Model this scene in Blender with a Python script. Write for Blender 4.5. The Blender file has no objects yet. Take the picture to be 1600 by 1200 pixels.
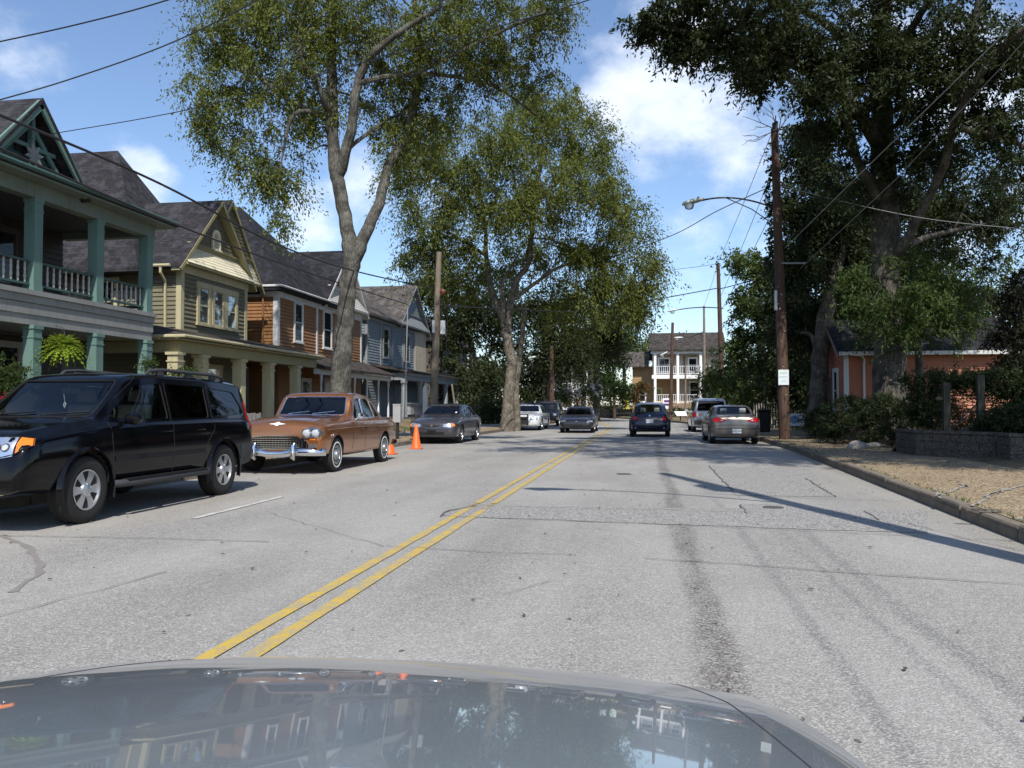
import bpy, bmesh, math, random
import numpy as np
from mathutils import Vector, Matrix
from mathutils.bvhtree import BVHTree
from mathutils.geometry import delaunay_2d_cdt
S = bpy.context.scene
COL = S.collection
random.seed(7); RNG = np.random.default_rng(11)
R = math.radians
# ------------------------------------------------------------------ camera
FPX, EYE = 1290.0, 1.30
PITCH = R(1.60); YAW = R(9.24)
cd = bpy.data.cameras.new('camera'); cam = bpy.data.objects.new('camera', cd); COL.objects.link(cam)
cd.sensor_width = 36.0; cd.lens = FPX/1600*36.0; cd.clip_start = 0.05; cd.clip_end = 3000
cam.location = (0, 0, EYE); cam.rotation_euler = (R(90)+PITCH, 0, YAW)
S.camera = cam
# ------------------------------------------------------------------ light
SUN_AZ, SUN_EL = R(18), R(50)         # sun stands behind the viewer, a little to the right
sdir = Vector((math.sin(SUN_AZ)*math.cos(SUN_EL), -math.cos(SUN_AZ)*math.cos(SUN_EL), math.sin(SUN_EL)))
sl = bpy.data.lights.new('sun', 'SUN'); sl.energy = 4.6; sl.angle = R(0.53); sl.color = (1.0, 0.95, 0.87)
so = bpy.data.objects.new('sun', sl); COL.objects.link(so)
so.rotation_euler = sdir.to_track_quat('Z', 'Y').to_euler(); so.location = (10, -20, 40)
W = bpy.data.worlds.new('World'); S.world = W; W.use_nodes = True
S.view_settings.view_transform = 'Standard'; S.view_settings.look = 'None'
S.view_settings.exposure = 0.32; S.view_settings.gamma = 1.0; S.view_settings.use_curve_mapping = False
S.render.resolution_x = 1024; S.render.resolution_y = 768
S.cycles.max_bounces = 8; S.cycles.transparent_max_bounces = 12

def pt(px, py, X=None, Y=None, Z=None):
    """point of the place seen at pixel px,py of the 1600x1200 photograph, on a plane X=, Y= or Z="""
    x, z, y = (px-800)/FPX, (600-py)/FPX, 1.0
    y2 = y*math.cos(PITCH)-z*math.sin(PITCH); z2 = y*math.sin(PITCH)+z*math.cos(PITCH)
    r = Vector((x*math.cos(YAW)-y2*math.sin(YAW), x*math.sin(YAW)+y2*math.cos(YAW), z2))
    t = X/r.x if X is not None else Y/r.y if Y is not None else (Z-EYE)/r.z
    return Vector((r.x*t, r.y*t, EYE+r.z*t))

def build_world():
    nt = W.node_tree; N = nt.nodes; L = nt.links; N.clear()
    out = N.new('ShaderNodeOutputWorld'); bg = N.new('ShaderNodeBackground'); bg.inputs['Strength'].default_value = 0.105
    sky = N.new('ShaderNodeTexSky'); sky.sky_type = 'NISHITA'; sky.sun_disc = False
    sky.sun_elevation = SUN_EL; sky.sun_rotation = math.pi - SUN_AZ
    sky.air_density = 1.0; sky.dust_density = 0.7; sky.ozone_density = 1.6; sky.altitude = 300
    tc = N.new('ShaderNodeTexCoord')
    def M(op, a, b=None, c=None):
        n = N.new('ShaderNodeMath'); n.operation = op
        for i, v in enumerate((a, b, c)):
            if v is None: continue
            if hasattr(v, 'is_linked') or hasattr(v, 'links'): L.new(v, n.inputs[i])
            else: n.inputs[i].default_value = v
        return n.outputs[0]
    nz = N.new('ShaderNodeTexNoise'); nz.inputs['Scale'].default_value = 5.2; nz.inputs['Detail'].default_value = 10; nz.inputs['Roughness'].default_value = 0.58
    mp = N.new('ShaderNodeMapping'); mp.inputs['Location'].default_value = (3.1, 0.4, 1.7); mp.inputs['Scale'].default_value = (1, 1, 1.5)
    L.new(tc.outputs['Generated'], mp.inputs['Vector']); L.new(mp.outputs[0], nz.inputs['Vector'])
    acc = None
    # cloud banks: (px, py, angular radius, weight)
    for px, py, rad, w in ((1075, 130, .15, 1.0), (1150, 190, .13, .95), (1080, 250, .13, .75), (985, 235, .08, .6), (1010, 120, .06, .7),
                           (235, 285, .055, 1.0), (190, 275, .035, .7), (480, 350, .075, 1.0), (560, 330, .08, .9), (420, 360, .05, .8), (640, 340, .09, .8),
                           (20, 20, .10, .45), (30, 130, .05, .35), (245, 75, .03, .5),(1540,120,.12,.8),(1560,330,.12,.7),(1330,60,.15,.7),(1200,360,.07,.35)):
        d = (pt(px, py, Y=100)-Vector((0, 0, EYE))).normalized()
        vm = N.new('ShaderNodeVectorMath'); vm.operation = 'DISTANCE'; vm.inputs[1].default_value = d
        L.new(tc.outputs['Generated'], vm.inputs[0])
        mr = N.new('ShaderNodeMapRange'); mr.interpolation_type = 'SMOOTHSTEP'
        mr.inputs['From Min'].default_value = rad*1.25; mr.inputs['From Max'].default_value = rad*.25
        mr.inputs['To Min'].default_value = 0; mr.inputs['To Max'].default_value = w
        L.new(vm.outputs['Value'], mr.inputs['Value'])
        acc = mr.outputs[0] if acc is None else M('MAXIMUM', acc, mr.outputs[0])
    s = M('ADD', M('MULTIPLY', nz.outputs['Fac'], 2.1), M('MULTIPLY', acc, .66))
    mr = N.new('ShaderNodeMapRange'); mr.interpolation_type = 'SMOOTHSTEP'
    mr.inputs['From Min'].default_value = 1.38; mr.inputs['From Max'].default_value = 1.95
    L.new(s, mr.inputs['Value'])
    mask = M('MULTIPLY', mr.outputs[0], 0.80)
    mix = N.new('ShaderNodeMix'); mix.data_type = 'RGBA'
    tint = N.new('ShaderNodeMix'); tint.data_type = 'RGBA'; tint.blend_type = 'MULTIPLY'; tint.inputs[0].default_value = 1
    L.new(sky.outputs[0], tint.inputs[6]); tint.inputs[7].default_value = (1.27, 1.33, 1.42, 1)
    L.new(mask, mix.inputs[0]); L.new(tint.outputs[2], mix.inputs[6]); mix.inputs[7].default_value = (9.2, 9.7, 10.5, 1)
    L.new(mix.outputs[2], bg.inputs['Color']); L.new(bg.outputs[0], out.inputs[0])
build_world()

# ------------------------------------------------------------------ tags and objects
def tag(o, label=None, cat=None, group=None, kind=None):
    if label: o['label'] = label
    if cat: o['category'] = cat
    if group: o['group'] = group
    if kind: o['kind'] = kind
    return o
def thing(name, label, cat, loc=(0, 0, 0), rz=0, group=None):
    o = bpy.data.objects.new(name, None); COL.objects.link(o); o.location = loc; o.rotation_euler = (0, 0, rz)
    o.empty_display_size = .2
    return tag(o, label, cat, group)
def link(name, me, mat=None, parent=None):
    o = bpy.data.objects.new(name, me); COL.objects.link(o)
    if mat is not None and not me.materials: me.materials.append(mat)
    if parent is not None: o.parent = parent
    return o
def copy_tree(o, parent=None):
    c = o.copy(); COL.objects.link(c)
    if parent is not None: c.parent = parent
    for ch in list(o.children): copy_tree(ch, c)
    return c

class Fr:
    """frame: a along u, b up, c along the outward normal n"""
    def __init__(s, o, u, n, v=(0, 0, 1)):
        s.o = Vector(o); s.u = Vector(u).normalized(); s.n = Vector(n).normalized(); s.v = Vector(v).normalized()
    def __call__(s, a, b, c=0): return s.o+s.u*a+s.v*b+s.n*c
ID = Fr((0, 0, 0), (1, 0, 0), (0, 1, 0))     # a=x, c=y, b=z

class MB:
    def __init__(s): s.v = []; s.f = []
    def add(s, vs, fs):
        k = len(s.v); s.v += [tuple(v) for v in vs]; s.f += [tuple(i+k for i in f) for f in fs]
    def box(s, a0, a1, b0, b1, c0, c1, fr=None):
        """a range, b(up) range, c range; without a frame: x, z, y"""
        fr = fr or ID
        P = [fr(a, b, c) for b in (b0, b1) for c in (c0, c1) for a in (a0, a1)]
        s.add(P, [(0, 1, 3, 2), (4, 6, 7, 5), (0, 4, 5, 1), (2, 3, 7, 6), (0, 2, 6, 4), (1, 5, 7, 3)])
    def b3(s, x0, x1, y0, y1, z0, z1): s.box(x0, x1, z0, z1, y0, y1)
    def bar(s, p, q, w, h=None, up=(0, 0, 1)):
        p, q = Vector(p), Vector(q); d = (q-p).normalized(); h = h or w
        up = Vector(up)
        if abs(d.dot(up)) > .98: up = Vector((1, 0, 0))
        x = d.cross(up).normalized(); y = x.cross(d)
        P = []
        for e in (p, q):
            for sx, sy in ((-1, -1), (1, -1), (1, 1), (-1, 1)): P.append(e+x*sx*w/2+y*sy*h/2)
        s.add(P, [(3, 2, 1, 0), (4, 5, 6, 7), (0, 1, 5, 4), (1, 2, 6, 5), (2, 3, 7, 6), (3, 0, 4, 7)])
    def tube(s, pts, r, n=8, cap=True):
        pts = [Vector(p) for p in pts]
        if not isinstance(r, (list, tuple)): r = [r]*len(pts)
        k = len(s.v); m = len(pts); prev = None
        for i, p in enumerate(pts):
            d = (pts[min(i+1, m-1)]-pts[max(i-1, 0)])
            if d.length < 1e-9: d = Vector((0, 0, 1))
            d.normalize()
            if prev is None:
                a = Vector((0, 0, 1)) if abs(d.z) < .9 else Vector((1, 0, 0)); x = d.cross(a).normalized()
            else:
                x = (prev-d*prev.dot(d)).normalized()
            prev = x; y = d.cross(x)
            for j in range(n):
                t = 2*math.pi*j/n; s.v.append(tuple(p+(x*math.cos(t)+y*math.sin(t))*r[i]))
        for i in range(m-1):
            for j in range(n):
                a = k+i*n+j; b = k+i*n+(j+1) % n; s.f.append((a, b, b+n, a+n))
        if cap:
            s.f.append(tuple(k+j for j in reversed(range(n)))); s.f.append(tuple(k+(m-1)*n+j for j in range(n)))
    def lathe(s, prof, n=24, axis='Z', o=(0, 0, 0), cap=True):
        """prof: (radius, height) pairs, turned about axis"""
        o = Vector(o); k = len(s.v)
        for r, h in prof:
            for j in range(n):
                t = 2*math.pi*j/n; c, q = r*math.cos(t), r*math.sin(t)
                s.v.append(tuple(o+(Vector((c, q, h)) if axis == 'Z' else Vector((h, c, q)) if axis == 'X' else Vector((q, h, c)))))
        for i in range(len(prof)-1):
            for j in range(n):
                a = k+i*n+j; b = k+i*n+(j+1) % n; s.f.append((a, b, b+n, a+n))
        if cap:
            s.f.append(tuple(k+j for j in reversed(range(n)))); m = len(prof)-1; s.f.append(tuple(k+m*n+j for j in range(n)))
    def poly(s, P): s.add(P, [tuple(range(len(P)))])
    def slab(s, P, d):
        """polygon P thickened by vector d"""
        P = [Vector(p) for p in P]; d = Vector(d); n = len(P)
        s.add(P+[p+d for p in P], [tuple(reversed(range(n))), tuple(range(n, 2*n))]+[(i, (i+1) % n, n+(i+1) % n, n+i) for i in range(n)])
    def mesh(s, name='mesh', smooth=False, sharp=35):
        me = bpy.data.meshes.new(name); me.from_pydata(s.v, [], s.f); me.validate(); me.update()
        bm = bmesh.new(); bm.from_mesh(me); bmesh.ops.recalc_face_normals(bm, faces=bm.faces); bm.to_mesh(me); bm.free()
        if smooth:
            me.polygons.foreach_set('use_smooth', [True]*len(me.polygons)); me.set_sharp_from_angle(angle=R(sharp))
        return me
    def build(s, name, mat, parent=None, smooth=False, sharp=35, label=None, kind=None):
        o = link(name, s.mesh(name, smooth, sharp), mat, parent)
        if label: o['label'] = label
        if kind: o['kind'] = kind
        return o

def bevel(o, w=.01, seg=2):
    m = o.modifiers.new('bevel', 'BEVEL'); m.width = w; m.segments = seg; m.limit_method = 'ANGLE'; m.angle_limit = R(40)
    return o

# ------------------------------------------------------------------ materials
class MN:
    def __init__(s, name, rough=.7, spec=.5, metal=0.):
        s.m = bpy.data.materials.new(name); s.m.use_nodes = True; s.nt = s.m.node_tree; s.N = s.nt.nodes; s.L = s.nt.links
        s.b = s.N['Principled BSDF']; s.b.inputs['Roughness'].default_value = rough; s.b.inputs['Specular IOR Level'].default_value = spec
        s.b.inputs['Metallic'].default_value = metal
        s.g = s.N.new('ShaderNodeNewGeometry'); s.t = s.N.new('ShaderNodeTexCoord')
    def put(s, sock, v):
        if isinstance(v, (int, float)): sock.default_value = v
        elif isinstance(v, (tuple, list)): sock.default_value = (*v, 1) if len(v) == 3 and len(sock.default_value) == 4 else v
        else: s.L.new(v, sock)
    def pos(s, obj=False): return s.t.outputs['Object'] if obj else s.g.outputs['Position']
    def map(s, vec, scale=(1, 1, 1), loc=(0, 0, 0), rot=(0, 0, 0)):
        n = s.N.new('ShaderNodeMapping'); s.L.new(vec, n.inputs[0]); n.inputs['Scale'].default_value = scale; n.inputs['Location'].default_value = loc
        n.inputs['Rotation'].default_value = rot; return n.outputs[0]
    def noise(s, vec, scale, detail=4, rough=.55, dist=0):
        n = s.N.new('ShaderNodeTexNoise'); s.L.new(vec, n.inputs['Vector']); n.inputs['Scale'].default_value = scale
        n.inputs['Detail'].default_value = detail; n.inputs['Roughness'].default_value = rough; n.inputs['Distortion'].default_value = dist
        return n.outputs['Fac']
    def voro(s, vec, scale, feat='F1', out='Distance', rand=1):
        n = s.N.new('ShaderNodeTexVoronoi'); s.L.new(vec, n.inputs['Vector']); n.inputs['Scale'].default_value = scale; n.feature = feat
        n.inputs['Randomness'].default_value = rand
        return n.outputs[out]
    def math(s, op, a, b=0., c=None, clamp=False):
        n = s.N.new('ShaderNodeMath'); n.operation = op; s.put(n.inputs[0], a); s.put(n.inputs[1], b); n.use_clamp = clamp
        if c is not None: s.put(n.inputs[2], c)
        return n.outputs[0]
    def xyz(s, vec):
        n = s.N.new('ShaderNodeSeparateXYZ'); s.L.new(vec, n.inputs[0]); return n.outputs
    def rng(s, v, a, b, c=0., d=1., smooth=True):
        n = s.N.new('ShaderNodeMapRange'); s.put(n.inputs[0], v); n.inputs[1].default_value = a; n.inputs[2].default_value = b
        n.inputs[3].default_value = c; n.inputs[4].default_value = d
        if smooth: n.interpolation_type = 'SMOOTHSTEP'
        return n.outputs[0]
    def mix(s, f, a, b, mode='MIX'):
        n = s.N.new('ShaderNodeMix'); n.data_type = 'RGBA'; n.blend_type = mode; s.put(n.inputs[0], f); s.put(n.inputs[6], a); s.put(n.inputs[7], b)
        return n.outputs[2]
    def ramp(s, f, stops):
        n = s.N.new('ShaderNodeValToRGB'); s.put(n.inputs[0], f); e = n.color_ramp.elements
        while len(e) < len(stops): e.new(.5)
        for el, (p, c) in zip(e, stops): el.position = p; el.color = (*c, 1)
        return n.outputs[0]
    def color(s, c): s.put(s.b.inputs['Base Color'], c); return s
    def rough(s, v): s.put(s.b.inputs['Roughness'], v); return s
    def bump(s, h, strength=.3, dist=.01):
        n = s.N.new('ShaderNodeBump'); s.L.new(h, n.inputs['Height']); n.inputs['Strength'].default_value = strength; n.inputs['Distance'].default_value = dist
        s.L.new(n.outputs[0], s.b.inputs['Normal']); return s

def mul(c, k): return tuple(x*k for x in c)
def paint_wood(name, c, wear=.25, dirt=.35, rough=.6, under=(.23, .21, .19), streak=(1, 1, 8)):
    """aged house paint: fading, grime streaks, chipped bits"""
    m = MN(name, rough); p = m.pos()
    big = m.noise(p, 1.3, 5); fine = m.noise(m.map(p, (9, 9, 1.6)), 3.0, 6, .7); stk = m.noise(m.map(p, (7, 7, .5)), 1.6, 6, .65)
    col = m.mix(m.rng(big, .3, .7, 0, min(1, dirt*1.5)), c, mul(c, .60)); col = m.mix(m.rng(stk, .5, .72, 0, min(.8, dirt*1.8)), col, mul(c, .5))
    col = m.mix(m.math('MULTIPLY', m.rng(fine, .58, .72), wear), col, under)
    m.color(col); m.bump(fine, .15, .004); return m.m
def flat(name, c, rough=.6, spec=.5, metal=0, var=.12, scale=5, obj=True):
    m = MN(name, rough, spec, metal); n = m.noise(m.pos(obj), scale, 5)
    m.color(m.mix(n, mul(c, 1-var), mul(c, 1+var))); return m.m
def car_paint(name, c, metal=.0, rough=.28, dust=.12, coat=1.0):
    m = MN(name, rough, .5, metal); p = m.pos(True)
    n = m.noise(p, 2.2, 5); f = m.noise(p, 40, 3); z = m.xyz(p)[2]
    low = m.rng(z, .75, .2, 0, 1)
    k = m.math('MULTIPLY', m.math('ADD', m.math('MULTIPLY', n, dust), m.math('MULTIPLY', low, dust*1.3)), m.rng(f, .2, .8, .5, 1.1))
    m.color(m.mix(k, c, (.33, .30, .26)))
    m.b.inputs['Coat Weight'].default_value = coat; m.put(m.b.inputs['Coat Roughness'], m.rng(n, .3, .8, .03, .12))
    return m.m
def glass(name, tint=(.5, .56, .55), rough=.02, opac=.0, base=(.02, .022, .022), gain=.95):
    """clear pane: lets a tinted view through and mirrors its surroundings by Fresnel"""
    m = bpy.data.materials.new(name); m.use_nodes = True; nt = m.node_tree; N = nt.nodes; L = nt.links; N.clear()
    out = N.new('ShaderNodeOutputMaterial'); tr = N.new('ShaderNodeBsdfTransparent'); gl = N.new('ShaderNodeBsdfGlossy'); gl.inputs['Roughness'].default_value = rough
    tr.inputs[0].default_value = (*tint, 1)
    fr = N.new('ShaderNodeFresnel'); fr.inputs[0].default_value = 1.6
    df = N.new('ShaderNodeBsdfDiffuse'); df.inputs[0].default_value = (*base, 1)
    m1 = N.new('ShaderNodeMixShader'); m1.inputs[0].default_value = opac; L.new(tr.outputs[0], m1.inputs[1]); L.new(df.outputs[0], m1.inputs[2])
    ad = N.new('ShaderNodeMath'); ad.operation = 'MULTIPLY_ADD'; ad.inputs[1].default_value = gain; ad.inputs[2].default_value = .02; L.new(fr.outputs[0], ad.inputs[0])
    m2 = N.new('ShaderNodeMixShader'); L.new(ad.outputs[0], m2.inputs[0]); L.new(m1.outputs[0], m2.inputs[1]); L.new(gl.outputs[0], m2.inputs[2])
    L.new(m2.outputs[0], out.inputs[0]); return m
def leaf_mat(name, c1, c2, c3, trans=.35):
    m = MN(name, .6, .18); p = m.pos()
    rnd = m.g.outputs['Random Per Island']; n = m.noise(p, .8, 4)
    col = m.ramp(m.math('ADD', m.math('MULTIPLY', rnd, .30), m.math('MULTIPLY', n, .72)), [(.1, c1), (.5, c2), (.92, c3)])
    m.color(col)
    t = m.N.new('ShaderNodeBsdfTranslucent'); m.L.new(m.mix(.35, col, (.24, .26, .05), 'MIX'), t.inputs[0])
    mx = m.N.new('ShaderNodeMixShader'); mx.inputs[0].default_value = trans
    m.L.new(m.b.outputs[0], mx.inputs[1]); m.L.new(t.outputs[0], mx.inputs[2])
    m.L.new(mx.outputs[0], m.N['Material Output'].inputs[0]); return m.m
def bark_mat(name, c1, c2, sc=1.0, mottled=True):
    m = MN(name, .9, .2); p = m.pos()
    s1 = m.map(p, (1, 1, .35)); a = m.noise(s1, 9*sc, 8, .7, .4); b = m.noise(p, 3*sc, 5); v = m.voro(m.map(p, (1, 1, .22)), 16*sc, 'DISTANCE_TO_EDGE')
    col = m.mix(m.rng(b, .35, .65), c1, c2)
    col = m.mix(m.rng(a, .5, .7, 0, .5), col, mul(c2, 1.5))
    col = m.mix(m.rng(v, .0, .12, .6, 0), col, mul(c1, .35))
    m.color(col); m.bump(m.math('ADD', a, m.math('MULTIPLY', v, 1.2)), .8, .03); return m.m

MAT = {}
def mats():
    M = MAT
    M['chrome'] = flat('chrome', (.75, .76, .78), .12, .5, 1, .08)
    M['alloy'] = flat('alloy', (.52, .53, .55), .32, .5, .85, .1)
    M['rubber'] = flat('rubber', (.022, .021, .02), .85, .3, 0, .3, 20)
    M['black_plastic'] = flat('black_plastic', (.010, .010, .011), .55, .25, 0, .2)
    M['grey_plastic'] = flat('grey_plastic', (.045, .045, .048), .6, .3, 0, .2)
    M['well'] = flat('wheel_well', (.01, .01, .01), .9)
    M['white_wall'] = flat('white_wall_rubber', (.72, .71, .68), .6)
    M['glass'] = glass('clear_glass', (.62, .70, .68))
    M['glass_dark'] = glass('privacy_glass', (.06, .065, .07), .02)
    M['seat'] = flat('seat_fabric', (.10, .10, .10), .9); M['seat_tan'] = flat('tan_upholstery', (.42, .36, .27), .8); M['seat_light'] = flat('light_upholstery', (.36, .37, .37), .8)
    M['lens'] = glass('lamp_lens', (.85, .87, .9), .05, .35, (.62, .64, .66))
    M['amber'] = flat('amber_lens', (.8, .2, .02), .2); M['red'] = flat('red_lens', (.34, .008, .010), .18); M['white_lens'] = flat('white_lens', (.42, .44, .46), .08)
    M['reflector'] = flat('reflector', (.8, .81, .83), .16, .5, .9)
    M['plate'] = flat('plate_white', (.62, .63, .66), .5); M['ink'] = flat('plate_ink', (.03, .035, .08), .6)
    M['steel'] = flat('galvanised_steel', (.36, .37, .38), .45, .5, .7, .2)
    M['black_metal'] = flat('black_metal', (.02, .02, .021), .5)
    M['wire'] = flat('cable_rubber', (.015, .015, .016), .6)
    M['wire_grey'] = flat('cable_aluminium', (.25, .25, .25), .5)
mats()
# ================================================================== ground, road, kerbs, markings
def bend(Y): return 0.0 if Y < 45 else -.0030*(Y-45)**2 if Y < 120 else -.0030*75**2-.45*(Y-120)
def interp(T, y):
    if y <= T[0][0]: return T[0][1]
    for (a, u), (b, v) in zip(T[:-1], T[1:]):
        if y <= b: return u+(v-u)*(y-a)/(b-a)
    return T[-1][1]
KR = [(-30, 3.0), (5, 3.45), (8.6, 3.54), (13.3, 3.73), (18.8, 3.98), (26.5, 4.27), (34, 4.3), (200, 4.3)]
KL = [(-30, -8.1), (28, -8.05), (34, -7.75), (44, -7.45), (200, -7.45)]
def kerb_r(Y): return interp(KR, Y)+bend(Y)
def kerb_l(Y): return interp(KL, Y)+bend(Y)
YS = [-30, -15, -5, 0]+[2+2*i for i in range(60)]+[130, 145, 170, 200]
def asphalt():
    m = MN('worn_asphalt', .85, .25); p = m.pos(); x, y, z = m.xyz(p)
    v1 = m.voro(p, 95, out='Color'); g = m.N.new('ShaderNodeSeparateColor'); m.L.new(v1, g.inputs[0])
    st = m.voro(p, 95); fine = m.noise(p, 160, 2); mid = m.noise(p, 9, 6, .6); big = m.noise(m.map(p, (1, .25, 1)), .8, 4)
    k = m.math('ADD', m.math('MULTIPLY', g.outputs[0], .55), m.math('MULTIPLY', fine, .45))
    col = m.ramp(k, [(.12, (.10, .096, .088)), (.38, (.25, .24, .222)), (.64, (.365, .352, .328)), (.90, (.59, .57, .53))])
    col = m.mix(m.rng(st, .30, .62, 0, .45), col, (.13, .125, .118))
    # farther off the stones blend; broad tone changes remain
    col = m.mix(m.rng(mid, .38, .7, 0, .30), col, (.17, .163, .15)); col = m.mix(m.rng(big, .3, .7, 0, .34), col, (.44, .43, .405)); col = m.mix(m.rng(m.noise(p, .45, 5, .6), .5, .68, 0, .28), col, (.20, .19, .17))
    wob = m.noise(m.map(p, (.6, .35, 1)), 1.2, 4)
    xw = m.math('ADD', x, m.math('MULTIPLY', m.math('SUBTRACT', wob, .5), .22))
    pat = m.noise(m.map(p, (2.5, .5, 1)), 2.2, 6, .65)
    stip = m.rng(m.math('ADD', m.math('MULTIPLY', g.outputs[0], .5), m.math('MULTIPLY', m.noise(p, 45, 3, .7), .5)), .38, .62, 1.0, .25)
    def lane(x0, w, amt, colr, y0=-5, y1=60):
        nonlocal col
        d = m.math('ABSOLUTE', m.math('SUBTRACT', xw, x0)); f = m.rng(d, w, w*.25, 0, amt)
        f = m.math('MULTIPLY', f, m.rng(pat, .28, .62, .35, 1)); f = m.math('MULTIPLY', f, m.rng(y, y1, y1*.55, 0, 1)); f = m.math('MULTIPLY', f, m.rng(y, y0, y0+3, 0, 1))
        f = m.math('MULTIPLY', f, stip)
        col = m.mix(f, col, colr)
    lane(.36, .16, 1.0, (.085, .074, .068), -6, 42); lane(.36, .30, .18, (.17, .16, .15)); lane(.95, .07, .8, (.14, .14, .14), -4, 16); lane(1.62, .09, .8, (.14, .14, .14), -4, 14); lane(1.38, .05, .7, (.14, .14, .14), -4, 12)
    lane(-1.45, .34, .6, (.16, .155, .14), 3.5, 14); lane(-3.3, .35, .2, (.16, .15, .14)); lane(-5.9, .9, .30, (.30, .255, .19), -6, 70); lane(3.3, .6, .25, (.30, .26, .2)); lane(-7.6, .5, .5, (.17, .14, .10), -6, 90); lane(3.95, .35, .5, (.18, .15, .11), 10, 90)
    # small pits and tar spots
    sp = m.voro(m.map(p, (1, .55, 1)), 3.3); spn = m.noise(p, 12, 3)
    f = m.rng(m.math('ADD', sp, m.math('MULTIPLY', spn, .10)), .105, .085, 0, .75)
    col = m.mix(f, col, (.05, .048, .045))
    sp2 = m.voro(m.map(p, (1, .5, 1), (7.3, 2.2, 0)), 6.5); col = m.mix(m.rng(m.math('ADD', sp2, m.math('MULTIPLY', spn, .09)), .088, .07, 0, .7), col, (.06, .056, .05))
    sk = m.voro(m.map(p, (1, .6, 1), (4.4, 1.1, 0)), 1.1); col = m.mix(m.rng(m.math('ADD', sk, m.math('MULTIPLY', mid, .2)), .24, .14, 0, .22), col, (.14, .13, .12))
    m.color(col); m.bump(m.math('ADD', st, m.math('MULTIPLY', fine, .5)), .55, .006); return m
A = asphalt(); MAT['asphalt'] = A.m
def patch_mat():
    m = MN('patch_asphalt', .85, .25); p = m.pos(); v = m.voro(p, 70, out='Color'); g = m.N.new('ShaderNodeSeparateColor'); m.L.new(v, g.inputs[0])
    st = m.voro(p, 70); mid = m.noise(p, 5, 6, .65)
    col = m.ramp(m.math('ADD', m.math('MULTIPLY', g.outputs[0], .6), m.math('MULTIPLY', mid, .4)), [(.15, (.09, .086, .08)), (.5, (.245, .238, .225)), (.9, (.50, .49, .465))])
    m.color(m.mix(m.rng(mid, .4, .7, 0, .4), col, (.17, .165, .16))); m.bump(st, .5, .006); return m.m
MAT['patch'] = patch_mat()
MAT['crack'] = flat('crack_tar', (.11, .105, .098), .9)
def line_mat(name, c):
    m = MN(name, .7); p = m.pos(); n = m.noise(p, 60, 3, .7); b = m.noise(p, 5, 5, .6)
    f = m.rng(m.math('ADD', m.math('MULTIPLY', n, .75), m.math('MULTIPLY', b, .5)), .56, .74, 0, .9)
    m.color(m.mix(f, m.mix(b, c, mul(c, .75)), (.27, .26, .24))); m.bump(n, .4, .004); return m.m
MAT['yellow'] = line_mat('yellow_marking', (.54, .375, .055)); MAT['white_line'] = line_mat('white_marking', (.60, .58, .55))
def ground_mat():
    m = MN('earth_and_grass', .95, .2); p = m.pos(); a = m.noise(p, .5, 6, .6); b = m.noise(p, 6, 6, .7); c = m.noise(p, 60, 3, .7)
    earth = m.ramp(m.math('ADD', m.math('MULTIPLY', b, .5), m.math('MULTIPLY', c, .5)), [(.25, (.10, .07, .045)), (.55, (.22, .165, .105)), (.8, (.36, .28, .19))])
    grass = m.ramp(c, [(.3, (.035, .05, .012)), (.7, (.12, .14, .045))])
    m.color(m.mix(m.rng(a, .45, .6), earth, grass)); m.bump(m.math('ADD', b, c), .7, .04); return m.m
def paving_mat(name, c1, c2, c3, wet=0):
    m = MN(name, .9, .2); p = m.pos(); v = m.voro(p, 42, out='Color'); g = m.N.new('ShaderNodeSeparateColor'); m.L.new(v, g.inputs[0]); d = m.voro(p, 42)
    a = m.noise(p, 1.3, 6, .65); b = m.noise(p, 12, 5, .65)
    col = m.ramp(m.math('ADD', m.math('MULTIPLY', g.outputs[0], .55), m.math('MULTIPLY', b, .45)), [(.2, c1), (.5, c2), (.85, c3)])
    col = m.mix(m.rng(d, .35, .65, 0, .6), col, mul(c1, .5)); col = m.mix(m.rng(a, .45, .72, 0, .55), col, mul(c2, .55)); 
    m.color(col); m.bump(m.math('ADD', d, b), .6, .008); return m.m
MAT['ground'] = ground_mat(); MAT['paving'] = paving_mat('aggregate_paving', (.11, .08, .048), (.35, .265, .165), (.60, .50, .34))
MAT['concrete'] = paving_mat('old_concrete', (.22, .20, .17), (.36, .335, .295), (.47, .445, .40))
MAT['mulch'] = paving_mat('leaf_litter', (.04, .025, .012), (.13, .085, .045), (.30, .22, .13))
def strip(name, f0, f1, z0, z1, mat, ys=YS, **k):
    m = MB()
    for i in range(len(ys)-1):
        a, b = ys[i], ys[i+1]
        z = lambda q, t: q(t) if callable(q) else q
        m.add([(f0(a), a, z(z0, a)), (f1(a), a, z(z1, a)), (f1(b), b, z(z1, b)), (f0(b), b, z(z0, b))], [(0, 1, 2, 3)])
    o = m.build(name, mat, None, True); 
    o['kind'] = 'structure'; return o
road = strip('road', lambda y: kerb_l(y)-.05, lambda y: kerb_r(y)+.05, 0, 0, MAT['asphalt'])
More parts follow.
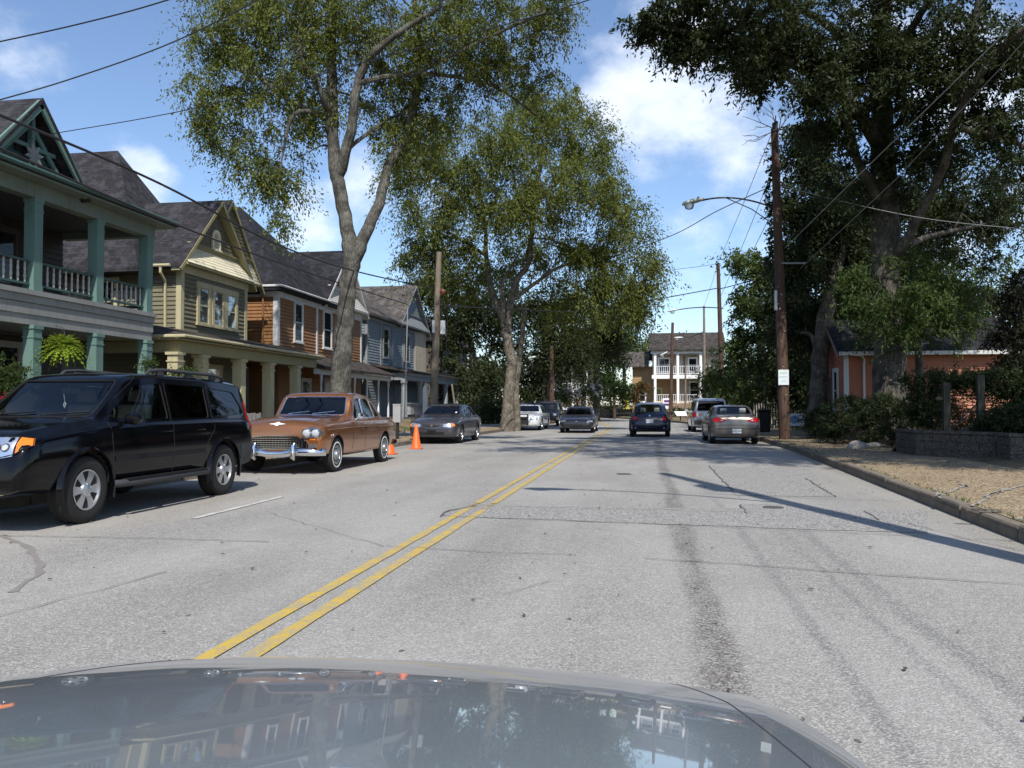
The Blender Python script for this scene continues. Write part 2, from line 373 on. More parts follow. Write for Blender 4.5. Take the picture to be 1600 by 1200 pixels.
def terr():
    """ground either side of the road, following the kerbs"""
    V = []; F = []
    def rise_r(Y, d):
        h = .14 if d < 3 else .14+.45*min(1, (d-3)/3.5)
        if Y > 60: h += 1.0*min(1, (Y-60)/25)*min(1, d/9)
        return h
    def rise_l(Y, d):
        h = .14 if d < 3.4 else .14+.5*min(1, (d-3.4)/2)
        return h
    ys = YS+[260, 400]
    for side, DS in ((1, [-.0, .25, 1.2, 2.4, 3, 3.6, 4.5, 5.5, 6.5, 9, 13, 20, 35, 70, 160, 400]), (-1, [-.0, .25, 1.2, 2.4, 3.4, 4, 4.7, 5.4, 6.5, 10, 16, 30, 70, 160, 400])):
        k = len(V); n = len(DS)
        for Y in ys:
            for d in DS:
                X = kerb_r(Y)+d if side > 0 else kerb_l(Y)-d
                z = (rise_r if side > 0 else rise_l)(Y, d)
                if d == 0: z = .10
                z += .03*math.sin(X*1.7+Y*.6)*min(1, max(0, d-3)/3)
                V.append((X, Y, z))
        for i in range(len(ys)-1):
            for j in range(n-1): F.append((k+i*n+j, k+i*n+j+1, k+(i+1)*n+j+1, k+(i+1)*n+j))
    m = MB(); m.v = V; m.f = F; o = m.build('ground', MAT['ground'], None, True); o['kind'] = 'structure'
    m = MB(); m.b3(-1500, 1500, -1200, 2500, -1.2, -.6); o = m.build('far_ground', MAT['ground']); o['kind'] = 'structure'
terr()
strip('pavement_right', lambda y: kerb_r(y)+.15, lambda y: kerb_r(y)+2.9, .152, .152, MAT['paving'])
strip('pavement_left', lambda y: kerb_l(y)-3.3, lambda y: kerb_l(y)-1.5, .152, .152, MAT['concrete'])
strip('verge_left', lambda y: kerb_l(y)-1.48, lambda y: kerb_l(y)-.16, .156, .152, MAT['paving'])
# pale concrete apron at the near right corner
m = MB(); m.poly([(3.55, 6.0, .157), (6.5, 6.2, .157), (6.6, 9.9, .157), (5.2, 9.6, .157), (3.75, 9.3, .157)]); o = m.build('concrete_apron', MAT['concrete']); o['kind'] = 'structure'
# kerb stones, each its own piece
def kerbs(name, f, side, y0, y1, far):
    root = bpy.data.objects.new(name, None); COL.objects.link(root); root['kind'] = 'structure'
    m0 = flat('kerb_granite_'+name, (.17, .145, .115), .9, .2, 0, .45, 7, False); y = y0; rr = random.Random(3)
    nt = m0.node_tree
    while y < y1:
        L = 1.75+rr.uniform(-.15, .15); m = MB()
        a, b = f(y+.02), f(y+L-.02); dz = rr.uniform(-.012, .012); h = .155+dz; w = .16
        # broken, sunken stretch
        n = 5
        V = []; F = []
        for i in range(n+1):
            t = i/n; yy = y+.02+(L-.04)*t; x = a+(b-a)*t; e = rr.uniform(-.006, .006)
            V += [(x+side*e, yy, -.04), (x+side*(e+.008), yy, h-.02), (x+side*(e+.025), yy, h+e*.6), (x+side*w, yy, h+e*.4), (x+side*w, yy, -.04)]
        for i in range(n):
            for j in range(4): F.append((i*5+j, i*5+j+1, (i+1)*5+j+1, (i+1)*5+j))
        F += [(0, 1, 2, 3, 4), tuple(n*5+j for j in (4, 3, 2, 1, 0))]
        m.add(V, F); m.build('kerb_stone', m0, root, False); y += L
    m = MB(); ys = [y]+[t for t in YS if t > y]
    for p, q in zip(ys[:-1], ys[1:]):
        for (xa, za, xb, zb) in ((0, -.02, 0, .155), (0, .155, side*.16, .155)):
            m.add([(f(p)+xa, p, za), (f(p)+xb, p, zb), (f(q)+xb, q, zb), (f(q)+xa, q, za)], [(0, 1, 2, 3)])
    o = m.build('kerb_run', m0, root); o['kind'] = 'stuff'
kerbs('kerb_right', kerb_r, 1, 3.6, 44, 0); kerbs('kerb_left', kerb_l, -1, 3.0, 46, 0)
# painted lines
def marking(name, x0, w, y0, y1, mat, step=2.0, edge=.006, gap=None):
    m = MB(); rr = random.Random(int(x0*100)); ys = []; y = y0
    while y < y1: ys.append(y); y += .25 if y < 20 else step
    ys.append(y1); P = []
    for y in ys: P.append((x0-w/2+rr.uniform(-edge, edge)+bend(y), x0+w/2+rr.uniform(-edge, edge)+bend(y), y))
    for p, q in zip(P[:-1], P[1:]):
        if gap and gap[0] < p[2] < gap[1]: continue
        m.add([(p[0], p[2], .008), (p[1], p[2], .008), (q[1], q[2], .008), (q[0], q[2], .008)], [(0, 1, 2, 3)])
    o = m.build(name, mat); o['kind'] = 'structure'
marking('yellow_line', -2.255, .098, .5, 110, MAT['yellow'], gap=(10.2, 11.0)); marking('yellow_line', -2.035, .098, .5, 110, MAT['yellow'], gap=(10.1, 10.9))
m = MB(); rr = random.Random(5)
for x0 in (-2.255, -2.03):
    for i in range(5):
        y = 10.25+i*.17; m.b3(x0-.03+rr.uniform(-.02, .02), x0+.03+rr.uniform(-.02, .02), y, y+.08, .0085, .0095)
o = m.build('worn_yellow_paint', MAT['yellow']); o['kind'] = 'structure'
marking('parking_line', -5.2, .09, 8.9, 11.3, MAT['white_line'])
# repair patches, tar cracks
def pix(ps, z): return [tuple(pt(x, y, Z=z)) for x, y in ps]
for P in ([(1108, 728), (1262, 733), (1307, 776), (1150, 774)], [(1157, 787), (1235, 788), (1300, 802), (1168, 803)], [(1290, 797), (1350, 798), (1375, 812), (1300, 812)]):
    m = MB(); m.poly(pix(P, .004)); o = m.build('road_patch', MAT['patch']); o['kind'] = 'structure'
m = MB(); rr = random.Random(4); T = []; B = []
for i in range(31):
    px = 688+i*(1640-688)/30
    yb = 806+(px-688)*.036 if px < 1600 else 840; yt = 790+max(0, px-800)*.012+(max(0, 740-px)*.30)
    if px < 700: yt = 803
    T.append(pt(px, yt+rr.uniform(-.8, .8), Z=.0045)); B.append(pt(px, yb+rr.uniform(-.8, .8), Z=.0045))
T = [p for p in T if p.x < 3.5]; B = B[:len(T)]
for i in range(len(T)-1): m.add([T[i], B[i], B[i+1], T[i+1]], [(0, 1, 2, 3)])
o = m.build('trench_patch', MAT['patch']); o['kind'] = 'structure'
def crack(ps, w=.012, seed=0, wob=.02, name='road_crack', mat=None, z=.0115):
    rr = random.Random(seed); P = [pt(x, y, Z=z) for x, y in ps]; Q = []
    for a, b in zip(P[:-1], P[1:]):
        k = max(2, int((b-a).length/.14))
        for j in range(k): Q.append(a+(b-a)*j/k+Vector((rr.uniform(-wob, wob), rr.uniform(-wob, wob), 0)))
    Q.append(P[-1]); m = MB(); V = []
    for i, q in enumerate(Q):
        d = (Q[min(i+1, len(Q)-1)]-Q[max(i-1, 0)]).normalized(); nn = Vector((-d.y, d.x, 0)); ww = w*rr.uniform(.45, 1.25)
        V += [q+nn*ww/2, q-nn*ww/2]
    m.add(V, [(2*i, 2*i+1, 2*i+3, 2*i+2) for i in range(len(Q)-1)]); o = m.build(name, mat or MAT['crack']); o['kind'] = 'structure'
for i, (ps, w) in enumerate([([(600, 852), (760, 862), (900, 866)], .012), ([(1010, 872), (1150, 880), (1300, 892), (1600, 912)], .016), ([(0, 836), (270, 841), (420, 846)], .014), ([(0, 962), (120, 930), (260, 892)], .010),
        ([(690, 806), (700, 797), (745, 789)], .03), ([(745, 789), (900, 793), (1100, 798), (1180, 800)], .014), ([(700, 806), (860, 812), (1100, 821), (1400, 835), (1600, 845)], .014),
        ([(1108, 727), (1122, 743), (1148, 769)], .024), ([(1260, 747), (1306, 776)], .03), ([(1157, 788), (1168, 802)], .025), ([(1350, 798), (1374, 812)], .02), ([(900, 764), (1000, 765), (1150, 773), (1600, 790)], .012),
        ([(600, 742), (680, 733), (760, 722)], .012), ([(420, 800), (520, 830), (600, 853)], .008), ([(790, 928), (860, 906)], .006), ([(620, 752), (800, 758)], .010), ([(1600, 860), (1500, 838), (1400, 812)], .012)]):
    crack(ps, w, i)
m = MB(); 
crack([(0, 835), (45, 855), (66, 880), (55, 900), (20, 925)], .06, 77, .02, 'oil_trail', flat('dried_oil', (.20, .185, .165), .8), .004)
# iron lid, a dark road spot drawn as a small disc, and scraps
for px, py, rx, ry in ((1208, 792, .15, .22), (975, 740, .16, .16)):
    c = pt(px, py, Z=.012); m = MB(); m.lathe([(rx*.9, .004), (rx*.9, .010)], 18, 'Z', (c.x, c.y, 0)); o = m.build('lid_or_spot', flat('lid_and_spot_dark', (.07, .065, .06), .7)); tag(o, {1208: 'round iron lid in the grey road patch right of centre', 975: 'dark spot on the road nearest the yellow lines', 1350: 'dark lid near the right kerb in the tree shade', 1000: 'dark lid in the lane just right of the one by the yellow lines'}[px], 'manhole cover')
m = MB()
rr = random.Random(9)
for i in range(240):
    x = rr.uniform(-7.5, 3.8); y = rr.uniform(2.5, 24); a = rr.uniform(0, 3.1); s = rr.uniform(.012, .032)
    m.add([(x+s*math.cos(a), y+s*math.sin(a), .013), (x-.4*s*math.sin(a), y+.4*s*math.cos(a), .02), (x-s*math.cos(a), y-s*math.sin(a), .012), (x+.4*s*math.sin(a), y-.4*s*math.cos(a), .013)], [(0, 1, 2, 3)])
o = None
mr_ = MB()
for i in range(1500):
    x = rr.uniform(3.75, 9.5); y = rr.uniform(8, 34); z = .168 if x < kerb_r(y)+2.8 else None
    if z is None or rr.random() > .35+.65*min(1, max(0, (y-9)/14)): continue
    a = rr.uniform(0, 3.1); s = rr.uniform(.018, .045)
    mr_.add([(x+s*math.cos(a), y+s*math.sin(a), z), (x-.4*s*math.sin(a), y+.4*s*math.cos(a), z+.012), (x-s*math.cos(a), y-s*math.sin(a), z+.004), (x+.4*s*math.sin(a), y-.4*s*math.cos(a), z)], [(0, 1, 2, 3)])
o2 = mr_.build('leaf_litter', flat('litter_leaf', (.17, .10, .045), .8, .2, 0, .6, 3, False)); tag(o2, 'brown leaf litter strewn on the right pavement', 'leaves', kind='stuff')
tuft = leaf_tufts = MB()
for i in range(900):
    y = rr.uniform(6, 38); x = (kerb_r(y)+rr.choice((.17, .17, 2.9+rr.uniform(-.1, .25)))) if rr.random() < .6 else kerb_l(y)-rr.choice((.17, 1.49, 3.3))
    x += rr.uniform(-.02, .05); h = rr.uniform(.02, .07)
    for k in range(3):
        a = rr.uniform(0, 6.3); tuft.add([(x, y, .15), (x+.012*math.cos(a), y+.012*math.sin(a), .15), (x+h*.6*math.cos(a+1), y+h*.6*math.sin(a+1), .15+h)], [(0, 1, 2)])
o3 = tuft.build('weeds', flat('weed_green', (.07, .10, .03), .8, .2, 0, .4, 3, False)); tag(o3, 'small weeds growing in the joints along the kerbs', 'weeds', kind='stuff')
o = m.build('fallen_leaves', flat('dead_leaf', (.06, .045, .03), .8)); tag(o, 'dark scattered leaf scraps lying on the road', 'leaves', kind='stuff')
# ================================================================== houses
def siding(fr, a0, a1, b0, b1, mat, parent, pitch=.15, label=None):
    """lapped boards over a wall rectangle of a frame"""
    m = MB(); b = b0
    while b < b1-.01:
        t = min(b+pitch, b1)
        P = [fr(a0, b, .040), fr(a1, b, .040), fr(a1, t, .004), fr(a0, t, .004), fr(a0, b, .0), fr(a1, b, .0)]
        m.add(P, [(0, 1, 2, 3), (4, 5, 1, 0)]); b += pitch
    return m.build('siding', mat, parent, kind='stuff', label=label)
def tri_siding(fr, P, mat, parent, pitch=.13, name='gable_siding'):
    """lapped boards in a polygon P (a,b); horizontal clipping of a convex polygon"""
    m = MB(); bs = [p[1] for p in P]; b = min(bs)
    def span(y):
        xs = []
        for i in range(len(P)):
            (x1, y1), (x2, y2) = P[i], P[(i+1) % len(P)]
            if (y1 <= y) != (y2 <= y): xs.append(x1+(x2-x1)*(y-y1)/(y2-y1))
        return (min(xs), max(xs)) if len(xs) > 1 else None
    while b < max(bs)-.02:
        t = min(b+pitch, max(bs)-.005); s0, s1 = span(b+.002), span(t-.002)
        if s0 and s1: m.add([fr(s0[0], b, .022), fr(s0[1], b, .022), fr(s1[1], t, .004), fr(s1[0], t, .004), fr(s0[0], b, 0), fr(s0[1], b, 0)], [(0, 1, 2, 3), (4, 5, 1, 0)])
        b += pitch
    return m.build(name, mat, parent, kind='stuff')
def scallops(fr, P, mat, parent, w=.16, h=.13):
    """fish-scale shingles in a convex polygon, lifted at the butt"""
    m = MB(); bs = [p[1] for p in P]; b = min(bs); row = 0
    def span(y):
        xs = []
        for i in range(len(P)):
            (x1, y1), (x2, y2) = P[i], P[(i+1) % len(P)]
            if (y1 <= y) != (y2 <= y): xs.append(x1+(x2-x1)*(y-y1)/(y2-y1))
        return (min(xs), max(xs)) if len(xs) > 1 else None
    while b < max(bs)-.05:
        s = span(b+.03)
        if s:
            a = s[0]+(w/2 if row % 2 else 0)
            while a < s[1]-w*.3:
                e = min(a+w*.94, s[1]); c = (a+e)/2; hw = (e-a)/2
                Q = [(a, b+h*1.25, .004), (a, b+h*.35, .022), (c-hw*.7, b+h*.08, .027), (c, b, .028), (c+hw*.7, b+h*.08, .027), (e, b+h*.35, .022), (e, b+h*1.25, .004)]
                m.add([fr(*q) for q in Q], [tuple(range(7))]); 
                D = [fr(q[0], q[1], 0) for q in Q[1:6]]; U = [fr(*q) for q in Q[1:6]]
                m.add(U+D, [(i, i+1, i+6, i+5) for i in range(4)]); a += w
        b += h; row += 1
    return m.build('scallop_shingles', mat, parent, kind='stuff')
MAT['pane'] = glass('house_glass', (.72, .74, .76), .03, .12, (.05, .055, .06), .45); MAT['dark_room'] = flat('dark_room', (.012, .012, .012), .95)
MAT['curtain'] = flat('curtain', (.20, .18, .17), .9)
def window(fr, a0, a1, b0, b1, trim, parent, sash=True, curtain=False, tw=.11, label=None, mullion=False):
    """casing on the wall, sunken sash and glass"""
    m = MB()
    m.box(a0-tw, a0, b0-.02, b1, -.04, .085, fr); m.box(a1, a1+tw, b0-.02, b1, -.04, .085, fr); m.box(a0-tw-.03, a1+tw+.03, b1, b1+tw*1.2, -.04, .095, fr)
    w = m.build('window', trim, parent, label=label)
    m = MB(); m.box(a0-tw-.05, a1+tw+.05, b0-.09, b0-.02, -.04, .11, fr); m.build('sill', trim, w)
    m = MB(); q = .035
    m.box(a0, a0+q, b0-.02, b1, .0, .066, fr); m.box(a1-q, a1, b0-.02, b1, .0, .066, fr); m.box(a0+q, a1-q, b1-q, b1, .0, .066, fr); m.box(a0+q, a1-q, b0-.02, b0+.05, .0, .066, fr)
    if sash: m.box(a0+q, a1-q, (b0+b1)/2-.02, (b0+b1)/2+.025, .0, .072, fr)
    if mullion: m.box((a0+a1)/2-.015, (a0+a1)/2+.015, b0+.05, b1-q, .0, .063, fr)
    m.build('sash', trim, w)
    mb = MB(); mb.add([fr(a0+.02, b0, .056), fr(a1-.02, b0, .056), fr(a1-.02, b1-.02, .056), fr(a0+.02, b1-.02, .056)], [(0, 1, 2, 3)]); mb.build('pane', MAT['pane'], w)
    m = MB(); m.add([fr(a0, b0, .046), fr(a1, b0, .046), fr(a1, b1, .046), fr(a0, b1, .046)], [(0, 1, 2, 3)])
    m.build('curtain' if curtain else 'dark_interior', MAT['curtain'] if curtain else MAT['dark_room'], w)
    return w
def roof_mat(name, c):
    m = MN(name, .9, .2); p = m.pos(); z = m.xyz(p)[2]
    a = m.noise(p, 2.6, 5, .7); b = m.noise(m.map(p, (4, 4, 14)), 2.0, 5, .7); g = m.noise(p, 50, 2)
    br = m.N.new('ShaderNodeTexBrick'); 
    cmb = m.N.new('ShaderNodeCombineXYZ'); x, y, z = m.xyz(p); m.L.new(m.math('ADD', x, y), cmb.inputs[0]); m.L.new(z, cmb.inputs[1]); m.L.new(cmb.outputs[0], br.inputs['Vector'])
    br.inputs['Scale'].default_value = 1; br.inputs['Brick Width'].default_value = .32; br.inputs['Row Height'].default_value = .105; br.inputs['Mortar Size'].default_value = .006
    br.inputs['Color1'].default_value = (*mul(c, .65), 1); br.inputs['Color2'].default_value = (*mul(c, 1.45), 1); br.inputs['Mortar'].default_value = (*mul(c, .35), 1)
    col = m.mix(m.rng(a, .45, .62, 0, .75), br.outputs[0], mul(c, 2.6)); col = m.mix(m.math('MULTIPLY', g, .3), col, mul(c, 1.9)); m.color(col)
    m.bump(m.math('ADD', br.outputs['Fac'], m.math('MULTIPLY', b, -.6)), .6, .02); return m.m
MAT['roof_dark'] = roof_mat('dark_shingles', (.022, .021, .024)); MAT['roof_brown'] = roof_mat('brown_shingles', (.034, .029, .026)); MAT['roof_grey'] = roof_mat('weathered_grey_shingles', (.055, .049, .045)); MAT['roof_black'] = roof_mat('black_shingles', (.014, .014, .017))
def hip_roof(x0, x1, y0, y1, z, h, mat, parent, inset=None, th=.14, ridge='x'):
    m = MB(); dx, dy = x1-x0, y1-y0; i = inset if inset is not None else min(dx, dy)/2*.98
    if ridge == 'x': A, B = (x0+i, (y0+y1)/2, z+h), (x1-i, (y0+y1)/2, z+h); 
    else: A, B = ((x0+x1)/2, y0+i, z+h), ((x0+x1)/2, y1-i, z+h)
    P = [(x0, y0, z), (x1, y0, z), (x1, y1, z), (x0, y1, z)]
    Q = [(x, y, zz-th) for x, y, zz in P]
    if ridge == 'x': F = [(0, 1, 9, 8), (1, 2, 9), (2, 3, 8, 9), (3, 0, 8)]
    else: F = [(0, 1, 8), (1, 2, 9, 8), (2, 3, 9), (3, 0, 8, 9)]
    m.add(P+Q+[A, B], F+[(0, 4, 5, 1), (1, 5, 6, 2), (2, 6, 7, 3), (3, 7, 4, 0), (4, 7, 6, 5)])
    return m.build('roof', mat, parent)
def roof_slab(P, mat, parent, name='roof', th=.12, n=None):
    m = MB(); m.slab(P, (0, 0, -th)); return m.build(name, mat, parent)
def column(parent, x, y, z0, z1, w, mat, name='column', round_=False, cap=.05):
    m = MB()
    if round_: m.lathe([(w*.55, z0), (w*.55, z0+.12), (w*.46, z0+.14), (w*.40, z1-.22), (w*.52, z1-.18), (w*.55, z1)], 16, 'Z', (x, y, 0))
    else:
        m.b3(x-w/2, x+w/2, y-w/2, y+w/2, z0, z1)
        if cap: m.b3(x-w/2-cap, x+w/2+cap, y-w/2-cap, y+w/2+cap, z1-.09, z1-.003); m.b3(x-w/2-cap*.6, x+w/2+cap*.6, y-w/2-cap*.6, y+w/2+cap*.6, z1-.30, z1-.26); m.b3(x-w/2-cap*.7, x+w/2+cap*.7, y-w/2-cap*.7, y+w/2+cap*.7, z0+.002, z0+.12)
    return m.build(name, mat, parent, round_)
def balustrade(parent, x, y0, y1, zb, zt, mat, rail_mat=None, step=.155, turned=True, along='y'):
    m = MB(); f = (lambda a, c, b: (x+c, a, b)) if along == 'y' else (lambda a, c, b: (a, x+c, b))
    def bx(a0, a1, c0, c1, b0, b1):
        p, q = f(a0, c0, b0), f(a1, c1, b1); m.b3(min(p[0], q[0]), max(p[0], q[0]), min(p[1], q[1]), max(p[1], q[1]), b0, b1)
    bx(y0, y1, -.06, .06, zt-.05, zt); r = None
    bx(y0, y1, -.045, .045, zb, zb+.05)
    r = m.build('railing', rail_mat or mat, parent)
    # one shared baluster mesh
    b = MB(); H = zt-zb-.10
    b.lathe([(.022, 0), (.028, H*.1), (.018, H*.16), (.034, H*.3), (.020, H*.52), (.030, H*.62), (.018, H*.8), (.028, H*.9), (.022, H)] if turned else [(.026, 0), (.026, H)], 8 if turned else 4)
    me = b.mesh('baluster', turned); n = int((y1-y0-.1)/step)
    for i in range(n):
        a = y0+(y1-y0)*(i+.5)/n; o = link('baluster', me, mat, r); o.location = f(a, 0, zb+.05)
FX = lambda X: Fr((X, 0, 0), (0, 1, 0), (1, 0, 0))       # a wall facing the street (a = y)
FY = lambda Y: Fr((0, Y, 0), (1, 0, 0), (0, -1, 0))      # a wall facing the viewer (a = x)

# ---------------------------------------------------------------- green house with a two storey porch
def green_house():
    t = thing('veranda_house', 'teal and grey two storey porch house at the far left', 'house', (-17, 14, 0)); t.location = (0, 0, 0)
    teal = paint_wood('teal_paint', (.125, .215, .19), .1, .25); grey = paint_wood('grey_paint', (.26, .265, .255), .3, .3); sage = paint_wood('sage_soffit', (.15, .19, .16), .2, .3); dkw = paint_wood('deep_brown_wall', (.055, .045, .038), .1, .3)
    pale = paint_wood('pale_baluster', (.40, .39, .35), .2, .3); tealdk = paint_wood('dark_teal_trim', (.05, .10, .09), .1, .3)
    X = -14.0; YC = [12.5, 14.8, 17.0, 19.2, 21.35]
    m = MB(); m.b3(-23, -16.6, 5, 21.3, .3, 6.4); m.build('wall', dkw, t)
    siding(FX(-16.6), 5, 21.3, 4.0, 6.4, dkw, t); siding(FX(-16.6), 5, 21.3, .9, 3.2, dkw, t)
    m = MB(); m.b3(-16.6, X+.12, 8, 21.55, .3, .82); m.build('porch_floor', grey, t)
    m = MB(); m.b3(-16.6, X-.10, 8, 21.5, 3.30, 3.92); m.build('porch_deck', grey, t)
    # fascia boards of the deck: three lapped planks, each its own
    for z0, z1, c in ((3.19, 3.42, .06), (3.425, 3.68, .09), (3.69, 3.86, .12), (3.865, 3.98, .17)):
        m = MB(); m.b3(X-.1, X+c, 8, 21.55+c*.6, z0, z1); m.build('fascia_board', grey, t)
    for y in YC:
        column(t, X, y, 3.98, 6.12, .27, teal, 'upper_column', cap=.018); column(t, X, y+.02, .82, 3.19, .27, teal, 'lower_column', cap=.025)
    for a, b in zip(YC[:-1], YC[1:]): balustrade(t, X, a+.15, b-.15, 4.10, 4.68, pale, tealdk, .185)
    balustrade(t, X, 8, YC[0]-.15, 4.10, 4.68, pale, tealdk, .185)
    balustrade(t, 21.35, -16.5, X-.15, 4.10, 4.68, pale, tealdk, .185, along='x')
    m = MB(); m.b3(X-.15, X+.15, 8, 21.55, 6.12, 6.46); m.b3(-16.6, X-.15, 21.25, 21.5, 6.12, 6.46); m.build('porch_beam', sage, t)
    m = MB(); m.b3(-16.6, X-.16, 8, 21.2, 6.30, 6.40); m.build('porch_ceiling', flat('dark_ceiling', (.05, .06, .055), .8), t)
    # eave: soffit, gutter, roof
    m = MB(); m.b3(-16.6, X+.55, 5, 21.95, 6.465, 6.52); m.build('soffit', sage, t)
    m = MB(); m.tube([(X+.58, 5, 6.60), (X+.58, 21.98, 6.60)], .065, 8); m.build('gutter', tealdk, t, True)
    roof_slab([(X+.6, 5, 6.64), (X+.6, 22.0, 6.64), (-16.9, 20.0, 7.6), (-16.9, 5, 7.6)], MAT['roof_dark'], t)
    roof_slab([(X+.6, 22.0, 6.64), (-16.9, 22.0, 6.64), (-16.9, 20.0, 7.6)], MAT['roof_dark'], t)
    hip_roof(-24, -16.4, 4.5, 21.6, 6.9, 2.2, MAT['roof_dark'], t, ridge='y')
    # front gable on the porch roof: apex near y=17.2
    yc, hw, zb, za, xg = 16.75, 1.42, 6.62, 8.22, X-.05
    fr = FX(xg)
    tri_siding(fr, [(yc-hw, zb), (yc+hw, zb), (yc, za)], tealdk, t)
    for s in (-1, 1):
        m = MB(); m.slab([(xg+.45, yc+s*(hw+.25), zb-.14), (xg+.45, yc, za+.16), (-19.0, yc, za+.16), (-19.0, yc+s*(hw+.25), zb-.14)], (0, 0, -.10)); m.build('gable_roof', MAT['roof_dark'], t)
        m = MB(); m.bar((xg+.40, yc+s*(hw+.2), zb-.12), (xg+.40, yc, za+.02), .06, .20); m.build('barge_board', teal, t)
        m = MB(); m.bar((xg+.12, yc+s*(hw-.38), zb+.12), (xg+.12, yc, za-.42), .06, .10); m.build('gable_strut', teal, t)
    m = MB(); m.b3(xg+.08, xg+.16, yc-.80, yc+.80, 7.22, 7.31); m.build('collar_beam', teal, t)
    m = MB(); m.b3(xg+.10, xg+.22, yc-.045, yc+.045, 7.0, za-.1); m.build('king_post', teal, t)
    m = MB(); m.lathe([(.03, -.0), (.075, .05), (.03, .1), (.07, .17), (.03, .24), (.06, .3), (.03, .36)], 10, 'Z', (xg+.20, yc, 7.40)); m.build('turned_drop', teal, t, True)
    m = MB()
    for k in range(8):
        a = math.pi*2*k/8+.2; c = Vector((xg+.22, yc, 7.05)); u = Vector((0, math.cos(a), math.sin(a))); v = Vector((0, -math.sin(a), math.cos(a)))
        m.slab([c, c+u*.15+v*.055, c+u*.30, c+u*.15-v*.055], (.035, 0, 0))
    m.build('star_ornament', grey, t)
    m = MB(); n = 12; P = [fr(yc+.36*math.cos(a), 7.1+.55*math.sin(a), .03) for a in [math.pi*i/n for i in range(n+1)]]; m.slab(P, (.02, 0, 0)); m.build('arched_vent', MAT['dark_room'], t)
    # dark door and window in the lower porch
    window(FX(-16.58), 18.6, 19.6, 1.5, 2.9, grey, t); window(FX(-16.58), 15.2, 16.2, 1.5, 2.9, grey, t); window(FX(-16.58), 18.4, 19.4, 4.5, 5.9, dkw, t)
    m = MB(); m.b3(-16.57, -16.5, 13.0, 14.0, .85, 2.95); m.build('front_door', paint_wood('maroon_door', (.10, .03, .025)), t)
    return t
green_house()

# ---------------------------------------------------------------- the three front-gabled houses beyond
def gable_front(t, X, y0, y1, zf, za, P, deep=1.2, back=-20.5, tri_b=.62):
    """street-facing gable: scallop band, lapped boards, round headed louvre, barge boards, roof"""
    yc = (y0+y1)/2; hw = (y1-y0)/2; fr = FX(X)
    w = lambda z: hw*(za-z)/(za-zf)
    zm = zf+(za-zf)*.27; ov = P.get('over', .30); fl = P.get('flare', .37); zs = zf+.0
    # flared scallop skirt leans out towards its foot
    f2 = Fr((X+fl, 0, zf), (0, 1, 0), (zm-zf, 0, fl), (-fl, 0, zm-zf))
    L = math.hypot(fl, zm-zf)
    scallops(f2, [(yc-hw, 0), (yc+hw, 0), (yc+w(zm), L), (yc-w(zm), L)], P['scallop'], t)
    m = MB(); m.slab([f2(yc-hw, 0, -.02), f2(yc+hw, 0, -.02), f2(yc+w(zm), L, -.02), f2(yc-w(zm), L, -.02)], (-.05, 0, 0)); m.slab([(X+fl, yc-hw, zf-.02), (X+fl, yc+hw, zf-.02), (X-.1, yc+hw, zf-.02), (X-.1, yc-hw, zf-.02)], (0, 0, -.05)); m.build('gable_backing', P['trim'], t)
    tri_siding(fr, [(yc-w(zm)+.1, zm+.05), (yc+w(zm)-.1, zm+.05), (yc, za-.12)], P['siding'], t)
    m = MB(); m.b3(X-.02, X+.07, yc-w(zm), yc+w(zm), zm, zm+.10); m.b3(X-.02, X+.12, yc-w(zm)-.05, yc+w(zm)+.05, zm+.10, zm+.14); m.build('gable_band', P['trim'], t)
    if P.get('louvre', True):
        m = MB(); n = 12; R0, R1 = .19, .29; c = (yc, zm+.62)
        A = [(c[0]+R1*math.cos(a), c[1]+R1*math.sin(a)) for a in [math.pi*i/n for i in range(n+1)]]; B = [(c[0]+R0*math.cos(a), c[1]+R0*math.sin(a)) for a in [math.pi*i/n for i in range(n+1)]]
        for i in range(n): m.slab([fr(*A[i], .03), fr(*A[i+1], .03), fr(*B[i+1], .03), fr(*B[i], .03)], (.06, 0, 0))
        for s in (-1, 1): m.box(yc+s*.24-.05, yc+s*.24+.05, zm+.16, zm+.62, .03, .09, fr)
        m.box(yc-.34, yc+.34, zm+.14, zm+.19, .03, .12, fr)
        lv = m.build('louvre_vent', P['scallop'], t)
        for k in range(7):
            z = zm+.22+k*.085; ww = R0 if z < c[1] else math.sqrt(max(.001, R0*R0-(z-c[1])**2))
            m = MB(); m.slab([fr(yc-ww, z, .065), fr(yc+ww, z, .065), fr(yc+ww, z+.06, .03), fr(yc-ww, z+.06, .03)], (0, 0, .012)); m.build('louvre_slat', P['scallop'], lv)
    k = (za-zf)/hw
    for s in (-1, 1):
        e = .30
        A, B = (yc+s*(hw+e), zf-k*e), (yc, za+.0)
        m = MB(); m.slab([(X+ov, A[0], A[1]+.14), (X+ov, B[0], B[1]+.14), (back, B[0], B[1]+.14), (back, A[0], A[1]+.14)], (0, 0, -.10)); m.build('gable_roof', P['roof'], t)
        nrm = Vector((0, s*k, 1)).normalized()
        m = MB(); m.slab([(X-.05, A[0], A[1]+.03), (X-.05, B[0], B[1]+.03), (X+ov-.03, B[0], B[1]+.03), (X+ov-.03, A[0], A[1]+.03)], (0, 0, -.035)); m.build('gable_soffit', P['trim'], t)
        m = MB(); m.bar((X+ov, A[0], A[1]+.03), (X+ov, B[0], B[1]+.03), .05, .11); m.build('barge_board', P['trim'], t)
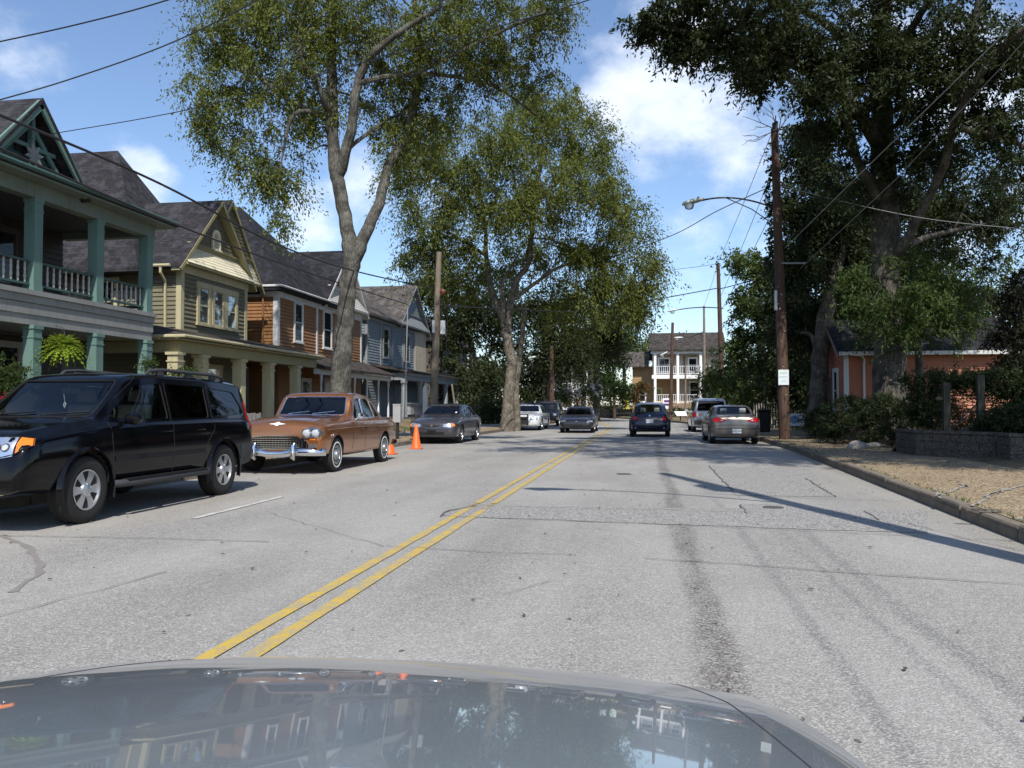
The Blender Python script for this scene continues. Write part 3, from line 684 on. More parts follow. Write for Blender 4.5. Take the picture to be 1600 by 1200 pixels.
def olive_house():
    t = thing('gabled_house', 'olive green clapboard house with cream scalloped gable and square porch columns', 'house'); 
    ol = paint_wood('olive_paint', (.165, .150, .095), .08, .2); cr = paint_wood('cream_paint', (.47, .42, .26), .1, .2, .55, (.35, .33, .22)); sc = paint_wood('pale_cream_shingle', (.80, .74, .55), .1, .12); dk = paint_wood('dark_wall_paint', (.06, .055, .04))
    X = -15.5; P = dict(siding=ol, trim=paint_wood('khaki_trim', (.29, .265, .14), .1, .2), scallop=sc, roof=MAT['roof_dark'])
    m = MB(); m.b3(-26, X-.01, 25.62, 30.28, .3, 6.15); m.build('wall', dk, t)
    siding(FX(X), 25.75, 30.2, 3.9, 6.15, ol, t); siding(FX(X), 25.75, 30.2, .8, 3.5, ol, t)
    siding(FY(25.6), -26, X-.12, 3.7, 6.1, ol, t); siding(FY(25.6), -26, X-.12, .8, 3.5, ol, t)
    m = MB(); m.b3(X-.14, X+.05, 25.56, 25.76, 3.6, 6.0); m.build('corner_board', cr, t); m = MB(); m.b3(X-.08, X+.05, 30.05, 30.25, 3.6, 6.0); m.build('corner_board', cr, t)
    m = MB(); m.b3(X-.05, X+.06, 25.6, 30.3, 5.86, 6.16); m.build('frieze_board', cr, t)
    m = MB(); m.b3(-26, X-.1, 25.50, 25.57, 5.86, 6.12); m.build('frieze_board', P['trim'], t)
    fr = FX(X); w3 = []
    for a in (26.72, 27.72, 28.68): window(fr, a, a+.60, 4.25, 5.50, cr, t, curtain=True, tw=.16)
    window(FY(25.6), -18.6, -17.9, 4.2, 5.6, cr, t)
    gable_front(t, X-.05, 25.5, 30.3, 6.18, 8.72, P, back=-21.5)
    # same gable repeated a metre farther, partly hidden
    P2 = dict(P, louvre=False, over=.10, flare=.08); gable_front(t, X-.25, 27.0, 31.8, 6.30, 9.12, P2, back=-21.5)
    hip_roof(-26.5, -16.6, 24.9, 31.2, 5.95, 5.0, MAT['roof_dark'], t, inset=3.0)
    # gutter along the viewer side, downpipe with elbow
    m = MB(); m.tube([(-26, 25.12, 6.02), (X-.1, 25.12, 6.02)], .055, 8); m.build('gutter', cr, t, True)
    m = MB(); m.tube([(X-.45, 25.14, 5.98), (X-.45, 25.14, 5.80), (X-.50, 25.50, 5.55), (X-.50, 25.53, 3.75), (X-.62, 25.3, 3.62)], .05, 8); m.build('downpipe', cr, t, True)
    # porch: eave, low roof, beam, square columns
    xp = -14.0
    roof_slab([(xp+.45, 22.6, 3.48), (xp+.45, 33.4, 3.48), (X-.0, 33.4, 3.92), (X-.0, 24.2, 3.92)], MAT['roof_brown'], t, 'porch_roof')
    roof_slab([(xp+.45, 22.6, 3.48), (X-.0, 24.2, 3.92), (-20, 25.6, 3.95), (-20, 22.6, 3.48)], MAT['roof_brown'], t, 'porch_roof')
    m = MB(); m.tube([(-20, 22.58, 3.42), (xp+.48, 22.58, 3.42), (xp+.48, 33.4, 3.42)], .05, 8); m.build('porch_gutter', cr, t, True)
    m = MB(); m.b3(xp-.16, xp+.16, 22.9, 33.3, 2.96, 3.30); m.b3(-20, xp-.16, 22.9, 23.2, 2.96, 3.30); m.build('porch_beam', P['trim'], t)
    m = MB(); m.b3(-20, xp+.40, 22.65, 33.3, 3.31, 3.35); m.build('porch_ceiling', P['trim'], t)
    m = MB(); m.b3(-20, xp+.2, 22.8, 33.4, .2, .80); m.build('porch_floor', flat('porch_concrete', (.25, .24, .22)), t)
    for y in (22.9, 24.35, 26.85, 29.1, 31.5): column(t, xp, y, .8, 2.96, .33, cr, 'porch_column', cap=.05)
    window(FX(X), 27.2, 28.2, 1.4, 2.7, cr, t)
    m = MB(); m.b3(X, X+.06, 29.4, 30.4, .8, 2.9); m.build('front_door', dk, t)
    return t
olive_house()
def orange_house():
    t = thing('gabled_house', 'rust orange clapboard house with white trim behind the forked street tree', 'house')
    og = paint_wood('rust_orange_paint', (.27, .125, .045), .12, .3); wh = paint_wood('white_trim_paint', (.60, .60, .60), .2, .25); sc = paint_wood('grey_white_shingle', (.55, .55, .53), .3, .3); dk = paint_wood('shade_brown_paint', (.10, .045, .02))
    X = -15.5; P = dict(siding=og, trim=wh, scallop=sc, roof=MAT['roof_black'], louvre=False)
    m = MB(); m.b3(-26, X-.01, 33.02, 43.5, .3, 6.35); m.build('wall', og, t)
    siding(FX(X), 33.1, 43.4, 3.8, 6.3, og, t); siding(FX(X), 33.1, 43.4, .8, 3.4, og, t); siding(FY(33.0), -26, X-.12, .8, 6.3, og, t)
    for y in (33.0, 37.15, 41.1, 43.3):
        m = MB(); m.b3(X-.05, X+.06, y-.02, y+.16, 3.75, 6.1); m.build('corner_board', wh, t)
    m = MB(); m.b3(X-.16, X+.05, 32.94, 32.99, 3.75, 6.1); m.build('corner_board', wh, t)
    m = MB(); m.b3(X-.05, X+.07, 33, 43.5, 6.0, 6.36); m.b3(-26, X, 32.92, 33.0, 6.0, 6.36); m.build('frieze_board', wh, t)
    window(FY(33.0), -17.55, -17.05, 4.3, 5.9, wh, t, curtain=True)
    fr = FX(X)
    window(fr, 34.7, 35.45, 4.25, 5.95, wh, t); window(fr, 38.05, 38.95, 4.2, 5.95, wh, t); window(fr, 40.0, 40.7, 4.2, 5.95, wh, t)
    gable_front(t, X, 38.0, 43.6, 6.45, 9.3, P, back=-21)
    hip_roof(-26.5, X+.35, 32.6, 41.5, 6.38, 4.6, MAT['roof_black'], t, inset=4.2)
    m = MB(); m.tube([(-17.8, 32.58, 6.42), (X+.4, 32.58, 6.42), (X+.4, 38, 6.42)], .05, 8); m.build('gutter', wh, t, True)
    m = MB(); m.tube([(X-.62, 32.6, 6.36), (X-.60, 32.75, 6.2), (X-.60, 32.9, 6.0), (X-.60, 32.9, 3.9)], .045, 8); m.build('downpipe', og, t, True)
    # wrought bracket in scrolls on the side wall
    m = MB()
    for z in (5.55, 5.0):
        m.tube([(X-.42+.13*math.cos(a)*(1-i*.04), 32.94, z+.15*math.sin(a)) for i, a in enumerate([.6*k for k in range(9)])], .010, 5)
    m.build('scroll_bracket', MAT['black_metal'], t, True)
    xp = -14.0
    roof_slab([(xp+.4, 33.6, 3.05), (xp+.4, 44.0, 3.05), (X, 44.0, 3.75), (X, 33.6, 3.75)], MAT['roof_brown'], t, 'porch_roof')
    m = MB(); m.b3(xp-.1, xp+.1, 33.6, 43.9, 2.72, 2.95); m.build('porch_beam', wh, t)
    m = MB(); m.b3(X, xp+.2, 33.4, 44, .2, .75); m.build('porch_floor', flat('porch_boards', (.12, .10, .09)), t)
    for y in (34.2, 36.2, 38.4, 40.2, 42.0, 43.7):
        m = MB(); m.lathe([(.06, .75), (.06, 1.3), (.04, 1.34), (.055, 1.5), (.045, 1.9), (.035, 2.3), (.055, 2.36), (.05, 2.42), (.065, 2.45), (.065, 2.74)], 10, 'Z', (xp, y, 0)); m.build('turned_post', wh, t, True)
    # spandrel lattice under the beam
    for a, b in ((34.3, 36.1), (36.3, 38.3)):
        m = MB(); y = a; n = 8
        m.bar((xp, a, 2.44), (xp, b, 2.44), .025)
        for i in range(n):
            p, q = a+(b-a)*i/n, a+(b-a)*(i+1)/n; m.bar((xp, p, 2.44), (xp, q, 2.72), .02); m.bar((xp, q, 2.44), (xp, p, 2.72), .02)
        m.build('spandrel_lattice', flat('lattice_brown', (.18, .10, .07)), t)
    window(fr, 35.5, 36.4, 1.2, 2.5, wh, t); m = MB(); m.b3(X, X+.06, 38.2, 39.2, .8, 2.7); m.build('front_door', wh, t)
    return t
orange_house()
def blue_house():
    t = thing('gabled_house', 'pale blue grey weathered house with boxed porch beam and round columns', 'house')
    bl = paint_wood('blue_grey_paint', (.19, .225, .25), .3, .3); gy = paint_wood('grey_trim_paint', (.26, .28, .29), .3, .35); st = flat('stucco', (.40, .34, .26), .9, .3, 0, .35, 3, False)
    X = -15.6; P = dict(siding=bl, trim=gy, scallop=gy, roof=MAT['roof_grey'], louvre=False)
    m = MB(); m.b3(-26, X-.01, 44.62, 57, .3, 6.6); m.build('wall', bl, t)
    siding(FX(X), 44.7, 54.2, 3.7, 6.5, bl, t, .16); siding(FX(X), 44.7, 57, .8, 3.2, bl, t, .16); siding(FY(44.6), -26, X-.1, .8, 6.5, bl, t, .16)
    m = MB(); m.b3(X-.05, X+.10, 54.3, 57, 3.7, 6.5); m.build('stucco_panel', st, t)
    for y in (44.6, 47.0, 49.3, 51.5, 54.2, 56.9):
        m = MB(); m.b3(X-.05, X+.07, y-.02, y+.18, 3.7, 6.4); m.build('corner_board', gy, t)
    m = MB(); m.b3(X-.05, X+.08, 44.6, 57, 6.3, 6.6); m.build('frieze_board', gy, t)
    fr = FX(X)
    window(fr, 47.6, 48.5, 4.3, 6.0, gy, t); window(fr, 51.9, 53.0, 4.3, 6.0, gy, t, curtain=True); window(FY(44.6), -18.2, -17.3, 4.3, 6.0, gy, t)
    gable_front(t, X, 50.6, 57.2, 6.6, 9.4, P, back=-21)
    hip_roof(-26.5, X+.35, 44.2, 55, 6.6, 3.4, MAT['roof_grey'], t, inset=4.8)
    xp = -13.7
    roof_slab([(xp+.4, 45.2, 3.38), (xp+.4, 60, 3.38), (X, 60, 3.80), (X, 45.2, 3.80)], MAT['roof_brown'], t, 'porch_roof')
    m = MB(); m.b3(xp-.2, xp+.2, 45.5, 60, 2.85, 3.26); m.b3(X, xp-.2, 45.5, 45.8, 2.85, 3.26); m.build('porch_beam', gy, t); m = MB(); m.b3(xp-.24, xp+.30, 45.4, 60, 3.12, 3.265); m.build('porch_cornice', gy, t)
    m = MB(); m.b3(X, xp+.2, 45.2, 60, .2, .72); m.build('porch_floor', flat('porch_boards_grey', (.16, .155, .15)), t)
    for y in (45.7, 49.0, 52.2, 55.5, 59.0): column(t, xp, y, .72, 2.85, .42, gy, 'round_column', True)
    balustrade(t, xp, 46.0, 48.7, .85, 1.55, paint_wood('white_baluster_paint', (.50, .51, .52)), step=.14, turned=False); 
    m = MB(); m.b3(X, X+.06, 50, 51, .75, 2.7); m.build('front_door', gy, t)
    return t
blue_house()
def dark_house():
    t = thing('gabled_house', 'brown shaded house farthest along the left row under the trees', 'house')
    br = paint_wood('brown_paint', (.10, .085, .07), .2, .3); P = dict(siding=br, trim=paint_wood('brown_trim', (.2, .18, .15)), scallop=br, roof=MAT['roof_dark'], louvre=False)
    X = -15.8; m = MB(); m.b3(-26, X, 60.5, 72, .3, 6.4); m.build('wall', br, t); siding(FX(X+.01), 60.5, 72, .5, 6.4, br, t, .18)
    window(FX(X+.01), 62, 63, 4.2, 5.8, P['trim'], t); window(FX(X+.01), 65.5, 66.5, 4.2, 5.8, P['trim'], t)
    gable_front(t, X, 66, 72, 6.5, 9.0, P, back=-21); hip_roof(-26.5, X+.3, 60.1, 71, 6.4, 3.6, MAT['roof_dark'], t, inset=4.8)
    roof_slab([(-13.4, 60.8, 3.2), (-13.4, 72, 3.2), (X, 72, 3.8), (X, 60.8, 3.8)], MAT['roof_brown'], t, 'porch_roof')
    for y in (61, 64, 68, 71.5): column(t, -13.7, y, .5, 3.1, .14, P['trim'], 'porch_post')
dark_house()

# ---------------------------------------------------------------- salmon cottage on the right
def cottage():
    t = thing('cottage', 'low salmon orange clapboard cottage with dark roof behind the right hedge', 'cottage')
    sa = paint_wood('salmon_paint', (.42, .155, .08), .1, .25); sb = paint_wood('salmon_shade_paint', (.40, .15, .085), .1, .2); wh = paint_wood('cottage_white', (.62, .62, .60), .15, .2)
    x0, x1, y0, y1 = 7.45, 13.6, 33.0, 37.4
    m = MB(); m.b3(x0+.01, x1, y0+.01, y1, .3, 3.42); m.build('wall', sa, t)
    siding(FY(y0), x0+.12, x1, .5, 3.42, sa, t, .125)
    fl = Fr((x0, 0, 0), (0, -1, 0), (-1, 0, 0))
    siding(fl, -y1, -y0-.1, .5, 3.42, sb, t, .125)
    yc = (y0+y1)/2; tri_siding(fl, [(-y1, 3.42), (-y0, 3.42), (-yc, 4.72)], sb, t, .125); m = MB(); m.slab([(x0+.02, y0, 3.42), (x0+.02, y1, 3.42), (x0+.02, yc, 4.72)], (.1, 0, 0)); m.build('gable_wall', sb, t)
    m = MB(); m.b3(x0-.04, x0+.14, y0-.05, y0-.001, .4, 3.36); m.build('corner_board', wh, t)
    k = 1.3/2.2
    for s in (-1, 1):
        m = MB(); m.slab([(x0-.30, yc+s*2.55, 3.42-k*.35+.12), (x1+.3, yc+s*2.55, 3.42-k*.35+.12), (x1+.3, yc, 4.84), (x0-.30, yc, 4.84)], (0, 0, -.08)); m.build('roof', MAT['roof_black'], t)
        m = MB(); m.bar((x0-.28, yc+s*2.5, 3.42-k*.35+.0), (x0-.28, yc, 4.74), .05, .18); m.build('barge_board', paint_wood('dull_trim', (.2, .16, .13)), t)
    m = MB(); m.b3(x0-.28, x1+.3, y0-.42, y0-.36, 3.24, 3.38); m.build('gutter_board', wh, t)
    m = MB(); m.tube([(x0+.28, y0-.38, 3.26), (x0+.55, y0-.3, 3.24), (x0+.68, y0-.12, 3.08), (x0+.68, y0-.08, 2.9), (x0+.68, y0-.08, .9), (x0+.55, y0-.3, .8)], .045, 8); m.build('downpipe', wh, t, True)
    window(fl, -34.6, -34.0, 1.2, 2.7, wh, t); m = MB(); m.box(-36.2, -35.4, .5, 2.5, .0, .05, fl); m.build('side_door', paint_wood('dark_door', (.03, .025, .02)), t)
    m = MB(); m.b3(x0+.45, x0+.85, y0-.5, y0-.1, .9, 1.25); m.build('meter_box', MAT['steel'], t)
cottage()

# ---------------------------------------------------------------- far houses across the bend
def far_porch_house():
    t = thing('far_house', 'far tan house with white two storey porch at the end of the street', 'house')
    wh = paint_wood('far_white', (.78, .78, .78), .0, .08); br = paint_wood('ochre_siding_paint', (.30, .185, .075), 0, .15); tan = paint_wood('tan_siding', (.46, .40, .32), 0, .1)
    Y = 90; zb = 1.7
    m = MB(); m.b3(.7, 8, Y+1.9, Y+9, .5, 7.3); m.build('wall', tan, t); m = MB(); m.b3(-1.5, .7, Y+2.4, Y+8, .5, 5.8); m.build('wing_wall', br, t); siding(FY(Y+2.38), -1.5, .7, 1, 5.8, br, t, .2)
    m = MB(); m.b3(.75, 3.3, Y+1.82, Y+1.88, 1.7, 4.6); m.build('porch_wall', br, t)
    roof_slab([(.3, Y-.4, 7.45), (8.4, Y-.4, 7.45), (8.4, Y+3.4, 9.55), (.3, Y+3.4, 9.55)], MAT['roof_brown'], t); roof_slab([(.3, Y+9.4, 6.9), (8.4, Y+9.4, 6.9), (8.4, Y+3.4, 9.55), (.3, Y+3.4, 9.55)], MAT['roof_brown'], t)
    roof_slab([(-4, Y+1.5, 5.8), (.3, Y+1.5, 5.8), (.3, Y+5, 7.6), (-4, Y+5, 7.6)], MAT['roof_grey'], t, 'wing_roof')
    m = MB(); m.b3(.5, 8.2, Y, Y+.3, 7.05, 7.4); m.build('eave_beam', wh, t)
    m = MB(); m.b3(.6, 8, Y, Y+1.85, 4.35, 4.75); m.build('balcony_deck', wh, t); m = MB(); m.b3(.6, 8, Y, Y+1.85, .8, zb); m.build('porch_base', flat('far_brick', (.24, .17, .12)), t)
    for x in (.95, 3.35, 5.75, 7.8):
        for z0, z1 in ((zb, 4.35), (4.75, 7.05)): column(t, x, Y+.15, z0, z1, .26, wh, 'porch_column', cap=0)
    for a, b in ((1.1, 3.2), (3.5, 5.6), (5.9, 7.7)):
        for z in (zb+.1, 4.85): balustrade(t, Y+.15, a, b, z, z+.85, wh, step=.2, turned=False, along='x')
    fy = FY(Y+1.85); window(fy, 1.4, 2.5, 5.2, 6.6, wh, t, mullion=True); window(fy, 4.6, 5.4, 5.2, 6.6, wh, t); window(fy, 4.7, 5.6, 2.3, 4.0, wh, t)
    window(FY(Y+1.80), .95, 1.6, 1.9, 3.3, paint_wood('yellow_trim', (.6, .5, .15)), t); window(FY(Y+2.36), -.7, -.1, 1.9, 3.3, wh, t)
    for x in (2.9, 4.1): 
        m = MB(); m.b3(x-.06, x+.06, Y+1.78, Y+1.84, 4.8, 6.9); m.build('shutter', flat('dark_shutter', (.04, .04, .04)), t)
far_porch_house()
def far_left_house():
    t = thing('far_house', 'far grey roofed house with white posts left of the tan porch house', 'house')
    wh = paint_wood('far_white_two', (.75, .75, .74), 0, .08); tan = paint_wood('taupe_siding', (.22, .18, .15), 0, .1); Y = 93
    m = MB(); m.b3(-13, -5.6, Y+2, Y+8, .5, 5.6); m.build('wall', tan, t)
    roof_slab([(-13.5, Y-.3, 5.5), (-5.0, Y-.3, 5.5), (-6.5, Y+4, 7.9), (-12, Y+4, 7.9)], MAT['roof_brown'], t)
    for x in (-12.4, -10.2, -8.2, -6.6): column(t, x, Y, 1.2, 5.3, .25, wh, 'porch_column', cap=0)
    m = MB(); m.b3(-13, -5.4, Y-.1, Y+.2, 5.25, 5.5); m.b3(-13, -5.4, Y-.1, Y+2, 1.0, 1.3); m.build('porch_beam', wh, t)
    balustrade(t, Y, -12.3, -6.7, 3.3, 4.0, wh, step=.3, turned=False, along='x'); window(FY(Y+1.98), -9.8, -8.9, 3.6, 5.0, wh, t); window(FY(Y+1.98), -7.8, -7.0, 3.6, 5.0, wh, t)
far_left_house()
# ================================================================== trees and plants
MAT['leaf_oak'] = leaf_mat('willow_oak_leaves', (.060, .076, .019), (.125, .148, .034), (.215, .225, .060), .38)
MAT['leaf_elm'] = leaf_mat('street_tree_leaves', (.056, .070, .016), (.115, .136, .029), (.195, .205, .050), .36)
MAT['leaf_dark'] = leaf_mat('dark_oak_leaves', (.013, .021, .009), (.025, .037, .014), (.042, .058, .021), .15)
MAT['leaf_mid'] = leaf_mat('mid_green_leaves', (.020, .036, .010), (.045, .075, .020), (.10, .14, .035), .3)
MAT['leaf_magnolia'] = leaf_mat('glossy_leaves', (.02, .04, .012), (.06, .095, .025), (.15, .18, .05), .2)
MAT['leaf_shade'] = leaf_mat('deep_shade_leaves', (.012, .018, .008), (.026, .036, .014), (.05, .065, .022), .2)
MAT['leaf_red'] = leaf_mat('bronze_leaves', (.04, .035, .012), (.10, .06, .025), (.22, .10, .05), .3)
MAT['leaf_fern'] = leaf_mat('fern_leaves', (.10, .16, .015), (.22, .32, .03), (.36, .46, .06), .45)
MAT['leaf_far'] = leaf_mat('far_leaves', (.045, .070, .018), (.09, .13, .035), (.17, .21, .06), .3)
MAT['petal'] = flat('white_petals', (.75, .73, .74), .7); MAT['petal_red'] = flat('red_petals', (.6, .05, .07), .6)
MAT['bark'] = bark_mat('grey_bark', (.055, .052, .044), (.14, .134, .115)); MAT['bark_dark'] = bark_mat('dark_bark', (.07, .06, .05), (.15, .135, .115)); MAT['bark_oak'] = bark_mat('oak_bark', (.05, .045, .037), (.115, .105, .085)); MAT['bark_pale'] = bark_mat('pale_bark', (.11, .095, .074), (.225, .198, .16))
def leaf_mesh(name, C, rad, per, size, droop=.5, flat_=.8, aspect=.36):
    # leaves sit along drooping twigs that fan out from every clump centre
    K = 9; nc = len(C); n = nc*per; ci = np.repeat(np.arange(nc), per); r = np.asarray(rad, float)[ci]; c = np.asarray(C, float)[ci]
    tw_ = RNG.normal(size=(nc*K, 3)); tw_ /= np.linalg.norm(tw_, axis=1)[:, None]; tw_[:, 2] *= flat_; tw_ *= RNG.uniform(.75, 1.5, nc*K)[:, None]
    dr = tw_[ci*K+RNG.integers(0, K, n)]; t_ = RNG.random(n)**.7
    p = c+dr*(r*t_)[:, None]+RNG.normal(size=(n, 3))*(.13*r)[:, None]; p[:, 2] -= droop*r*t_**2*1.3
    d = RNG.normal(size=(n, 3))*.75+dr*.8; d[:, 2] -= droop*1.6*t_; d /= np.linalg.norm(d, axis=1)[:, None]
    u = RNG.normal(size=(n, 3)); u[:, 2] += .9; s = np.cross(d, u); s /= np.linalg.norm(s, axis=1)[:, None]+1e-9
    L = (size*RNG.uniform(.45, 1.35, n))[:, None]; W_ = L*aspect
    V = np.empty((n, 4, 3)); V[:, 0] = p-d*L*.5; V[:, 1] = p+s*W_*.5; V[:, 2] = p+d*L*.5; V[:, 3] = p-s*W_*.5
    me = bpy.data.meshes.new(name); me.vertices.add(4*n); me.loops.add(4*n); me.polygons.add(n)
    me.vertices.foreach_set('co', V.reshape(-1)); me.loops.foreach_set('vertex_index', np.arange(4*n, dtype=np.int32))
    me.polygons.foreach_set('loop_start', np.arange(0, 4*n, 4, dtype=np.int32)); me.polygons.foreach_set('loop_total', np.full(n, 4, dtype=np.int32)); me.update(calc_edges=True)
    return me
def blob(px, py, rx, ry, Y, n, dep=None):
    """clump centres inside an ellipsoid standing at distance Y"""
    c = pt(px, py, Y=Y); k = (c-Vector((0, 0, EYE))).length/FPX; a = np.array([rx*k, dep or (rx+ry)*.5*k, ry*k])
    g = RNG.normal(size=(n, 3)); g /= np.linalg.norm(g, axis=1)[:, None]; g *= (RNG.random(n)**.5)[:, None]
    return np.array(c)[None]+g*a[None]
def limb(pts, Y0=None, wob=.0):
    """pts: (px,py,Y,r) -> smooth polyline of points with radii"""
    P = [(pt(a, b, Y=c), r) for a, b, c, r in pts]; out = []
    for i in range(len(P)-1):
        p0 = P[max(i-1, 0)][0]; p1, r1 = P[i]; p2, r2 = P[i+1]; p3 = P[min(i+2, len(P)-1)][0]
        for k in range(5):
            t = k/5; q = .5*((2*p1)+(p2-p0)*t+(2*p0-5*p1+4*p2-p3)*t*t+(-p0+3*p1-3*p2+p3)*t**3)
            j = .05*min(1, r1*3); out.append((q+Vector((random.uniform(-j, j), random.uniform(-j, j), 0)), r1+(r2-r1)*t))
    out.append(P[-1]); return out
def tree(name, label, limbs, blobs, lm, bm_, per, size, crad, loc, group=None, droop=.5, twigs=.5, cat='tree', twr=.035, flat_=.8, flare=1.0):
    t = thing(name, label, cat, (0, 0, 0), 0, group)
    m = MB(); S_ = []
    for i, L in enumerate(limbs):
        L = limb(L)
        if i == 0 and flare:
            p, r = L[0]; L = [(p+Vector((0, 0, -.25)), r*(1+.7*flare)), (p+Vector((0, 0, .12)), r*(1+.28*flare)), (p+Vector((0, 0, .55)), r*(1+.06*flare))]+[q for q in L if q[0].z > p.z+.8]
        m.tube([q for q, r in L], [r for q, r in L], 14 if i < 3 else 9); S_ += [q for q in L if True]
    C = np.concatenate([blob(*b) for b in blobs])
    A = np.array([tuple(q) for q, r in S_[4:]]) if len(S_) > 4 else np.array([tuple(q) for q, r in S_]); RR = [r for q, r in (S_[4:] if len(S_) > 4 else S_)]
    for c in C:
        if random.random() > twigs: continue
        B = A
        d = np.linalg.norm(B-c, axis=1)+.6*np.maximum(0, B[:, 2]-c[2]); i = int(d.argmin())
        p, q = Vector(B[i]), Vector(c); l = (q-p).length
        if l < .3 or l > 9: continue
        mid = p.lerp(q, .5)+Vector((random.uniform(-.12, .12)*l, random.uniform(-.12, .12)*l, .12*l)); m2 = p.lerp(q, .25)+Vector((random.uniform(-.05, .05)*l, 0, .10*l))
        r0 = min(RR[i]*.5, twr+.008*l); m.tube([p, m2, mid, q], [r0, r0*.75, r0*.45, .008], 4, False)
        if l > 1.5: A = np.vstack([A, tuple(mid)]); RR.append(r0*.45)
    m.build('trunk', bm_, t, True)
    rad = crad*RNG.uniform(.55, 1.35, len(C))
    link('crown', leaf_mesh('crown', C, rad, per, size, droop, flat_), lm, t)['kind'] = 'stuff'
    return t
# ---- forked street tree, left kerb
Y = 23.6
tree('street_tree', 'tall forked street tree beside the copper sedan, left of the road', [
    [(533, 655, Y, .33), (536, 560, Y, .30), (541, 470, Y, .25), (549, 405, Y, .25), (541, 350, Y, .205), (528, 285, Y, .20), (524, 262, Y, .18), (514, 190, Y, .13), (505, 150, Y-.5, .10), (470, 90, Y-1, .06)],
    [(548, 420, Y, .24), (566, 378, Y, .19), (592, 318, Y+.3, .16), (606, 262, Y+.6, .145), (640, 200, Y+1, .14), (655, 100, Y+1, .12), (650, 20, Y+1, .09), (640, -80, Y+1, .04)],
    [(525, 275, Y, .2), (519, 190, Y+.2, .17), (519, 80, Y+.4, .15), (516, -20, Y+.4, .11), (520, -120, Y+.4, .04)],
    [(530, 272, Y, .18), (548, 205, Y-.3, .15), (562, 120, Y-.5, .13), (600, 68, Y-.8, .10), (690, 10, Y-1, .05)],
    [(560, 130, Y-.5, .09), (640, 115, Y, .07), (760, 130, Y+1.5, .05), (840, 182, Y+2.5, .03)], [(507, 180, Y, .08), (460, 178, Y-1, .06), (440, 250, Y-1, .03), (432, 330, Y-1, .012)],
    [(510, 185, Y, .09), (440, 150, Y-1, .06), (370, 85, Y-1.5, .04)], [(640, 120, Y, .07), (760, 60, Y, .05), (850, 20, Y, .03)], [(535, 240, Y, .07), (600, 190, Y+.5, .05), (650, 170, Y+1, .03)]],
    [(335, 45, 55, 48, Y-1.5, 26), (320, 120, 32, 60, Y-1.5, 20), (345, 195, 48, 40, Y-1, 22), (400, 130, 70, 70, Y-1, 44), (410, 30, 80, 60, Y-1, 48), (385, 235, 45, 32, Y-1, 13), (430, 270, 34, 42, Y-.5, 19), (437, 330, 9, 34, Y-.8, 6), (408, 290, 16, 22, Y-.6, 6),
     (480, 190, 50, 60, Y, 22), (480, 95, 70, 70, Y, 38), (500, 20, 90, 50, Y, 44), (590, 40, 80, 60, Y, 42), (600, 130, 60, 50, Y+1, 20), (560, 190, 30, 50, Y+.5, 5), (690, 40, 80, 60, Y, 44), (660, 120, 70, 60, Y+1.2, 34), (750, 90, 80, 55, Y+1.5, 38), (620, 215, 60, 40, Y+1, 20),
     (790, 35, 85, 50, Y+1, 46), (865, 25, 42, 42, Y+1, 18), (830, 105, 60, 30, Y+2, 14), (680, 190, 70, 40, Y+1.5, 24), (500, -80, 190, 70, Y, 60), (720, -80, 190, 70, Y, 60), (340, -60, 80, 60, Y, 30)],
    MAT['leaf_oak'], MAT['bark'], 210, .112, .55, None, 'street trees along the left kerb', .9)
# ---- second street tree
Y = 43.5
tree('street_tree', 'large weeping street tree beyond the dark grey parked sedan, left kerb', [
    [(792, 674, Y, .36), (796, 610, Y, .29), (799, 565, Y, .28), (790, 520, Y, .27), (788, 505, Y, .20), (768, 450, Y, .15), (760, 400, Y, .13), (757, 340, Y, .10), (740, 260, Y, .06)],
    [(793, 520, Y, .24), (796, 480, Y, .20), (806, 440, Y, .17), (826, 410, Y, .14), (832, 350, Y, .13), (840, 280, Y, .12), (860, 200, Y, .06)],
    [(786, 510, Y-.2, .14), (786, 470, Y-.3, .12), (783, 450, Y-.4, .10), (797, 420, Y-.6, .08), (815, 390, Y-1, .03)], [(798, 470, Y, .14), (840, 440, Y, .10), (880, 415, Y, .08), (960, 400, Y, .03)],
    [(832, 372, Y, .07), (856, 374, Y, .04), (880, 380, Y, .02)], [(835, 320, Y, .1), (900, 260, Y, .07), (960, 230, Y, .03)], [(758, 350, Y, .1), (700, 280, Y, .07), (640, 260, Y, .03)], [(760, 400, Y, .1), (700, 370, Y-1, .06), (630, 400, Y-1, .02)],
    [(808, 674, Y+1.2, .22), (806, 610, Y+1.2, .19), (812, 560, Y+1.2, .15), (820, 480, Y+1.2, .10)]],
    [(755, 235, 100, 60, Y-2, 52), (670, 235, 60, 50, Y-2, 26), (630, 270, 40, 40, Y-1, 12), (870, 190, 80, 58, Y, 44), (830, 160, 50, 28, Y, 12), (925, 235, 45, 50, Y, 20), (945, 300, 40, 50, Y, 20), (975, 345, 40, 40, Y, 16), (1010, 400, 25, 45, Y+1, 13), (1000, 455, 28, 40, Y+1, 12),
     (880, 300, 80, 60, Y-2, 44), (790, 310, 80, 55, Y-2.5, 42), (700, 310, 70, 50, Y-2, 32), (655, 365, 38, 30, Y-1, 12), (634, 405, 22, 16, Y-1, 5), (700, 385, 55, 40, Y-1, 22), (935, 400, 65, 50, Y, 34), (870, 385, 60, 45, Y+2, 20), (950, 455, 50, 35, Y, 17), (890, 470, 55, 30, Y+2, 14), (780, 400, 70, 40, Y+3, 20), (710, 440, 45, 30, Y+2, 10)],
    MAT['leaf_elm'], MAT['bark_pale'], 330, .17, 1.0, None, 'street trees along the left kerb', 1.0, flare=.45)
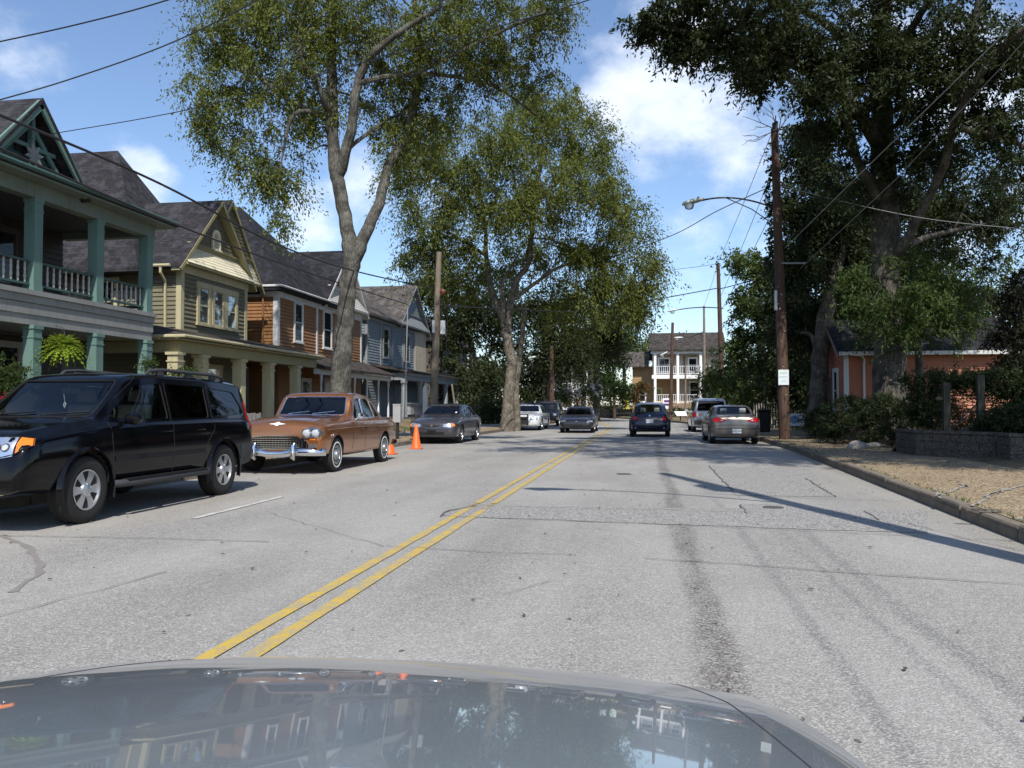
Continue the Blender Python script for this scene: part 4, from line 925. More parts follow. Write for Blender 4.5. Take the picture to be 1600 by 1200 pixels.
# ---- dark trees behind it, left side
for i, (lab, base, bl, Y) in enumerate([
        ('dark tree behind the shaded brown house, left of the pale trunk', (735, 660), [(720, 520, 60, 50, 62, 32), (670, 440, 36, 34, 60, 12), (740, 590, 60, 40, 60, 24), (700, 470, 45, 40, 62, 14), (765, 470, 60, 50, 62, 26), (750, 630, 45, 24, 56, 14)], 62),
        ('dark tree just right of the pale weeping trunk, over the police car', (850, 655), [(850, 520, 60, 55, 66, 32), (880, 470, 60, 40, 66, 20), (830, 585, 42, 26, 66, 14), (905, 545, 42, 36, 66, 16), (800, 470, 50, 45, 66, 18), (830, 610, 25, 15, 66, 5)], 66),
        ('dark tree overhanging the far end of the street at its left', (930, 655), [(960, 500, 42, 36, 72, 20), (930, 540, 50, 30, 74, 30), (880, 560, 50, 30, 74, 24), (985, 470, 28, 26, 72, 12), (900, 500, 50, 40, 72, 18), (970, 470, 28, 22, 68, 6)], 76)]):
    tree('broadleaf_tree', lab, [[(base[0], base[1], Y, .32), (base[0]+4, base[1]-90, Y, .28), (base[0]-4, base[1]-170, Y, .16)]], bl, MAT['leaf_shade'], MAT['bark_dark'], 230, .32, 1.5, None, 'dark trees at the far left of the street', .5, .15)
# ---- big oak, right
Y = 28.5
tree('oak_tree', 'huge dark oak with thick trunk in front of the salmon cottage', [
    [(1392, 665, Y, .56), (1390, 560, Y, .50), (1386, 450, Y, .46), (1384, 340, Y, .42), (1380, 220, Y, .36), (1374, 100, Y, .30), (1385, -40, Y, .2)],
    [(1388, 420, Y, .2), (1430, 350, Y-1, .14), (1474, 260, Y-2, .13), (1500, 170, Y-3, .12), (1560, 80, Y-4, .10), (1640, 20, Y-5, .08)], [(1498, 180, Y-3, .10), (1512, 90, Y-3, .09), (1530, 0, Y-3, .1), (1540, -90, Y-3, .05)],
    [(1382, 250, Y, .24), (1330, 160, Y-2, .18), (1240, 100, Y-3, .13), (1120, 60, Y-4, .08), (1030, 40, Y-4.5, .04)], [(1384, 330, Y, .18), (1340, 250, Y-1, .13), (1320, 150, Y-2, .10), (1330, 60, Y-2, .05)],
    [(1376, 120, Y, .18), (1280, 30, Y-2, .12), (1150, -10, Y-3, .07), (1040, 20, Y-4, .03)], [(1500, 200, Y-3, .1), (1580, 220, Y-3, .07), (1650, 260, Y-3, .04)], [(1386, 400, Y, .14), (1450, 370, Y+4, .10), (1540, 350, Y+7, .05)], [(1376, 120, Y, .16), (1440, 20, Y-1, .11), (1500, -60, Y-2, .05)]],
    [(1025, 38, 48, 26, Y-4, 20), (1085, 60, 55, 34, Y-4, 28), (1140, 85, 50, 30, Y-4, 22), (1190, 118, 45, 26, Y-3, 14), (1140, 15, 110, 40, Y-4, 44), (1250, 60, 80, 50, Y-3, 46), (1260, 130, 60, 28, Y-3, 18), (1340, 110, 80, 70, Y-2, 60), (1300, 205, 50, 40, Y-1, 22), (1420, 60, 90, 60, Y-2, 58), (1460, 150, 80, 60, Y-2, 50),
     (1550, 90, 80, 50, Y-3, 40), (1570, 190, 60, 34, Y-3, 20), (1450, 240, 70, 40, Y-1, 30), (1350, 290, 60, 40, Y, 24), (1480, 320, 80, 36, Y+8, 30), (1560, 300, 46, 36, Y+7, 22), (1450, 330, 60, 60, Y+8, 26), (1520, 250, 60, 40, Y+4, 22), (1555, 375, 36, 40, Y+7, 14), (1470, 400, 60, 30, Y+8, 18), (1520, 450, 36, 24, Y+8, 7),
     (1300, -60, 200, 60, Y-2, 80), (1520, -60, 150, 60, Y-2, 50), (1680, 60, 80, 100, Y-3, 40), (1680, 280, 60, 90, Y-2, 25)],
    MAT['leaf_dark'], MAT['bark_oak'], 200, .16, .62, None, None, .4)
# ---- oak standing beside the viewer, out of the picture at the right: its crown shades the middle of the road
def side_oak():
    t = thing('oak_tree', 'tall oak just outside the right edge whose crown shades the road', 'tree'); m = MB()
    m.tube([(10.6, 11.5, 0), (10.5, 11.6, 2), (10.2, 12, 6), (9.6, 12.5, 10), (9, 13, 14)], [.6, .45, .38, .3, .12], 12)
    C = []
    for x, y, z, rx, ry, rz, n in ((8.5, 12.5, 13.2, 4.5, 4.5, 2.6, 90), (4.5, 13.0, 13.0, 3.6, 3.0, 1.6, 60), (11.5, 10, 12.5, 3.6, 4, 2.2, 50), (9.3, 9.0, 12.0, 2.2, 1.6, 1.2, 34), (12.5, 16, 14, 4, 4, 2.5, 34), (5.5, 18, 14.4, 3.4, 2.8, 1.4, 46), (1.0, 15.5, 12.8, 2.6, 2.4, 1.0, 34), (2.5, 20, 14.6, 3.4, 2.6, 1.2, 40), (-1.2, 19.2, 13.8, 2.4, 2, .9, 20)):
        g = RNG.normal(size=(n, 3)); g /= np.linalg.norm(g, axis=1)[:, None]; g *= (RNG.random(n)**.4)[:, None]; C.append(np.array([x, y, z])+g*np.array([rx, ry, rz]))
    C = np.concatenate(C)
    for c in C[::3]:
        p = Vector((10.0, 12.2, 7.5+2.5*random.random())); q = Vector(c); m.tube([p, p.lerp(q, .5)+Vector((0, 0, .7)), q], [.09, .05, .012], 5, False)
    m.build('trunk', MAT['bark_dark'], t, True)
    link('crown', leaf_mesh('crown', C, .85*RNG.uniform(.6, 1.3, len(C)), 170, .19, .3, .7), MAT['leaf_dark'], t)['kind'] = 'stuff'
side_oak()
# ---- trees right of the road
tree('broadleaf_tree', 'dark ivy covered tree directly behind the tall lamp pole', [[(1277, 665, 35, .36), (1282, 560, 35, .33), (1296, 460, 35, .29), (1312, 400, 35, .22), (1330, 300, 36, .12)], [(1280, 560, 35, .14), (1268, 525, 35, .09), (1250, 520, 35, .05)]],
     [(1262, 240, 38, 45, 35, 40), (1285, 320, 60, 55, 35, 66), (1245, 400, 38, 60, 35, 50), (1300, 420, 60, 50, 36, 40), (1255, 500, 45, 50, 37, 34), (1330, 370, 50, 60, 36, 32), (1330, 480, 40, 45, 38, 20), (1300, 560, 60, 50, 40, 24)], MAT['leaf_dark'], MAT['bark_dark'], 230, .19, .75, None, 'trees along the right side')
tree('broadleaf_tree', 'brighter green leafy tree hanging over the cottage roof', [[(1440, 665, 31.5, .16), (1436, 560, 31.5, .13), (1430, 480, 31.3, .10)]],
     [(1440, 455, 60, 42, 30, 44), (1345, 430, 40, 22, 28.0, 9), (1405, 470, 80, 26, 27.4, 22), (1440, 420, 80, 24, 28.2, 18), (1330, 480, 36, 16, 28, 7), (1395, 515, 44, 9, 27.3, 6), (1480, 505, 50, 14, 29, 8), (1490, 470, 36, 26, 31.5, 16), (1350, 450, 36, 36, 31.5, 18), (1420, 505, 45, 14, 30.5, 12), (1350, 510, 26, 14, 31, 5)], MAT['leaf_mid'], MAT['bark_dark'], 210, .14, .62, None, 'trees along the right side')
tree('broadleaf_tree', 'glossy leaved tree catching sun beside the second utility pole', [[(1190, 670, 50, .25), (1188, 560, 50, .2), (1185, 480, 50, .12)]],
     [(1165, 412, 32, 20, 48, 14), (1195, 432, 26, 28, 48, 14), (1180, 480, 42, 34, 48, 26), (1170, 540, 40, 30, 49, 22), (1215, 540, 40, 50, 50, 28), (1135, 590, 28, 22, 52, 10), (1165, 610, 45, 25, 50, 16)], MAT['leaf_magnolia'], MAT['bark_dark'], 210, .24, .8, None, 'trees along the right side', .3)
tree('broadleaf_tree', 'low shaded tree behind the silver minivan', [[(1150, 668, 60, .2), (1152, 600, 60, .14)]], [(1120, 600, 26, 26, 60, 12), (1160, 625, 50, 26, 60, 22), (1215, 615, 46, 34, 56, 24), (1110, 635, 20, 12, 62, 6), (1240, 560, 30, 40, 52, 14)], MAT['leaf_shade'], MAT['bark_dark'], 210, .28, 1.1, None, 'trees along the right side')
tree('broadleaf_tree', 'dark purple leaved tree at the right edge of the picture', [[(1640, 690, 24, .15), (1636, 560, 24, .12), (1625, 480, 24, .08)]], [(1600, 455, 36, 36, 24, 24), (1590, 520, 34, 38, 24, 24), (1640, 480, 40, 60, 24, 30), (1600, 580, 40, 24, 24, 18)], leaf_mat('purple_leaves', (.010, .013, .008), (.026, .025, .015), (.050, .046, .026), .2), MAT['bark_dark'], 200, .13, .5, None, 'trees along the right side')
tree('broadleaf_tree', 'pale thin tree behind the cottage at the right', [[(1555, 650, 44, .2), (1556, 560, 44, .15), (1550, 500, 44, .1)]], [(1545, 480, 26, 30, 44, 7), (1570, 440, 30, 36, 44, 8), (1500, 470, 46, 36, 46, 18), (1450, 430, 50, 40, 46, 20)], MAT['leaf_far'], MAT['bark'], 180, .2, .9, None, 'trees along the right side')
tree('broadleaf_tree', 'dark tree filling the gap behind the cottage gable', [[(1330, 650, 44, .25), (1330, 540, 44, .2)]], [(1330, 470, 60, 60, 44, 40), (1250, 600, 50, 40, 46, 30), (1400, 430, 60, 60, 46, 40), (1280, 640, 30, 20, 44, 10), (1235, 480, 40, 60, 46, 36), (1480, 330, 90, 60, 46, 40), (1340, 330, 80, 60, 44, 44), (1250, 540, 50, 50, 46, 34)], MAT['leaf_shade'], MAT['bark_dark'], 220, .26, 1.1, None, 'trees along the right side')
# ---- middle distance and far
tree('crape_myrtle', 'white flowering crape myrtle above the dark coupe', [[(905, 648, 76, .08), (900, 620, 76, .05)]], [(890, 615, 28, 14, 76, 16), (930, 612, 22, 15, 76, 12), (865, 612, 16, 12, 78, 8)], MAT['leaf_far'], MAT['bark'], 150, .24, .8, None, 'trees across the bend')
tree('broadleaf_tree', 'rounded dark green tree in front of the far grey roofed house', [[(955, 650, 82, .14), (953, 600, 82, .1)]], [(955, 585, 24, 26, 82, 22), (930, 600, 22, 20, 82, 13), (975, 610, 22, 20, 80, 13), (960, 560, 16, 12, 82, 5)], MAT['leaf_mid'], MAT['bark_dark'], 170, .28, 1.0, None, 'trees across the bend')
tree('broadleaf_tree', 'small bronze tinged tree left of the tan porch house', [[(995, 650, 80, .1), (994, 620, 80, .07)]], [(998, 608, 15, 14, 80, 12), (985, 622, 16, 12, 80, 9), (1007, 600, 7, 8, 80, 4)], MAT['leaf_red'], MAT['bark_dark'], 150, .22, .7, None, 'trees across the bend')
for lab, bl in (('bright green tree crown behind the roof of the far wing', [(1000, 545, 28, 12, 112, 14), (975, 535, 20, 16, 112, 9), (1040, 530, 50, 6, 125, 6)]), ('dark tall tree behind the far houses left of the sky gap', [(975, 520, 28, 22, 105, 18), (940, 530, 40, 30, 108, 22), (990, 500, 10, 8, 105, 3)])):
    tree('broadleaf_tree', lab, [[(bl[0][0], 640, 110, .3), (bl[0][0], 560, 110, .2)]], bl, MAT['leaf_far'] if 'bright' in lab else MAT['leaf_mid'], MAT['bark_dark'], 170, .42, 1.9, None, 'trees across the bend')
# trees far behind both rows closing the view at the horizon: one wood
C = np.concatenate([blob(*b) for b in [(60, 560, 200, 60, 95, 30), (300, 600, 200, 40, 100, 40), (520, 600, 150, 50, 100, 40), (760, 585, 110, 60, 92, 46), (1180, 590, 70, 40, 85, 34), (1300, 590, 90, 50, 75, 36), (1450, 590, 120, 40, 75, 36), (1650, 560, 150, 60, 75, 30), (880, 600, 60, 20, 112, 12),(1240,630,60,16,80,14)]])
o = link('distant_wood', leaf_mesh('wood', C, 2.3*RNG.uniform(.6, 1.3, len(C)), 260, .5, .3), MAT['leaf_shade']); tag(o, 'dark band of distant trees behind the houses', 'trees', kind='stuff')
# ---- hedges and bushes
def bush(name, label, balls, mat, size=.07, per=240, crad=.28, cat='bush', group=None, stem=True):
    t = thing(name, label, cat, (0, 0, 0), 0, group); C = []; 
    for x, y, z, rx, ry, rz, n in balls:
        g = RNG.normal(size=(n, 3)); g /= np.linalg.norm(g, axis=1)[:, None]; g *= (RNG.random(n)**.33)[:, None]; C.append(np.array([x, y, z])+g*np.array([rx, ry, rz]))
    C = np.concatenate(C); C[:, 2] = np.maximum(C[:, 2], .25)
    link('foliage', leaf_mesh('foliage', C, crad*RNG.uniform(.7, 1.2, len(C)), per, size, .2, .9, .45), mat, t)['kind'] = 'stuff'
    m = MB(); x, y, z, *_ = balls[0]
    for i in range(7):
        c = C[int(RNG.integers(len(C)))]; m.tube([(x+random.uniform(-.1, .1), y+random.uniform(-.1, .1), .1), ((x+c[0])/2, (y+c[1])/2, (c[2]+.1)/2+.1), tuple(c)], [.03, .02, .008], 5)
    m.build('stem', MAT['bark_dark'], t); return t
def bx(px, py, Y): return tuple(pt(px, py, Y=Y))
def bb(px, py, rx, ry, Y, n, d=None):
    c = pt(px, py, Y=Y); k = Y/FPX*1.02; return (c.x, c.y, c.z, rx*k, d or rx*k, ry*k, n)
bush('clipped_hedge', 'low dark hedge beside the base of the tall lamp pole', [bb(1282, 655, 22, 24, 31, 26)], MAT['leaf_dark'], group='hedges on the right')
bush('shrub', 'broad dark shrub below the cottage corner at the foot of the oak', [bb(1335, 655, 42, 32, 27, 60), bb(1375, 640, 26, 26, 27, 30), bb(1300, 672, 16, 14, 28, 12)], MAT['leaf_dark'], group='hedges on the right')
bush('shrub', 'small shrub between the oak trunk and the arched hedge', [bb(1420, 655, 26, 28, 26.5, 24), bb(1400, 675, 26, 12, 25, 12)], MAT['leaf_shade'], group='hedges on the right')
bush('arched_hedge', 'tall hedge clipped into arches behind the timber posts', [bb(1450, 635, 24, 45, 24, 46, .5), bb(1500, 592, 80, 12, 24, 50, .5), bb(1580, 598, 44, 20, 23.5, 34, .5), bb(1590, 640, 40, 40, 24, 40, .5)], MAT['leaf_dark'], group='hedges on the right')
bush('shrub', 'bronze and green sunlit shrub seen through the hedge arch', [bb(1505, 640, 34, 34, 26.5, 30, .5)], MAT['leaf_red'], per=150, group='hedges on the right')
bush('clipped_hedge', 'square clipped hedge above the near right low wall', [bb(1555, 665, 26, 24, 20.5, 34, .5), bb(1600, 662, 34, 26, 20, 44, .5), bb(1650, 660, 34, 26, 20, 30, .5)], MAT['leaf_dark'], group='hedges on the right')
bush('shrub', 'sunlit leafy shrub at the right edge above the arched hedge', [bb(1600, 570, 26, 22, 27, 18, .6)], MAT['leaf_mid'], group='hedges on the right')
bush('flowering_shrub', 'green shrub with red blossoms at the far left by the black vehicle', [bb(25, 605, 34, 40, 12.5, 26), bb(50, 625, 22, 24, 12.8, 14), bb(-20, 600, 40, 60, 12, 26)], MAT['leaf_mid'], .05, 170, .17, group='front garden shrubs')
bush('garden_shrub', 'small shrub between the lower teal column and the cream column', [bb(228, 575, 10, 22, 19.5, 8)], MAT['leaf_mid'], .06, 130, .2, group='front garden shrubs')
bush('garden_shrub', 'small green bush seen under the roof rack gap of the black vehicle', [bb(285, 582, 22, 6, 19.5, 8)], MAT['leaf_mid'], .06, 130, .2, group='front garden shrubs')
m = MB(); rr = random.Random(2)
for i in range(8):
    p = pt(rr.uniform(-10, 22), rr.uniform(610, 640), Y=12.1)
    for k in range(5):
        a = k*1.256; m.add([p, p+Vector((.035*math.cos(a), -.01, .035*math.sin(a))), p+Vector((.045*math.cos(a+.6), -.015, .045*math.sin(a+.6))), p+Vector((.035*math.cos(a+1.2), -.01, .035*math.sin(a+1.2)))], [(0, 1, 2, 3)])
tag(m.build('rose_blossoms', MAT['petal_red']), 'small red blossoms on the shrub at the far left', 'flowers', kind='stuff')
C = np.concatenate([blob(890, 610, 26, 11, 75.4, 26), blob(928, 607, 18, 11, 75.4, 16), blob(850, 608, 24, 8, 75, 12)])
o = link('crape_blossoms', leaf_mesh('petals', C, .35*RNG.uniform(.6, 1.2, len(C)), 14, .14, .1, .8, .9), MAT['petal']); tag(o, 'white blossom clusters on the far crape myrtle', 'flowers', kind='stuff')
# ivy up the lamp pole
C = [tuple(pt(1204+random.uniform(-5, 7), y, Y=30.8)) for y in range(245, 425, 7)]
o = link('pole_ivy', leaf_mesh('ivy', C, np.full(len(C), .17), 60, .10, .3, 1, .7), MAT['leaf_dark']); tag(o, 'dark ivy climbing the upper half of the tall lamp pole', 'ivy', kind='stuff')
# fern in a hanging basket on the green porch
def fern():
    t = thing('hanging_fern', 'bright yellow green fern in a hanging basket between teal columns', 'fern'); c = pt(98, 545, X=-13.45)
    m = MB(); m.lathe([(.06, -.16), (.14, -.10), (.18, .02), (.17, .03), (.05, .02)], 14, 'Z', tuple(c-Vector((0, 0, .05)))); m.build('basket', MAT['black_plastic'], t, True)
    m = MB()
    for a in (0, 2.1, 4.2): m.tube([c+Vector((.16*math.cos(a), .16*math.sin(a), 0)), c+Vector((0, 0, .5)), ], .006, 4)
    m.tube([c+Vector((0, 0, .5)), (c.x-.2, c.y, 3.20)], .006, 4); m.build('chain', MAT['black_metal'], t)
    V = []; F = []
    for i in range(300):
        a = RNG.uniform(0, 6.28); e = RNG.uniform(.0, 1.25); L = RNG.uniform(.42, .74); d = Vector((math.cos(a)*math.cos(e), math.sin(a)*math.cos(e), math.sin(e))); s = Vector((-math.sin(a), math.cos(a), 0)); P = []
        for k in range(9):
            t_ = k/8; P.append(c+d*L*t_+Vector((0, 0, -.62*t_*t_*(1.15-e*.45)))*L*1.1)
        for k in range(8):
            w = .060*math.sin(math.pi*min(1, (k+1)/8.3))+.006; q = len(V)
            for sg in (1, -1):
                b = P[k]; tip = P[k]+s*sg*w+(P[k+1]-P[k])*.6+Vector((0, 0, -.01)); n_ = P[k].lerp(P[k+1], .75)
                q = len(V); V += [tuple(b), tuple(tip), tuple(n_)]; F.append((q, q+1, q+2))
    m = MB(); m.v = V; m.f = F; o = link('fronds', m.mesh('fronds'), MAT['leaf_fern'], t); o['kind'] = 'stuff'
fern()
# ================================================================== vehicles (local axes: +Y forward, +X right side, ground at 0)
def hermite(xs, ys, x):
    n = len(xs)
    if x <= xs[0]: return ys[0]
    if x >= xs[-1]: return ys[-1]
    i = max(j for j in range(n-1) if xs[j] <= x)
    def sl(j):
        if j <= 0 or j >= n-1: return 0 if False else (ys[min(j+1, n-1)]-ys[max(j-1, 0)])/max(1e-6, xs[min(j+1, n-1)]-xs[max(j-1, 0)])
        a = (ys[j]-ys[j-1])/(xs[j]-xs[j-1]); b = (ys[j+1]-ys[j])/(xs[j+1]-xs[j])
        return 0 if a*b <= 0 else 2*a*b/(a+b)
    h = xs[i+1]-xs[i]; t = (x-xs[i])/h
    return (2*t**3-3*t*t+1)*ys[i]+(t**3-2*t*t+t)*h*sl(i)+(-2*t**3+3*t*t)*ys[i+1]+(t**3-t*t)*h*sl(i+1)
def half_section(zb, zs, zt, ws, wt):
    q = lambda t: (ws-.05+(wt-ws+.05)*t, zs+.01+(zt-zs-.01)*t)
    P = [(0, zb), (ws*.8, zb), (ws*.955, zb+.045), (ws*.99, zb+(zs-zb)*.3), (ws, zb+(zs-zb)*.62), (ws-.012, zs-.05), (ws-.028, zs-.012), (ws-.052, zs+.01),
         q(.25), q(.5), q(.75), q(.92), (wt-.045, zs+(zt-zs)*.985), (wt-.11, zt+.004), (wt*.6, zt+.016), (wt*.3, zt+.022), (0, zt+.025)]
    return P
def loft(st, ny=64, shrink=0, y0=None, y1=None, zfloor=None):
    st = sorted(st); ys = [s[0] for s in st]
    a, b = (ys[0] if y0 is None else y0), (ys[-1] if y1 is None else y1)
    Y = [a+(b-a)*i/(ny-1) for i in range(ny)] + ([y for y in ys if a < y < b] if y0 is None else [])
    Y = sorted(set(round(y, 4) for y in Y))
    Y = [y for i, y in enumerate(Y) if i == 0 or y-Y[i-1] > .012]
    V = []; n = 0
    for y in Y:
        p = [hermite(ys, [s[k] for s in st], y) for k in range(1, 6)]
        if shrink: p = [zfloor, p[1], max(p[2]-shrink*.8, p[1]-.2), p[3]-shrink, p[4]-shrink]
        H = half_section(*p)
        if shrink: H = [H[0], (H[1][0], H[1][1])]+H[2:]
        ring = H+[(-x, z) for x, z in reversed(H[1:-1])]
        n = len(ring); V += [(x, y, z) for x, z in ring]
    F = []
    for i in range(len(Y)-1):
        for j in range(n):
            k = (j+1) % n; F.append((i*n+j, i*n+k, (i+1)*n+k, (i+1)*n+j))
    F.append(tuple(range(n))); F.append(tuple((len(Y)-1)*n+j for j in reversed(range(n))))
    m = MB(); m.v = V; m.f = F; return m
def carve(me, cutters, mats):
    me.materials.clear()
    for x in mats: me.materials.append(x)
    o = bpy.data.objects.new('tmp', me); COL.objects.link(o); tmp = []
    for c in cutters:
        for x in mats: c.materials.append(x)
        c.polygons.foreach_set('material_index', [1]*len(c.polygons))
        t = bpy.data.objects.new('tmp_cut', c); COL.objects.link(t); tmp.append(t)
        m = o.modifiers.new('b', 'BOOLEAN'); m.operation = 'DIFFERENCE'; m.solver = 'EXACT'; m.object = t
    dg = bpy.context.evaluated_depsgraph_get(); dg.update()
    new = bpy.data.meshes.new_from_object(o.evaluated_get(dg))
    for t in tmp+[o]: bpy.data.objects.remove(t)
    ok = len(new.polygons) > 200
    new = new if ok else me
    new.polygons.foreach_set('use_smooth', [True]*len(new.polygons)); new.set_sharp_from_angle(angle=R(32))
    return new
def inside(p, poly):
    x, y = p; c = False; n = len(poly)
    for i in range(n):
        (x1, y1), (x2, y2) = poly[i], poly[i-1]
        if (y1 > y) != (y2 > y) and x < (x2-x1)*(y-y1)/(y2-y1)+x1: c = not c
    return c
def round_poly(P, r=.04, n=3):
    out = []
    m = len(P)
    for i in range(m):
        a, b, c = Vector(P[i-1]), Vector(P[i]), Vector(P[(i+1) % m])
        d1 = (a-b); d2 = (c-b); k = min(r, d1.length*.45, d2.length*.45)
        p, q = b+d1.normalized()*k, b+d2.normalized()*k
        for t in range(n+1):
            t /= n; out.append(tuple(p*(1-t)**2+b*2*t*(1-t)+q*t*t))
    return out
class Skin:
    """outer surface of a vehicle body to lay windows, lamps, seams on"""
    def __init__(s, mb): s.b = BVHTree.FromPolygons([Vector(v) for v in mb.v], mb.f)
    def hit(s, p, ax, sd):
        if ax == 'x': o, d = Vector((3*sd, p[0], p[1])), Vector((-sd, 0, 0))
        elif ax == 'y': o, d = Vector((p[0], 5*sd, p[1])), Vector((0, -sd, 0))
        else: o, d = Vector((p[0], p[1], 4)), Vector((0, 0, -1))
        h, nrm, i, dist = s.b.ray_cast(o, d)
        if h is None: return None, None
        if nrm.dot(d) > 0: nrm = -nrm
        return h, nrm
    def patch(s, poly, ax, sd, off=.004, step=.07, skirt=.015, mb=None):
        mb = mb or MB()
        E = []
        for i in range(len(poly)):
            a, b = Vector(poly[i]), Vector(poly[(i+1) % len(poly)]); k = max(1, int((b-a).length/step))
            E += [tuple(a+(b-a)*j/k) for j in range(k)]
        xs = [p[0] for p in E]; zs = [p[1] for p in E]
        G = []
        x = min(xs)+step/2
        while x < max(xs):
            z = min(zs)+step/2
            while z < max(zs):
                if inside((x, z), E) and min((x-a)**2+(z-b)**2 for a, b in E) > (step*.35)**2: G.append((x, z))
                z += step
            x += step
        V, _, F, *_ = delaunay_2d_cdt([Vector(p) for p in E+G], [], [list(range(len(E)))], 1, 1e-5)
        P3 = []; ok = []
        for v in V:
            h, n = s.hit(v, ax, sd)
            if h is None: P3.append(Vector((0, 0, 0))); ok.append(False); continue
            P3.append(h+n*off); ok.append(True)
        k = len(mb.v); mb.v += [tuple(p) for p in P3]
        mb.f += [tuple(i+k for i in f) for f in F if all(ok[i] for i in f)]
        if skirt:
            ne = len(E)
            D = Vector((-sd, 0, 0)) if ax == 'x' else Vector((0, -sd, 0)) if ax == 'y' else Vector((0, 0, -1))
            k2 = len(mb.v); mb.v += [tuple(P3[i]+D*skirt) for i in range(ne)]
            mb.f += [(k+i, k+(i+1) % ne, k2+(i+1) % ne, k2+i) for i in range(ne) if ok[i] and ok[(i+1) % ne]]
        return mb
    def line(s, pts, ax, sd, r=.006, off=.0, n=5, step=.06, mb=None):
        mb = mb or MB(); P = []
        for a, b in zip(pts[:-1], pts[1:]):
            a, b = Vector(a), Vector(b); k = max(1, int((b-a).length/step))
            for j in range(k):
                h, nn = s.hit(a+(b-a)*j/k, ax, sd)
                if h: P.append(h+nn*off)
        h, nn = s.hit(pts[-1], ax, sd)
        if h: P.append(h+nn*off)
        if len(P) > 1: mb.tube(P, r, n)
        return mb
_wheel_cache = {}
def make_wheel(style, r, w):
    k = (style, r, w)
    if k in _wheel_cache: return _wheel_cache[k]
    rr = r*(.60 if style != 'classic' else .56); h = w/2
    t = MB(); t.lathe([(rr, h*.72), (rr+.015, h*.92), (rr+(r-rr)*.45, h*1.0), (r-.035, h*.96), (r-.012, h*.86), (r, h*.7), (r, h*.3), (r-.006, h*.28), (r-.006, h*.2), (r, h*.18),
                       (r, -h*.18), (r-.006, -h*.2), (r-.006, -h*.28), (r, -h*.3), (r, -h*.7), (r-.012, -h*.86), (r-.035, -h*.96), (rr, -h*.8)], 36, 'X')
    tyre = t.mesh('tyre', True)
    m = MB(); m.lathe([(rr+.004, h*.93), (rr-.012, h*.93), (rr-.02, h*.6), (rr-.03, h*.1), (rr-.03, -h*.5)], 32, 'X', cap=False)
    o = h*.82
    dk = MB(); dk.lathe([(rr-.022, -h*.1), (.01, -h*.1)], 24, 'X')
    if style == 'classic':
        m.lathe([(rr-.01, o-.02), (rr-.03, o+.0), (rr-.06, o-.012), (rr-.075, o-.012), (rr-.085, o+.004), (.075, o+.012), (.07, o+.035), (.05, o+.05), (0.002, o+.052)], 32, 'X')
    else:
        ns = {'six': 6, 'five': 5, 'multi': 9}[style]
        for i in range(ns):
            a = 2*math.pi*i/ns
            u = Vector((0, math.cos(a), math.sin(a))); v = Vector((0, -math.sin(a), math.cos(a)))
            w0, w1 = (.055, .042) if style == 'six' else (.05, .03) if style == 'five' else (.025, .018)
            if style == 'six': w0, w1 = .040, .062
            P = []
            for d, ww, x in ((.03, w0, o-.005), (rr*.5, (w0+w1)/2*.8, o-.0), (rr-.015, w1, o-.01)):
                for e in (-1, 1): P.append(u*d+v*e*ww*(rr/.24)+Vector((x, 0, 0)))
                for e in (-1, 1): P.append(u*d+v*e*ww*.7*(rr/.24)+Vector((x-.05, 0, 0)))
            m.add(P, [(0, 1, 5, 4), (4, 5, 9, 8), (1, 3, 7, 5), (5, 7, 11, 9), (2, 0, 4, 6), (6, 4, 8, 10)])
        m.lathe([(.085, o-.02), (.075, o+.01), (.045, o+.022), (.002, o+.024)], 20, 'X')
        for i in range(5):
            a = 2*math.pi*i/5+.3; m.lathe([(.012, o), (.012, o+.02), (.004, o+.024)], 6, 'X', (0, .06*math.cos(a), .06*math.sin(a)))
    rim = m.mesh('rim', True); disc = dk.mesh('brake_disc', False)
    wh = None
    if style == 'classic':
        q = MB(); q.lathe([(rr+.040, h*.985), (rr+.046, h*1.03), (rr+.062, h*1.03), (rr+.068, h*.99)], 40, 'X', cap=False); wh = q.mesh('white_band', True)
    _wheel_cache[k] = (tyre, rim, disc, wh); return _wheel_cache[k]
def add_wheels(t, spec):
    for y in spec['wy']:
        for sx in (1, -1):
            tyre, rim, disc, wh = make_wheel(spec.get('rim', 'five'), spec['r'], spec.get('tw', .21))
            o = link('wheel', tyre, MAT['rubber'], t); o.location = (sx*spec['track'], y, spec['r'])
            o.rotation_euler = (0, 0, 0 if sx > 0 else math.pi)
            link('rim', rim, MAT['steel'] if spec.get('rim') == 'classic' else MAT['alloy'], o); link('brake_disc', disc, MAT['well'], o)
            if wh: link('whitewall_band', wh, MAT['white_wall'], o)
def seat_mb(x, y, z, w=.5, h=.62, rest=True):
    m = MB()
    m.b3(x-w/2, x+w/2, y-.25, y+.25, z-.02, z+.14); 
    m.slab([(x-w/2, y-.28, z+.05), (x+w/2, y-.28, z+.05), (x+w/2*.85, y-.42, z+h), (x-w/2*.85, y-.42, z+h)], (0, .12, .02))
    if rest: m.slab([(x-.13, y-.43, z+h+.03), (x+.13, y-.43, z+h+.03), (x+.11, y-.46, z+h+.2), (x-.11, y-.46, z+h+.2)], (0, .09, .02))
    return m
